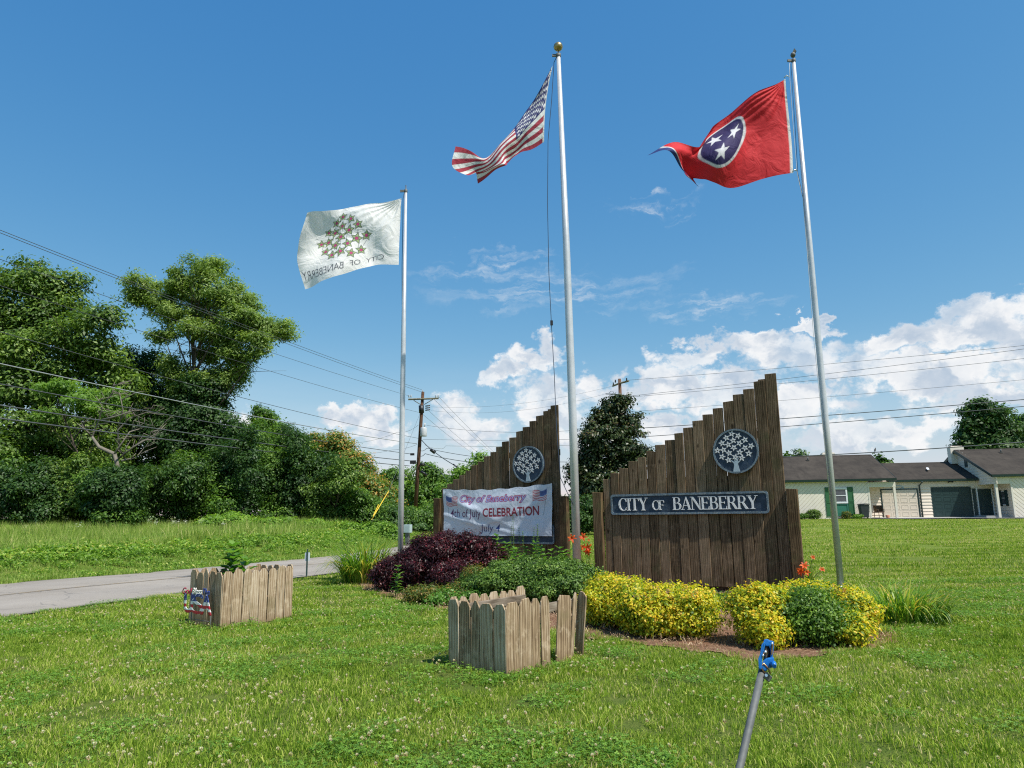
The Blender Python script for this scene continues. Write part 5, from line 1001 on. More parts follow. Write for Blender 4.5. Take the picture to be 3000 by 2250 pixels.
def tree(label, lobes, Y, base_px, n, L, Wd, m, seed, cr=.45, per=26, trunk_r=.16, bark='bark', shell=.55, group=None, cat='tree', name='tree', nb=9, **k):
    r = np.random.default_rng(seed); bl0 = pxblobs(lobes, Y); bl = bumpy(bl0, r, nb); b = P(base_px, 1500, Y); b[2] = tz(b[0], b[1]); org = np.array(b)
    t = empty(name, tuple(b), 0, label=label, cat=cat, group=group)
    p, nr, rn, c = blob_leaves(bl, int(n * 1.25), cr * .72, int(per * 1.5), r, shell, .5, .75, .75, .42); ok = p[:, 2] > b[2] + .05; leaf_obj('crown', p[ok], nr[ok], rn[ok], L, Wd, M[m], t, r, org, **k)
    top = max(bl0, key=lambda q: q[2] + q[5]); mb = MB(); tg = [c[i] - org for i in r.choice(len(c), min(len(c), 4 + 2 * len(bl0)), replace=False)]
    limbs(mb, (0, 0, -.15), Vector((top[0], top[1], top[2] + top[5] * .3)) - Vector(org), trunk_r, .03, tg, r); mb.build('trunk', M[bark], t); return t
GT = 'trees along the far side of the road'
tree('huge dark green tree filling the left edge of the picture, its top above the wires', [(30, 880, 130, 130), (170, 880, 100, 100, 1), (110, 1050, 190, 160), (260, 980, 110, 110, -1), (300, 1380, 140, 100, 5), (420, 1360, 120, 90, 5), (300, 1120, 110, 120, 1), (-80, 1050, 180, 220), (60, 1260, 200, 130, -1), (240, 1290, 130, 110)], 38, 90, 92000, .22, .058, 'oak', 11, nb=14, cr=.46, per=22, trunk_r=.34, shell=.42, group=GT)
tree('dark tree filling the gap between the huge tree and the tall leaning one', [(360, 1110, 70, 90), (430, 1090, 60, 60), (400, 1220, 120, 110), (520, 1200, 110, 120)], 43, 420, 26000, .2, .055, 'oakdark', 12, cr=.42, trunk_r=.2, shell=.45, group=GT)
tree('tall light green tree with flat leaning layers of foliage above the treeline', [(590, 790, 74, 46), (530, 830, 55, 44), (630, 850, 74, 52, -.6), (420, 830, 52, 40), (455, 885, 62, 44, .5), (392, 870, 36, 26), (560, 915, 90, 56, .6), (700, 885, 66, 56), (705, 955, 92, 60), (775, 955, 62, 46), (828, 965, 36, 32), (640, 1010, 92, 56, .8), (480, 985, 44, 30), (700, 1055, 66, 56), (655, 1110, 60, 46), (565, 1120, 62, 60), (505, 1080, 52, 50), (750, 1010, 50, 40, -1), (590, 970, 60, 40, -1)], 41, 545, 60000, .20, .036, 'tall', 13, nb=15, cr=.30, per=18, trunk_r=.26, shell=.9, group=GT, fold=.1)
tree('dark ivy-covered lower half of the leaning tree, a mass of dark leaves', [(560, 1170, 90, 90), (600, 1240, 110, 90), (500, 1260, 110, 100)], 40.5, 550, 22000, .18, .055, 'oakdark', 14, cr=.34, trunk_r=.2, shell=.5, group=GT)
tree('pale yellow-green feathery tree in front of the huge dark one', [(170, 1140, 60, 26), (240, 1170, 80, 32), (300, 1205, 60, 30), (160, 1215, 50, 22), (330, 1160, 40, 24)], 34.5, 300, 9000, .19, .030, 'mimosa', 15, cr=.26, per=22, trunk_r=.07, shell=.9, group=GT)
tree('slender pointed dark tree tip against the white cloud', [(762, 1225, 26, 46), (765, 1290, 50, 60), (800, 1250, 32, 46), (730, 1310, 60, 70)], 48, 765, 14000, .2, .045, 'thicket', 16, cr=.28, trunk_r=.1, group=GT)
tree('bushy green tree with a pointed top beside the orange-tipped one', [(850, 1310, 70, 70), (810, 1340, 80, 80), (900, 1360, 70, 70), (820, 1430, 100, 90)], 46, 830, 26000, .19, .05, 'thicket', 17, cr=.36, trunk_r=.14, group=GT)
tree('rounded tree with orange seed clusters near the utility pole', [(925, 1320, 45, 40), (990, 1320, 70, 52), (1050, 1370, 62, 58), (1000, 1420, 100, 80), (1090, 1430, 55, 55), (1110, 1480, 60, 50)], 44, 990, 30000, .19, .045, 'orangetip', 18, cr=.36, trunk_r=.14, group=GT)
tree('distant green tree left of the wooden utility pole', [(1150, 1400, 42, 42), (1180, 1440, 55, 60), (1130, 1450, 50, 50), (1150, 1500, 70, 40)], 75, 1160, 12000, .34, .085, 'thicket', 19, cr=.55, trunk_r=.16, group=GT)
tree('distant green tree right of the wooden utility pole', [(1255, 1385, 30, 34), (1275, 1430, 40, 55), (1240, 1470, 50, 50), (1300, 1480, 46, 44)], 70, 1260, 12000, .32, .085, 'thicket', 20, cr=.5, trunk_r=.16, group=GT)
tree('small fresh green tree peeping over the slope of the banner sign', [(1400, 1355, 24, 30), (1360, 1400, 44, 36), (1330, 1430, 40, 40), (1420, 1400, 40, 50), (1380, 1480, 90, 60)], 33, 1400, 12000, .14, .04, 'mimosa', 21, cr=.24, trunk_r=.06)
tree('dense dark waxy-leaved tree hiding the lower half of the utility pole between the signs', [(1805, 1200, 44, 52), (1852, 1240, 36, 40), (1748, 1240, 38, 40), (1792, 1300, 84, 70), (1848, 1335, 52, 60), (1728, 1330, 50, 70), (1800, 1400, 100, 80), (1740, 1440, 70, 70), (1690, 1380, 30, 40), (1790, 1490, 80, 70)], 40, 1790, 42000, .17, .055, 'magnolia', 22, cr=.26, trunk_r=.12, shell=.6)
tree('broad dark green tree behind the right end of the house', [(2890, 1210, 50, 45), (2880, 1270, 55, 50), (2930, 1280, 60, 60), (2860, 1310, 40, 30), (2930, 1330, 70, 40)], 74, 2895, 20000, .36, .11, 'maple', 23, cr=.6, trunk_r=.25)
tree('dark green tree at the right edge beyond the house roof', [(3010, 1250, 50, 45), (3020, 1310, 60, 50)], 78, 3015, 9000, .36, .11, 'maple', 24, cr=.6, trunk_r=.25)
tree('leafy tree tip showing over the middle roof of the house', [(2578, 1352, 14, 16), (2600, 1362, 14, 12), (2586, 1395, 40, 34)], 72, 2588, 2600, .36, .12, 'maple', 25, cr=.4, trunk_r=.1)
tree('sparse tree tip showing over the left roof of the house', [(2342, 1333, 14, 12), (2308, 1338, 6, 8), (2340, 1375, 46, 36)], 74, 2335, 2600, .36, .10, 'maple', 26, cr=.4, trunk_r=.1)
# far bushes closing the horizon behind the signs
tree('round green hedge bush between the two signs', [(1700, 1525, 62, 50), (1745, 1500, 50, 60), (1640, 1530, 44, 42)], 37, 1700, 15000, .11, .035, 'maple', 27, cr=.2, trunk_r=.05, cat='bush', name='bush')
tree('yellow-green bush at the foot of the dark tree between the signs', [(1722, 1425, 40, 46), (1700, 1470, 40, 40)], 42, 1715, 6000, .16, .05, 'mimosa', 28, cr=.25, trunk_r=.05, cat='bush', name='bush')
for i, (px_, py_, rx_, ry_, Y_) in enumerate([(1480, 1490, 90, 40, 90), (1600, 1492, 80, 36, 95), (1900, 1480, 120, 36, 90), (2100, 1478, 120, 34, 95), (2250, 1470, 90, 30, 92)]):
    tree('far-off green bush on the horizon ' + ('behind the middle of the banner', 'behind the right end of the banner sign', 'behind the dark tree between the signs', 'behind the name panel of the large sign', 'behind the tall end of the large sign')[i], [(px_, py_, rx_, ry_)], Y_, px_, 2500, .45, .13, 'thicket', 40 + i, cr=.6, trunk_r=.06, cat='bush', name='bush', group='far-off bushes behind the signs')
# thicket of undergrowth: separate shrubs along the tree line
r = np.random.default_rng(5)
TH = [(-60, 1440, 140, 120, 34), (70, 1460, 110, 100, 33.5), (200, 1450, 110, 110, 34), (330, 1460, 110, 100, 34), (450, 1440, 110, 110, 35), (580, 1420, 100, 130, 36), (690, 1390, 90, 150, 37), (790, 1400, 90, 145, 38), (880, 1410, 90, 135, 38), (970, 1470, 80, 95, 38), (1060, 1500, 80, 70, 38), (1150, 1520, 80, 55, 40), (1240, 1530, 70, 50, 42), (640, 1340, 90, 80, 41), (740, 1350, 80, 80, 43), (350, 1440, 80, 80, 32.6), (250, 1420, 70, 70, 34.5)]
thl = ['behind the left end of the meadow', 'below the pale feathery tree', 'left of the bare grey branches', 'below the bare grey branches', 'below the dark leaf-covered trunk', 'right of the dark leaf-covered trunk', 'below the pointed tree tip', 'below the bushy pointed tree', 'left of the orange-tipped tree', 'below the orange-tipped tree', 'beside the yellow guy marker', 'left of the pole with the white flag', 'behind the utility pole foot', 'high against the leaning tree', 'high under the pointed tree tip', 'right at the foot of the bare grey branches', 'just left of the foot of the bare grey branches']
for i, (px_, py_, rx_, ry_, Y_) in enumerate(TH):
    sub = [(px_ + r.normal() * rx_ * .4, py_ + r.normal() * ry_ * .4 + 10, rx_ * r.uniform(.45, .7), ry_ * r.uniform(.45, .7), r.normal() * .8) for _ in range(5)]
    tree('undergrowth shrub ' + thl[i], [(px_, py_, rx_, ry_)] + sub, Y_, px_, 18000 if i else 9000, .14, .040, ('thicket', 'oakdark', 'oak', 'thicket', 'maple', 'thicket', 'oakdark')[i % 7], 60 + i, nb=6, cr=.26, per=16, trunk_r=.05, shell=.4, group='undergrowth shrubs along the tree line', cat='shrub', name='shrub')
for i, (px_, py_, rx_, ry_, Y_) in enumerate([(700, 1535, 60, 26, 33), (800, 1545, 70, 26, 32), (640, 1535, 50, 20, 33), (900, 1550, 60, 24, 33), (1000, 1555, 60, 26, 34), (1080, 1560, 60, 28, 34), (1140, 1575, 50, 26, 33), ]):
    tree('low bright green weed bush ' + ('right of the meadow middle below the pointed tree', 'among the weeds below the bushy tree', 'at the meadow top below the leaf-covered trunk', 'below the orange-tipped tree, first of two', 'below the orange-tipped tree, beside the guy marker', 'just left of the pole with the white flag', 'right behind the pole with the white flag')[i], [(px_, py_ - 6, rx_, ry_)], Y_, px_, 4500, .12, .035, 'weed', 80 + i, cr=.16, per=14, trunk_r=.02, group='low weed bushes along the meadow top', cat='bush', name='bush')
# dead branches
r = np.random.default_rng(3); b0 = P(355, 1400, 33.6); b0[2] = tz(b0[0], b0[1]); db = empty('dead_tree', tuple(b0), 0, label='bare grey dead tree with arching branches in front of the dark leaves', cat='dead tree')
mb = MB(); q = lambda x, y, d=0: Vector(P(x, y, 33.2 + d) - b0)
mb.tube([Vector((0, 0, -.1)), q(350, 1390), q(335, 1330), q(290, 1310), q(270, 1280)], [.11, .11, .10, .085, .06], 8)
for pts in ([(345, 1345), (390, 1310), (450, 1275), (480, 1240)], [(350, 1320), (345, 1260), (380, 1225), (430, 1208), (480, 1216)], [(335, 1330), (380, 1265), (430, 1250)], [(270, 1280), (245, 1255), (225, 1240)], [(270, 1280), (290, 1230), (300, 1190), (280, 1160)], [(300, 1230), (340, 1220), (400, 1200), (440, 1205)], [(355, 1350), (400, 1340), (440, 1290)], [(390, 1310), (420, 1290), (470, 1285)], [(300, 1190), (330, 1150), (335, 1120)], [(345, 1260), (360, 1200), (350, 1150)]):
    n_ = len(pts); mb.tube([q(x, y, r.normal() * .3) for x, y in pts], [.05 * (1 - .8 * i / (n_ - 1)) for i in range(n_)], 6)
    for _ in range(5): i = r.integers(0, n_ - 1); x, y = pts[i]; x2, y2 = pts[i + 1]; s_ = r.random(); a_, b_ = x + (x2 - x) * s_, y + (y2 - y) * s_; mb.tube([q(a_, b_), q(a_ + r.normal() * 18 + 12, b_ - 14 + r.normal() * 10), q(a_ + 34 + r.normal() * 20, b_ - 26 + r.normal() * 16)], [.028, .018, .006], 5)
mb.build('branches', M['deadbark'], db)

# ------------------------------------------------------------------ UTILITY POLES AND WIRES
YP = 54.0; pb_, ptp = P(1214, 1560, YP), P(1239, 1148, YP); pb_[2] = tz(pb_[0], pb_[1])
up = empty('utility_pole', tuple(pb_), 0, label='brown wooden utility pole with crossarm, transformer and cable boxes behind the flag pole', cat='utility pole', group='wooden utility poles')
def q(x, y, d=0): return Vector(P(x, y, YP + d) - pb_)
MB().tube([Vector((0, 0, -.1)), q(1226, 1354), q(1233, 1240), q(1239, 1148)], [.16, .14, .13, .115], 12).build('pole', M['pole'], up)
mb = MB(); mb.tube([q(1196, 1170, -.16), q(1285, 1167, -.16)], .07, 4, sm=False); mb.build('crossarm', M['polegrey'], up)
for a_, b_ in (((1212, 1173), (1232, 1185)), ((1268, 1170), (1243, 1185))): MB().tube([q(*a_, -.16), q(*b_, -.16)], .03, 5).build('arm_brace', M['polegrey'], up)
for x_ in (1198, 1204, 1277, 1284): mb = MB(); mb.lathe(q(x_, 1163, -.16), [(.02, -.05), (.05, 0), (.06, .05), (.03, .1), (.05, .14), (.01, .18)], 8); mb.build('insulator', M['insul'], up)
mb = MB(); mb.lathe(q(1238, 1148), [(.03, 0), (.05, .08), (.02, .16)], 8); mb.build('insulator', M['insul'], up)
mb = MB(); mb.tube([q(1234, 1188, -.02), q(1235, 1210, -.02)], .20, 10); mb.build('guard_box', M['black'], up)
mb = MB(); mb.lathe(q(1241, 1279, -.25), [(.02, 0), (.24, .02), (.25, .06), (.25, .62), (.22, .68), (.02, .72)], 14); mb.build('transformer', M['xfmr'], up)
mb = MB(); mb.tube([q(1243, 1252, -.25), q(1245, 1240, -.25)], [.05, .07], 8); mb.build('bushing', M['insul'], up)
for y_ in (1190, 1196, 1202): mb = MB(); mb.tube([q(1246, y_, -.2), q(1260, y_ - 2, -.2)], .05, 6); mb.build('insulator', M['black'], up)
for (x_, y_, w_) in ((1208, 1331, .30), (1210, 1354, .44)): MB().box(q(x_, y_, -.2), (w_, .18, .26 if w_ > .35 else .16)).build('cable_box', M['black'], up)
for x_, y_, x2, y2 in ((1230, 1360, 1245, 1362), (1232, 1380, 1250, 1392)): MB().tube([q(x_, y_, -.2), q(x2, y2, -.2)], .10, 8).build('cable_box', M['black'], up)
YP2 = 46.0; pt2 = P(1815, 1110, YP2); b2 = np.array([pt2[0], pt2[1], tz(pt2[0], pt2[1])])
up2 = empty('utility_pole', tuple(b2), 0, label='pale wooden utility pole rising behind the dark tree between the signs', cat='utility pole', group='wooden utility poles')
def q2(x, y, d=0): return Vector(P(x, y, YP2 + d) - b2)
MB().tube([Vector((0, 0, -.1)), q2(1815, 1110)], [.15, .10], 12).build('pole', M['pole'], up2)
mb = MB(); mb.tube([q2(1795, 1131, .9), q2(1815, 1123, 0), q2(1842, 1116, -1.0)], .065, 4, sm=False); mb.build('crossarm', M['polegrey'], up2)
for x_, y_, d_ in ((1797, 1127, .9), (1803, 1119, .6), (1836, 1114, -.8)): mb = MB(); mb.lathe(q2(x_, y_, d_), [(.02, -.05), (.06, 0), (.03, .08), (.05, .12), (.01, .16)], 8); mb.build('insulator', M['black'], up2)
MB().tube([q2(1774, 1154, .1), q2(1800, 1155, .05), q2(1848, 1161, -.1)], .035, 5).build('arm_bracket', M['steel'], up2)
MB().tube([q2(1799, 1154), q2(1796, 1146), q2(1790, 1146), q2(1784, 1152)], .014, 5).build('jumper', M['cable'], up2)

def wire(label, pts, r_=.012, m='cable', sag=.0, n=18):
    pts = [Vector(p_) for p_ in pts]; out = []
    for a_, b_ in zip(pts[:-1], pts[1:]):
        for i in range(n): t_ = i / n; v = a_.lerp(b_, t_); v.z -= sag * 4 * t_ * (1 - t_); out.append(v)
    out.append(pts[-1]); MB().tube(out, r_, 5).build('power_line', M[m], label=label, cat='wire', group='overhead wires')
def ext(a_, b_, f_): return a_ + (b_ - a_) * f_
def lwire(label, p1, y0, Y0, r_, m='cable', sag=.25):                # from the pole past the left edge of the picture
    a_, b_ = P(*p1, YP - .16), P(0, y0, Y0); wire(label, [a_, ext(a_, b_, 1.35)], r_, m, sag)
lwire('topmost wire running left from the pole top above the tall tree', (1239, 1143), 656, 21, .011); lwire('second wire from the top running left from the pole', (1240, 1150), 664, 21, .011)
lwire('third wire running left, ending on the left arm of the crossarm', (1199, 1160), 742, 21.5, .010); lwire('fourth wire running left from below the crossarm', (1226, 1208), 812, 21.5, .010, sag=.35)
lwire('fifth wire running left from beside the transformer', (1225, 1284), 944, 22, .013, sag=.4); lwire('thick pale cable running left across the dark trees', (1221, 1300), 1040, 21.5, .021, 'cablelight', .35)
lwire('upper black cable of the lowest three running left', (1204, 1330), 1108, 23, .020, sag=.25); lwire('middle black cable of the lowest three running left', (1200, 1350), 1170, 23, .026, sag=.25); lwire('lowest black cable running left across the undergrowth', (1200, 1365), 1212, 23, .026, sag=.2)
def rw(label, pts, r_=.011, m='cable', sag=.15): wire(label, [P(*p_) for p_ in pts], r_, m, sag)
rw('wire from the crossarm tip sloping down behind the banner sign', [(1283, 1160, YP), (1470, 1345, 90)]); rw('wire from the crossarm sloping down beside the tip wire', [(1270, 1168, YP), (1440, 1325, 90)])
rw('steep wire from the brackets down behind the banner sign', [(1256, 1203, YP), (1400, 1325, 92)]); rw('steep wire from the pole shaft down behind the banner sign', [(1240, 1215, YP), (1392, 1332, 92)])
rw('thin level wire from the brackets to the second utility pole', [(1262, 1192, YP), (1795, 1131, YP2 + .9)], .006, sag=.5); rw('thin level wire just below the bracket wire', [(1262, 1203, YP), (1774, 1154, YP2)], .006, sag=.6)
rw('wire from the transformer running level to the right', [(1250, 1246, YP), (1760, 1254, YP2)], .010, sag=.4); rw('lower level wire from the pole running right', [(1238, 1287, YP), (1770, 1284, YP2)], .010, sag=.1)
rw('shiny pale wire running right from the pole', [(1245, 1303, YP), (1290, 1314, YP - .3), (1306, 1306, YP - .4), (1780, 1300, YP2)], .012, 'cablelight', .1)
rw('black cable drooping right from the pole below the pale wire', [(1232, 1320, YP), (1250, 1313, YP - .2), (1460, 1345, YP2 + 2), (1790, 1352, YP2)], .018, sag=.1); rw('lowest thick cable drooping right from the pole', [(1230, 1335, YP), (1245, 1329, YP - .2), (1420, 1358, YP2 + 2), (1790, 1372, YP2)], .022, sag=.1)
rw('heavy black service cable running down right from the pole', [(1236, 1290, YP), (1268, 1320, 52), (1330, 1362, 49), (1372, 1398, 46), (1440, 1450, 43)], .030, sag=.05)
rw('black cable from the lower boxes down towards the banner', [(1233, 1350, YP), (1290, 1380, 51), (1340, 1440, 47)], .020, sag=.1)
for i, (x_, y_, Y_) in enumerate(((1268, 1321, 52), (1334, 1364, 49))): mb = MB(); mb.tube([P(x_ - 7, y_ - 4, Y_ - .1), P(x_ + 7, y_ + 5, Y_ - .1)], [.11, .14] if i == 0 else [.05, .05], 8); mb.build('splice_case', M['black'], label=('black splice box' if i == 0 else 'small cable loop clamp') + ' on the heavy cable beside the utility pole', cat='cable box')
rw('guy wire from the pole down to the yellow marker', [(1231, 1210, YP), (1139, 1438, 36), (1088, 1524, 33)], .008, sag=0)
rw('thin wire running left and down from the pole behind the trees', [(1226, 1245, YP), (1165, 1266, 58), (1030, 1298, 66)], .010, sag=.2); rw('thin wire running left and down below the other', [(1222, 1302, YP), (1150, 1318, 60), (1050, 1330, 68)], .010, sag=.1)
R3 = [('topmost of the wires crossing the sky at the right', (1838, 1114), 1008, .010, 'cable'), ('wire just below the topmost one at the right', (1847, 1160), 1018, .011, 'cable'), ('third wire from the top at the right', (1848, 1163), 1046, .010, 'cable'), ('thin fourth wire at the right above the two thick ones', (1815, 1208), 1108, .008, 'cable'),
      ('upper of the two thick cables at the right', (1815, 1258), 1166, .021, 'cable'), ('lower of the two thick cables at the right', (1815, 1284), 1186, .019, 'cable'), ('lowest cable at the right, just above the roofs, with a bird on it', (1815, 1352), 1284, .026, 'cable')]
for lb, p1, y3, r_, m_ in R3:
    a_, b_ = P(*p1, YP2 - (.8 if p1[0] > 1830 else .15)), P(3000, y3, 36); wire(lb, [a_, ext(a_, b_, 1.25)], r_, m_, .12 if p1[1] < 1340 else .30)
# guy markers, meter pedestal, bird
for i, (a_, b_) in enumerate((((1088, 1523, 33), (1139, 1438, 36)), ((1093, 1512, 33), (1109, 1478, 34)))):
    MB().tube([P(*a_), P(*b_)], .022 if i == 0 else .018, 6).build('guy_marker', M['yellow'], label='long yellow plastic guy wire marker among the weeds' if i == 0 else 'short yellow marker beside the long one', cat='guy marker', group='yellow guy markers')
g_ = GP(1194, 1585); g_ = P(1194, 1560, 31); g_[2] = tz(g_[0], g_[1]); t = empty('meter_pedestal', tuple(g_), -.3, label='pale grey-green utility box behind the flagpole with the white flag', cat='utility box')
zt_ = P(1194, 1537, 31)[2] - g_[2]; zb_ = P(1194, 1561, 31)[2] - g_[2]; mb = MB(); mb.box((0, 0, (zt_ + zb_) / 2), (.33, .24, zt_ - zb_)); link('cabinet', bevel(mb.mesh('cabinet'), .012), M['metergrey'], t); mb = MB(); mb.box((0, -.125, (zt_ + zb_) / 2 - .02), (.25, .012, (zt_ - zb_) * .8)); mb.build('cabinet_door', M['metergrey'], t); mb = MB(); mb.box((0, 0, zb_ / 2), (.14, .14, max(.1, zb_))); mb.build('pedestal_leg', M['steel'], t)
# bird on lowest cable
a_, b_ = P(1815, 1352, YP2 - .15), P(3000, 1284, 36); e_ = ext(a_, b_, 1.25); best = None
for i in range(400):
    t_ = i / 400; v = a_ + (e_ - a_) * t_; v = v.copy(); v[2] -= .30 * 4 * t_ * (1 - t_); c_ = RW.T @ (v - CAM); px_ = CX + FPX * c_[0] / -c_[2]
    if best is None or abs(px_ - 2563) < best[0]: best = (abs(px_ - 2563), v)
bp = best[1]; bd = empty('bird', tuple(bp), .5, label='small dark bird perched on the lowest cable above the roofs', cat='bird')
mb = MB(); mb.tube([(-.05, 0, .05), (-.03, 0, .08), (0, 0, .12), (.02, 0, .17), (.035, 0, .20), (.05, 0, .215)], [.012, .035, .048, .038, .026, .018], 10); mb.tube([(.045, 0, .225), (.06, 0, .23), (.085, 0, .225)], [.026, .022, .004], 8); mb.tube([(-.03, 0, .06), (-.07, 0, -.04), (-.085, 0, -.10)], [.022, .016, .012], 6); mb.tube([(0, .012, .08), (0, .012, .02)], .004, 4); mb.tube([(0, -.012, .08), (0, -.012, .02)], .004, 4); mb.build('body', simple('grey_feathers', (.05, .045, .045), .8), bd)
# distant woods closing the horizon
r = np.random.default_rng(55); bl = [(x_ + r.normal() * 3, 158 + r.normal() * 6 - abs(x_ - 40) * .12, tz(x_, 158) + 1.2, r.uniform(5, 8), 4, r.uniform(2.2, 4.0)) for x_ in np.arange(-30, 175, 5.5)]
p, nr, rn, c = blob_leaves(bl, 30000, .8, 20, r, .5, .6, .75, .75, .5); V_, F_ = leaf_quads(p, nr, .9, .26, r); link('distant_woods', np_mesh('distant_woods', V_, F_, attr=rn), M['thicket'], kind='stuff', label='low distant green woods along the horizon')
# ------------------------------------------------------------------ SHRUBS AND FLOWERS OF THE BED
def lobe(x, base, hw_, top, sq=1.0):
    g = GP(x, base); Yf = g[1]; Yc = Yf
    for _ in range(6): rw_ = hw_ / FPX * Yc * 1.0; Yc = Yf + .62 * rw_ * sq
    zt_ = P(x, top, Yc)[2]; c = P(x, base, Yc); return (c[0], Yc, tz(c[0], Yc) + zt_ * .47, rw_, rw_ * sq, zt_ * .56)
def shrub(label, lobes, n, L, Wd, m, seed, cr=.06, per=14, parts=None, cat='shrub', name='shrub', shell=.45, group=None, **k):
    r = np.random.default_rng(seed); bl = [lobe(*l) for l in lobes]; o = (bl[0][0], bl[0][1], tz(bl[0][0], bl[0][1])); t = empty(name, o, 0, label=label, cat=cat, group=group)
    fine = []
    for b in bl:                                                      # uneven outline: small bumps over each lobe
        for _ in range(12):
            d = r.normal(size=3); d[2] = abs(d[2]); d /= np.linalg.norm(d); fine.append((b[0] + d[0] * b[3] * .80, b[1] + d[1] * b[4] * .80, b[2] + d[2] * b[5] * .80, b[3] * .30, b[4] * .30, b[5] * .30))
    bl_ = [(b[0], b[1], b[2], b[3] * .86, b[4] * .86, b[5] * .88) for b in bl]; p, nr, rn, c = blob_leaves(bl_, int(n * .5), cr, per, r, shell, .6, .65, .8, .6); p2, nr2, rn2, c2 = blob_leaves(fine, int(n * .5), cr, per, r, shell, .6, .65, .8, .6)
    p, nr, rn = np.concatenate([p, p2]), np.concatenate([nr, nr2]), np.concatenate([rn, rn2]); ok = p[:, 2] > o[2] + .03; p, nr, rn = p[ok], nr[ok], rn[ok]
    leaf_obj('leaves', p, nr, rn, L, Wd, M[m], t, r, o, **k)
    cc = np.concatenate([c, c2]); mb = MB(); hi = cc[cc[:, 2] > np.quantile(cc[:, 2], .45)]; SP, SN = [], []
    for _ in range(max(6, n // 1800)):                                # stray shoots standing out of the outline
        b0_ = hi[r.integers(len(hi))]; cb = bl[int(np.argmin([np.hypot(b0_[0] - q_[0], b0_[1] - q_[1]) for q_ in bl]))]; d = b0_ - np.array(cb[:3]); d /= np.linalg.norm(d) + 1e-6; d = d * .6 + np.array([0, 0, .8]) + r.normal(size=3) * .25; d /= np.linalg.norm(d); ln_ = r.uniform(.06, .15) * min(1.6, L / .036)
        e_ = b0_ + d * ln_; mb.tube([Vector(b0_ - np.array(o)), Vector(e_ - np.array(o))], [.003, .0015], 4, cap=False)
        for q_ in range(9): SP.append(b0_ + d * ln_ * (q_ + 1) / 9); SN.append(r.normal(size=3) * .6 + np.array([0, 0, .8]))
    SP, SN = np.array(SP), np.array(SN); SN /= np.linalg.norm(SN, axis=1)[:, None]; leaf_obj('shoots', SP, SN, r.random(len(SP)) * .5 + .4, L * .9, Wd * .9, M[m], t, r, o)
    for b in bl:
        for _ in range(14): e_ = cc[r.integers(len(cc))]; s_ = Vector((b[0] - o[0] + r.normal() * .05, b[1] - o[1] + r.normal() * .05, 0)); e2 = Vector(e_ - np.array(o)) * .93; mb.tube([s_, s_.lerp(e2, .5) + Vector((0, 0, .04)), e2], [.009, .006, .002], 4, cap=False)
    mb.build('twigs', M['bark'], t)
    if parts:
        pm, frac, pl, pw = parts; tp = cc[(cc[:, 2] > np.quantile(cc[:, 2], .72))]; s_ = tp[r.choice(len(tp), frac)]
        pp = np.repeat(s_, 22, 0) + r.normal(size=(frac * 22, 3)) * np.array([.022, .022, .010]) + np.array([0, 0, .035]); nn = r.normal(size=pp.shape) * .5 + np.array([0, 0, 1.]); nn /= np.linalg.norm(nn, axis=1)[:, None]
        leaf_obj('blossoms', pp, nn, r.random(len(pp)), pl, pw, M[pm], t, r, o)
    return t, bl, cc, o
shrub('golden yellow-leaved shrub with pink blossoms in front of the CITY OF BANEBERRY panel', [(1832, 1850, 122, 1688), (2000, 1878, 120, 1722), (1905, 1872, 88, 1730), (1760, 1840, 60, 1725)], 66000, .038, .0125, 'spirea', 301, cr=.052, parts=('blossom', 60, .013, .005))
shrub('golden yellow-leaved shrub growing round a darker green one beside the right flagpole', [(2232, 1898, 88, 1722), (2490, 1868, 84, 1724), (2370, 1850, 125, 1706), (2262, 1908, 44, 1800), (2495, 1900, 48, 1800)], 52000, .038, .0125, 'spirea', 302, cr=.052, parts=('blossom', 42, .013, .005))
shrub('deep green small-leaved bush growing in the middle of the yellow shrub', [(2325, 1896, 58, 1760), (2395, 1902, 70, 1738), (2455, 1888, 48, 1765), (2295, 1876, 38, 1785), (2375, 1860, 60, 1722), (2438, 1860, 46, 1726)], 34000, .036, .011, 'greenbush', 303, cr=.075, per=10, shell=.75)
shrub('wide low glossy green holly bush behind the nearer picket planter', [(1500, 1772, 128, 1652), (1650, 1795, 115, 1648), (1408, 1758, 70, 1668), (1715, 1785, 60, 1662), (1585, 1775, 130, 1640)], 100000, .040, .0115, 'holly', 304, cr=.040)
shrub('large purple-leaved shrub below the white banner', [(1300, 1740, 120, 1566), (1225, 1738, 90, 1592), (1385, 1742, 82, 1562), (1185, 1732, 62, 1622), (1140, 1735, 56, 1650), (1440, 1740, 50, 1590), (1340, 1755, 80, 1640)], 100000, .050, .011, 'barberry', 305, cr=.05)
shrub('rusty orange and green weeds at the front foot of the purple shrub', [(1255, 1772, 44, 1722), (1340, 1770, 50, 1718), (1210, 1768, 22, 1728)], 9000, .045, .010, 'rust', 306, cr=.07, cat='weeds', name='weeds')
shrub('small rust-coloured weedy shrub between the purple and the green shrubs', [(1392, 1762, 40, 1660)], 4200, .04, .009, 'rust', 307, cr=.05, cat='weeds', name='weeds')
shrub('green weeds filling the low space between purple shrub and planter', [(1310, 1776, 60, 1735), (1400, 1775, 60, 1730)], 7000, .045, .012, 'phlox', 308, cr=.05, cat='weeds', name='weeds')
shrub('small dark shrub between the two yellow ones at the sign foot', [(2128, 1790, 42, 1738)], 5000, .035, .010, 'greenbush', 309, cr=.04)
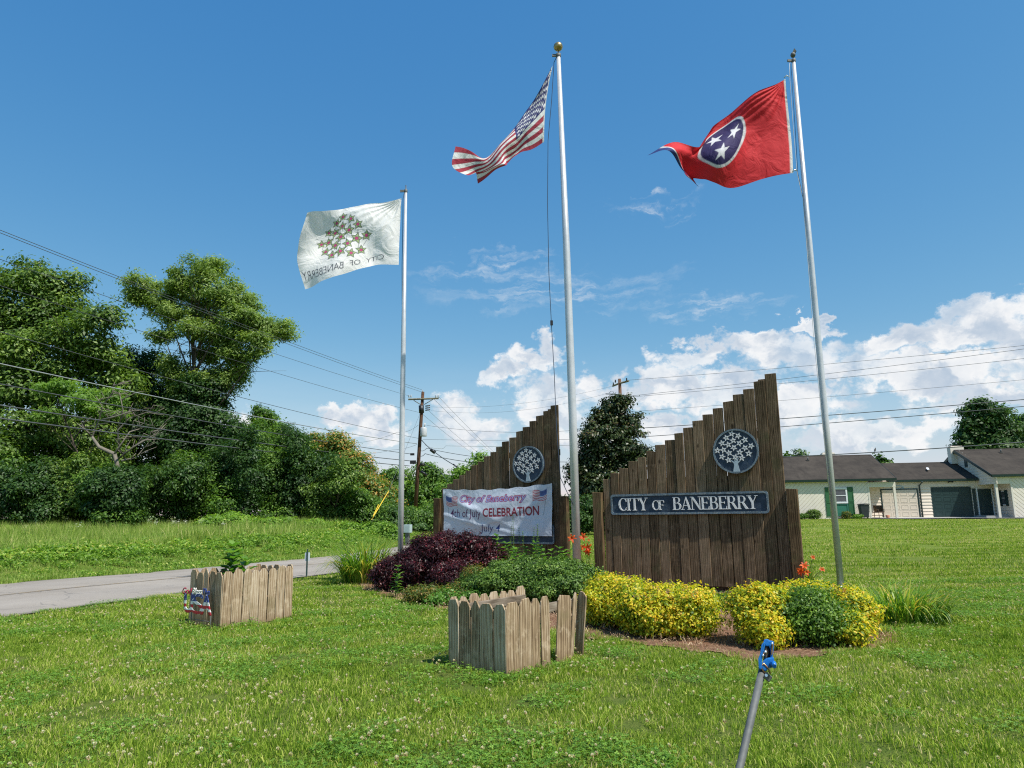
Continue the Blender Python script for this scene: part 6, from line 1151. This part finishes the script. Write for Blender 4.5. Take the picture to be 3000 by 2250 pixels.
def stem_plant(label, spots, hs, L, Wd, nl, m, seed, whorl=4, cat='plant', tip=None):
    r = np.random.default_rng(seed); o = spots[0].copy(); o[2] = tz(o[0], o[1]); t = empty('leafy_plant', tuple(o), 0, label=label, cat=cat); mb = MB(); PPS, NN, TT = [], [], []
    Vs, Fs, A = [], [], []; cnt = 0
    for s_, h in zip(spots, hs):
        base = Vector((s_[0] - o[0], s_[1] - o[1], 0)); lean = Vector((r.normal() * .07, r.normal() * .07, 0)); tp = base + Vector((0, 0, h)) + lean; mb.tube([base, base.lerp(tp, .5), tp], [.008, .007, .003], 5, cap=False)
        for i in range(nl):
            f_ = .25 + .75 * (i / (nl - 1)); c_ = base.lerp(tp, f_); a0_ = i * 1.1 + r.random()
            for w_ in range(whorl):
                a_ = a0_ + w_ * 2 * PI / whorl + r.normal() * .2; d = Vector((math.cos(a_), math.sin(a_), .45 + .5 * (f_ - .5) + r.normal() * .15)).normalized(); sd = d.cross(Vector((0, 0, 1))).normalized(); l_ = L * (.65 + .5 * math.sin(f_ * 2.6)) * r.uniform(.8, 1.2); ww = Wd * r.uniform(.8, 1.2)
                pts = [c_, c_ + d * l_ * .3 + sd * ww, c_ + d * l_ * .3 - sd * ww, c_ + d * l_ * .68 + sd * ww * .85 - Vector((0, 0, l_ * .08)), c_ + d * l_ * .68 - sd * ww * .85 - Vector((0, 0, l_ * .08)), c_ + d * l_ - Vector((0, 0, l_ * .3)), c_ + d * l_ * .3 - Vector((0, 0, ww * .5)), c_ + d * l_ * .68 - Vector((0, 0, l_ * .08 + ww * .5))]
                Vs += [tuple(v) for v in pts]; b_ = cnt; Fs += [(b_, b_ + 1, b_ + 6), (b_, b_ + 6, b_ + 2), (b_ + 1, b_ + 3, b_ + 7), (b_ + 1, b_ + 7, b_ + 6), (b_ + 6, b_ + 7, b_ + 4), (b_ + 6, b_ + 4, b_ + 2), (b_ + 3, b_ + 5, b_ + 7), (b_ + 7, b_ + 5, b_ + 4)]; A += [r.random()] * 8; cnt += 8
    mb.build('stems', M['stem'], t); link('leaves', np_mesh('leaves', Vs, None, Fs, attr=A, smooth_=False), M[m], t); return t
def at(px, Y): b = P(px, 1600, Y); return np.array([b[0], Y, tz(b[0], Y)])
def hz(px, py, Y): return P(px, py, Y)[2] - tz(P(px, py, Y)[0], Y)
r = np.random.default_rng(9)
sp = [(1465, 1548), (1490, 1575), (1515, 1590), (1538, 1592), (1555, 1575), (1572, 1590), (1448, 1600), (1500, 1610), (1478, 1590), (1530, 1615)]
stem_plant('tall fresh green leafy plant in front of the banner', [at(x, 13.9 + r.normal() * .2) for x, y in sp], [hz(x, y, 13.9) * .88 for x, y in sp], .15, .022, 11, 'phlox', 401)
sp = [(1590, 1612), (1610, 1618), (1630, 1608), (1650, 1622), (1665, 1615), (1600, 1630), (1675, 1630), (1640, 1628)]
stem_plant('drooping light green leafy plant left of the tallest flagpole', [at(x, 13.8 + r.normal() * .15) for x, y in sp], [hz(x, y, 13.8) for x, y in sp], .14, .024, 9, 'phlox', 402, whorl=3)
sp = [(1492, 1538), (1506, 1512), (1520, 1545), (1548, 1548), (1562, 1537), (1575, 1556), (1535, 1560)]
stem_plant('thin airy weed stems standing against the banner', [at(x, 14.3 + r.normal() * .2) for x, y in sp], [hz(x, y, 14.3) for x, y in sp], .045, .007, 26, 'thicket', 403, whorl=3)
sp = [(1165, 1660), (1160, 1690)]
stem_plant('single bright green weed growing out of the purple shrub', [at(x, 13.0) for x, y in sp], [hz(x, y, 13.0) for x, y in sp], .12, .018, 7, 'phlox', 404, whorl=3)
c_ = P1M; sp = [c_ + np.array([dx, dy]) for dx, dy in ((-.22, -.05), (-.10, .06), (-.28, .10), (-.02, -.1))]
stem_plant('broad-leaved green plant growing in the planter beside the road', [np.array([p_[0], p_[1], tz(*p_)]) for p_ in sp], [1.04, .96, .88, .84], .20, .042, 9, 'phlox', 405, whorl=4)

def blades(label, px, base, n, L, spread, m, seed, wd=.011, wind=(0, 0), cat='plant', name='daylily_clump', rad=.25, group=None):
    r = np.random.default_rng(seed); g = GP(px, base); t = empty(name, tuple(g), 0, label=label, cat=cat, group=group); Vs, Fs, A = [], [], []; c_ = 0
    for i in range(n):
        a_ = r.random() * 2 * PI; rr = rad * math.sqrt(r.random()); b = Vector((rr * math.cos(a_), rr * math.sin(a_), 0)); a2 = a_ + r.normal() * .5; d = Vector((math.cos(a2), math.sin(a2), 0)); l_ = L * r.uniform(.55, 1.1); lean = spread * r.uniform(.4, 1.3); sd = d.cross(Vector((0, 0, 1))); K = 7; rv = r.random(); w_ = wd * r.uniform(.7, 1.2)
        pos = b.copy(); th = .15 + .25 * r.random() * lean; 
        for j in range(K):
            f_ = j / (K - 1); ww = w_ * (1 - f_ ** 2.2) + .0006; Vs += [tuple(pos - sd * ww), tuple(pos + sd * ww)]
            th_ = th + lean * 1.55 * f_ ** 1.4; dirv = (d * math.sin(th_) + Vector((wind[0] * f_, wind[1] * f_, math.cos(th_)))).normalized(); pos = pos + dirv * l_ / (K - 1)
            if pos.z < .01: pos.z = .01
        for j in range(K - 1): Fs.append((c_ + 2 * j, c_ + 2 * j + 1, c_ + 2 * j + 3, c_ + 2 * j + 2)); A.append(rv)
        c_ += 2 * K
    link('leaves', np_mesh('leaves', Vs, Fs, attr=A), M[m], t); return t, g
blades('arching strap-leaved green clump at the left end of the flower bed', 1065, 1708, 520, 1.15, 1.35, 'lilyleaf', 501, .014, (-.16, 0), rad=.45)
blades('arching yellow-tipped green clump at the right end of the flower bed', 2650, 1818, 560, .66, 1.5, 'lilyleaf', 502, .0095, (.16, -.03), rad=.52)
def lily(label, px, base, flowers, Y, seed):
    t, g = blades(label, px, base, 60, .6, .9, 'lilyleaf', seed, .010, rad=.12, cat='daylily'); r = np.random.default_rng(seed)
    for (fx, fy, s_) in flowers:
        f = Vector(P(fx, fy, Y)) - Vector(g); st_ = Vector((r.normal() * .06, r.normal() * .06, 0)); mb = MB(); mb.tube([st_, st_.lerp(f, .6) + Vector((0, 0, .05)), f], [.006, .005, .004], 5); mb.build('stem', M['stem'], t)
        Vs, Fs, A = [], [], []; ax = Vector((r.normal() * .5, -1, .25 + r.normal() * .3)).normalized(); u = ax.orthogonal().normalized(); w = ax.cross(u)
        for i in range(6):
            a_ = i * PI / 3 + r.normal() * .1; d = u * math.cos(a_) + w * math.sin(a_); sd = ax.cross(d).normalized(); l_ = s_ * r.uniform(.85, 1.15); ww = s_ * .22 * (1 if i % 2 else .75); b_ = len(Vs)
            Vs += [tuple(f), tuple(f + ax * l_ * .35 + d * l_ * .28 + sd * ww), tuple(f + ax * l_ * .35 + d * l_ * .28 - sd * ww), tuple(f + ax * l_ * .5 + d * l_ * .72 + sd * ww * .8), tuple(f + ax * l_ * .5 + d * l_ * .72 - sd * ww * .8), tuple(f + ax * l_ * .35 + d * l_ * 1.02)]
            Fs += [(b_, b_ + 1, b_ + 2), (b_ + 1, b_ + 3, b_ + 4), (b_ + 1, b_ + 4, b_ + 2), (b_ + 3, b_ + 5, b_ + 4)]; A += [r.random() * .5 + (.3 if i % 2 else 0)] * 4
        link('flower', np_mesh('flower', Vs, None, Fs, attr=A), M['lilyorange'], t)
lily('orange daylilies flowering behind the tallest flagpole between the signs', 1715, 1712, [(1674, 1578, .085), (1709, 1575, .09), (1718, 1604, .10), (1704, 1602, .07), (1722, 1615, .08), (1725, 1583, .03)], 13.0, 511)
lily('orange daylilies flowering at the right post of the sign', 2360, 1725, [(2356, 1660, .09), (2348, 1672, .09), (2408, 1670, .06), (2381, 1634, .05), (2340, 1676, .07), (2362, 1678, .07)], 12.4, 512)
# planting along the house wall
def hplant(label, u, k, w_, h_, n, m, seed, L=.09, Wd=.025, name='garden_plant'):
    r = np.random.default_rng(seed); b = hw(u, k); t = empty(name, b, 0, label=label, cat='plant'); p, nr, rn, c = blob_leaves([(b[0], b[1], b[2] + h_ * .5, w_, w_ * .7, h_ * .55)], n, .07, 12, r); ok = p[:, 2] > b[2]; leaf_obj('leaves', p[ok], nr[ok], rn[ok], L, Wd, M[m], t, r, b)
hplant('low dark green shrub by the white house wall', -6.9, 2.2, .55, .62, 2600, 'oak', 601); hplant('small rusty-topped green shrub beside the bin', -4.6, 2.2, .30, .50, 1300, 'rust', 602); hplant('low green plants left of the dark shrub by the wall', -7.7, 2.3, .5, .35, 1200, 'thicket', 603); hplant('low green plants at the foot of the wheelie bin', -3.9, 2.5, .35, .28, 900, 'weed', 604); hplant('rusty small shrub at the far left of the house wall', -8.95, 2.2, .3, .55, 1000, 'rust', 605)
b = hw(-8.3, 2.3); g_px = None
tt_ = empty('flowering_plant', b, 0, label='upright green plant with pink flowers by the house wall', cat='plant'); Vs, Fs, A = [], [], []; r = np.random.default_rng(77)
for i in range(90):
    a_ = r.random() * 6.28; l_ = r.uniform(.5, .95); d = Vector((math.cos(a_) * .38, math.sin(a_) * .3, 1)).normalized(); s_ = Vector((math.cos(a_) * .12, math.sin(a_) * .1, 0)); sd = Vector((1, 0, 0)); b_ = len(Vs); Vs += [tuple(s_ - sd * .02), tuple(s_ + sd * .02), tuple(s_ + d * l_)]; Fs.append((b_, b_ + 1, b_ + 2)); A.append(r.random())
link('leaves', np_mesh('leaves', Vs, None, Fs, attr=A), M['thicket'], tt_); pp = np.array([[x_, 0, z_] for x_, z_ in ((.05, 1.15), (.08, 1.02), (-.28, 1.0), (-.25, .9), (.02, 1.08))]); pp = np.repeat(pp, 14, 0) + r.normal(size=(70, 3)) * .045; nn = r.normal(size=(70, 3)); nn /= np.linalg.norm(nn, axis=1)[:, None]; V_, F_ = leaf_quads(pp, nn, .07, .025, r); link('flowers', np_mesh('flowers', V_, F_, attr=r.random(70)), M['berryred'], tt_)

# ------------------------------------------------------------------ GRASS, CLOVER, WEEDS (scattered)
PROTO = bpy.data.collections.new('scatter_sources')
def proto(V_, F_, A, m):
    me = np_mesh('patch', np.array(V_), None, np.array(F_), attr=A); me.materials.append(m); return me
def blade_patch(n, rad, h, wd, m, seed, lean=.6, segs=3):
    r = np.random.default_rng(seed); V_, F_, A = [], [], []
    for i in range(n):
        a_ = r.random() * 6.283; rr = rad * math.sqrt(r.random()); x, y = rr * math.cos(a_), rr * math.sin(a_); d = r.random() * 6.283; dx, dy = math.cos(d), math.sin(d); l_ = h * r.uniform(.5, 1.25); w_ = wd * r.uniform(.6, 1.2); ln = lean * r.uniform(.2, 1.5); sx, sy = -dy, dx; b_ = len(V_); ph = r.random() * 6.283; sx, sy = math.cos(ph), math.sin(ph); px_, py_, pz_ = x, y, 0
        for j in range(segs):
            f_ = j / segs; ww = w_ * (1 - f_ * .7) * .5; V_ += [(px_ - sx * ww, py_ - sy * ww, pz_), (px_ + sx * ww, py_ + sy * ww, pz_)]; th = ln * (f_ + .25); px_ += dx * math.sin(th) * l_ / segs; py_ += dy * math.sin(th) * l_ / segs; pz_ += math.cos(th) * l_ / segs
        V_.append((px_, py_, max(pz_, .004))); rv = r.random()
        for j in range(segs - 1): q_ = b_ + 2 * j; F_ += [(q_, q_ + 1, q_ + 3), (q_, q_ + 3, q_ + 2)]; A += [rv, rv]
        q_ = b_ + 2 * (segs - 1); F_.append((q_, q_ + 1, q_ + 2)); A.append(rv)
    return proto(V_, F_, A, m)
def clover_patch(n, rad, h, s_, m, seed):
    r = np.random.default_rng(seed); V_, F_, A = [], [], []
    for i in range(n):
        a_ = r.random() * 6.283; rr = rad * math.sqrt(r.random()); c = Vector((rr * math.cos(a_), rr * math.sin(a_), h * r.uniform(.35, 1.1))); t0 = r.random() * 6.28; rv = r.random(); tl = Vector((r.normal() * .3, r.normal() * .3, 1)).normalized(); u = tl.orthogonal().normalized(); w = tl.cross(u); z_ = s_ * r.uniform(.7, 1.2)
        for k_ in range(3):
            t_ = t0 + k_ * 2.094; d = u * math.cos(t_) + w * math.sin(t_); sd = u * -math.sin(t_) + w * math.cos(t_); b_ = len(V_); V_ += [tuple(c), tuple(c + d * z_ * .55 + sd * z_ * .42 + tl * z_ * .1), tuple(c + d * z_ * .95 + sd * z_ * .25), tuple(c + d * z_ * .95 - sd * z_ * .25), tuple(c + d * z_ * .55 - sd * z_ * .42 + tl * z_ * .1)]
            F_ += [(b_, b_ + 1, b_ + 2), (b_, b_ + 2, b_ + 3), (b_, b_ + 3, b_ + 4)]; A += [rv] * 3
    return proto(V_, F_, A, m)
def head_proto(rad, h, m, seed, n=26):
    r = np.random.default_rng(seed); V_, F_, A = [], [], []; c = np.array([0, 0, h]); ins_ = r.random() * .4
    for i in range(n):
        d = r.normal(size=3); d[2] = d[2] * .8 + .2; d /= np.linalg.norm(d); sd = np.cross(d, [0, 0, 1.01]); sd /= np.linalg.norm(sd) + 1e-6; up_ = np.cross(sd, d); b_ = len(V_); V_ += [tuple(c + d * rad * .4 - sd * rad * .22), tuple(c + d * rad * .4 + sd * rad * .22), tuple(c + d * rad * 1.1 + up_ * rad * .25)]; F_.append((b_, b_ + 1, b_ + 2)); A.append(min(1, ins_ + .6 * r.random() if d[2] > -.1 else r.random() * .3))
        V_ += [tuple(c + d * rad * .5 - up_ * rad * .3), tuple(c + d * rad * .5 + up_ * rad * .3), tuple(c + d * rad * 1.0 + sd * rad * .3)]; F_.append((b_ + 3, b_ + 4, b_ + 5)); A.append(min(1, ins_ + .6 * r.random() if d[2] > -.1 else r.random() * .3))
    return proto(V_, F_, A, m)
def weed_patch(n, rad, h, L, Wd, m, seed, up=.5):
    r = np.random.default_rng(seed); a_ = r.random(n) * 6.283; rr = rad * np.sqrt(r.random(n)); f_ = r.random(n) ** .6; p = np.stack([rr * np.cos(a_), rr * np.sin(a_), h * f_ * (1 - .4 * rr / rad)], 1); nr = r.normal(size=(n, 3)) * .6 + np.array([0, 0, up]) + p / rad * .5; nr /= np.linalg.norm(nr, axis=1)[:, None]
    V_, F_ = leaf_quads(p, nr, L, Wd, r, fold=.2); F3 = np.concatenate([F_[:, [0, 1, 2]], F_[:, [0, 2, 3]]]); rn = r.random(n) * .8 + f_ * .2; return proto(V_, F3, np.concatenate([rn, rn]), m)
def umbel_proto(h, m, seed, n=40):
    r = np.random.default_rng(seed); c = np.stack([r.normal(size=n) * .06, r.normal(size=n) * .06, h + r.normal(size=n) * .05], 1); nr = r.normal(size=(n, 3)) * .3 + np.array([0, -.3, 1.]); nr /= np.linalg.norm(nr, axis=1)[:, None]; V_, F_ = leaf_quads(c, nr, .03, .014, r); F3 = np.concatenate([F_[:, [0, 1, 2]], F_[:, [0, 2, 3]]]); return proto(V_, F3, r.random(2 * n), m)
def scatter(name, label, pts, protos, scl, seed, m=None, tilt=.0):
    r = np.random.default_rng(seed); n_ = len(pts); me = bpy.data.meshes.new(name); me.vertices.add(n_); me.vertices.foreach_set('co', np.asarray(pts, np.float32).ravel())
    for nm, ty, val in (('rz', 'FLOAT', r.random(n_) * 6.283), ('tx', 'FLOAT', r.normal(size=n_) * tilt), ('sc', 'FLOAT', scl), ('pid', 'INT', r.integers(0, len(protos), n_))):
        a_ = me.attributes.new(nm, ty, 'POINT'); a_.data.foreach_set('value', np.asarray(val, np.int32 if ty == 'INT' else np.float32))
    o = bpy.data.objects.new(name, me); COL.objects.link(o); col = bpy.data.collections.new(name + '_sources')
    for i, pm in enumerate(protos): po = bpy.data.objects.new('%s_source_%02d' % (name, i), pm); col.objects.link(po)
    ng = bpy.data.node_groups.new(name, 'GeometryNodeTree'); ng.interface.new_socket('Geometry', in_out='INPUT', socket_type='NodeSocketGeometry'); ng.interface.new_socket('Geometry', in_out='OUTPUT', socket_type='NodeSocketGeometry'); g = NT(ng)
    gi, go = g.new('NodeGroupInput'), g.new('NodeGroupOutput'); ci = g.new('GeometryNodeCollectionInfo', {'Collection': col, 'Separate Children': True, 'Reset Children': True}); na = lambda nm, ty='FLOAT': g.new('GeometryNodeInputNamedAttribute', {'Name': nm}, data_type=ty).outputs[0]
    rot = g.new('ShaderNodeCombineXYZ', {0: na('tx'), 1: 0.0, 2: na('rz')}); ip = g.new('GeometryNodeInstanceOnPoints', {'Points': gi.outputs[0], 'Instance': ci.outputs[0], 'Pick Instance': True, 'Instance Index': na('pid', 'INT'), 'Rotation': rot.outputs[0], 'Scale': na('sc')})
    g.l.new(ip.outputs[0], go.inputs[0]); o.modifiers.new('scatter', 'NODES').node_group = ng
    return tag(o, label, kind='stuff')
BEDIN = BED.mean(0) + (BED - BED.mean(0)) * .975
grow = lambda Q, k_: [sum(Q) / 4 + (q_ - sum(Q) / 4) * k_ for q_ in Q]
P1R = grow([p1c[:2], p1r2[:2], p1l[:2] + p1r2[:2] - p1c[:2], p1l[:2]], 1.22); P2R = grow([p2c[:2], p2r2[:2], p2l[:2] + p2r2[:2] - p2c[:2], p2l[:2]], .5)
def lawn_ok(x, y, marg=.05):
    w_ = .16 * np.sin(x * 9 + y * 5) * np.sin(y * 7 - x * 3) + .08 * np.sin(x * 23) * np.sin(y * 19)
    ok = ~inpoly(x + w_, y + w_ * .6, BEDIN) & ~inpoly(x, y, P1R) & ~inpoly(x, y, P2R) & (seg_dist(x, y, NEAR_E) < -marg + .12 * np.sin(y * 5) * np.sin(x * 7 + y * 11))
    q_ = np.stack([x - HF.o[0], y - HF.o[1]], -1); u = q_ @ HF.d[:2]; k = q_ @ HF.n[:2]; return ok & ~((k < 2.4 + np.clip((u + 5.2) / 21 * 3.2, -1, 4)) & (u > -10.5))
def field_pts(y0, y1, dens, seed, okf, xpad=1.5):
    r = np.random.default_rng(seed); X0 = -(y1 * .80 + xpad); X1 = y1 * .80 + xpad; n_ = int((X1 - X0) * (y1 - y0) * dens); x = r.uniform(X0, X1, n_); y = r.uniform(y0, y1, n_); k = (np.abs(x) < y * .80 + xpad) & okf(x, y); x, y = x[k], y[k]; return np.stack([x, y, TZ(x, y)], 1)
gp_near = [blade_patch(190, .20, .042, .0072, M['grass'], 700 + i, 1.25) for i in range(7)] + [blade_patch(110, .19, .07, .0070, M['grass'], 720 + i, .9) for i in range(2)]
cl_near = [clover_patch(110, .18, .055, .012, M['clover'], 740 + i) for i in range(5)]
r = np.random.default_rng(1)
def nz(x, y, s_, o_): return np.sin(x * s_ + 1.7 * np.sin(y * s_ * .7 + o_)) * np.sin(y * s_ * 1.1 + 1.3 * np.sin(x * s_ * .6 + o_ * 2))
pt = field_pts(3.0, 9.5, 36, 801, lawn_ok); scatter('grass', 'short mown green grass of the near lawn', pt, gp_near, r.uniform(.75, 1.2, len(pt)) * (1 + .15 * nz(pt[:, 0], pt[:, 1], 1.7, 0)), 1, tilt=.08)
pt = field_pts(3.0, 15.0, 13, 802, lambda x, y: lawn_ok(x, y) & (nz(x, y, 1.1, 2) + .5 * nz(x, y, 3.1, 1) + .5 * np.random.default_rng(4).random(x.shape) > .15)); scatter('clover', 'clover leaves growing in patches through the near lawn', pt, cl_near, r.uniform(.8, 1.25, len(pt)), 2, tilt=.08)
pt = field_pts(9.0, 17.0, 18.0, 803, lawn_ok); scatter('grass', 'green grass around the flower bed and planters', pt, [blade_patch(130, .26, .050, .011, M['grass'], 760 + i, 1.1) for i in range(6)], r.uniform(.8, 1.25, len(pt)), 3, tilt=.06)
pt = field_pts(17.0, 34.0, 4.0, 804, lawn_ok, 3); scatter('grass', 'green lawn grass beyond the signs', pt, [blade_patch(110, .46, .062, .020, M['grass'], 770 + i, .7, 2) for i in range(5)], r.uniform(.8, 1.2, len(pt)), 4, tilt=.04)
pt = field_pts(34.0, 56.0, 1.4, 805, lambda x, y: lawn_ok(x, y) & (x > -2), 3); scatter('grass', 'far lawn grass in front of the house', pt, [blade_patch(110, .80, .065, .036, M['grass'], 780 + i, .7, 2) for i in range(4)], r.uniform(.8, 1.2, len(pt)), 5)
pt = field_pts(3.2, 16.0, 46, 806, lambda x, y: lawn_ok(x, y, .3) & (np.random.default_rng(2).random(x.shape) < .35 + .65 * smooth((nz(x, y, .9, 3) + .6 * nz(x, y, 2.7, 5) + .1 - .10 * (y - 5)) * 1.2))); scatter('clover_flowers', 'white and browning clover heads dotted over the lawn', pt, [head_proto(.0115, .072, M['head'], 790 + i) for i in range(6)], r.uniform(.7, 1.25, len(pt)), 6, tilt=.25)
pt = field_pts(3.2, 11.0, .55, 807, lawn_ok); scatter('grass_tufts', 'taller coarse grass tufts in the lawn', pt, [blade_patch(60, .10, .14, .008, M['grass'], 810 + i, .9, 4) for i in range(4)] + [blade_patch(24, .12, .10, .007, M['straw'], 820, 1.4)], r.uniform(.6, 1.15, len(pt)), 7, tilt=.1)
pt = field_pts(8, 16, 60, 808, lambda x, y: inpoly(x, y, BEDIN)); pt[:, 2] += .03; scatter('mulch_straw', 'loose straw and bark chips on the flower bed', pt, [blade_patch(9, .07, .07, .008, M['straw'], 830 + i, 3.0, 2) for i in range(5)], r.uniform(.6, 1.4, len(pt)), 8, tilt=.25)
# grass at the feet of the planters and bed edge, bank weeds and the meadow across the road
def bank(d0, d1): return lambda x, y: (seg_dist(x, y, FAR_E) > d0 + .25 * np.sin(y * 3.1) * np.sin(x * 2.3)) & (seg_dist(x, y, FAR_E) < d1) & (x < 3)
def bpts(y0, y1, dens, seed, okf):
    r = np.random.default_rng(seed); x = r.uniform(-32, -2.5, int(29.5 * (y1 - y0) * dens)); y = r.uniform(y0, y1, len(x)); k = okf(x, y) & (np.abs(x) < y * .80 + 2); return np.stack([x[k], y[k], TZ(x[k], y[k])], 1)
pt = bpts(14, 46, 12, 901, bank(.12, 2.2)); scatter('verge_grass', 'short rough brownish grass along the far road edge', pt, [blade_patch(90, .28, .12, .014, M['field'], 840 + i, .9, 2) for i in range(4)] + [weed_patch(70, .25, .10, .07, .018, M['weed'], 845)], r.uniform(.8, 1.3, len(pt)), 9, tilt=.05)
pt = bpts(14, 48, 9, 902, bank(.9, 7.5)); scatter('bank_weeds', 'leafy green weeds covering the road bank', pt, [weed_patch(120, .30, .34, .10, .026, M['weed'], 850 + i) for i in range(5)] + [blade_patch(60, .25, .42, .012, M['field'], 857, .7)], r.uniform(.5, 1.2, len(pt)) * np.clip((seg_dist(pt[:, 0], pt[:, 1], FAR_E) - .4) / 2.4, .4, 1) * 1.15, 10, tilt=.08)
pt = bpts(16, 46, 7, 903, bank(4.0, 26)); scatter('meadow_grass', 'tall pale green meadow grass between bank and trees', pt, [blade_patch(80, .32, .50, .016, M['field'], 860 + i, .55) for i in range(6)] + [weed_patch(70, .25, .35, .10, .024, M['weed'], 867)], r.uniform(.6, 1.15, len(pt)) * np.where((pt[:, 0] > -12) & (pt[:, 1] > 26), 1.35, 1.0), 11, tilt=.05)
pt = bpts(20, 38, .8, 904, lambda x, y: bank(6, 22)(x, y) & (nz(x, y, .5, 1) > .15)); scatter('white_wildflowers', 'white wild flower heads in the meadow', pt, [umbel_proto(.62, M['umbel'], 870 + i) for i in range(4)], r.uniform(.8, 1.2, len(pt)), 12, tilt=.1)
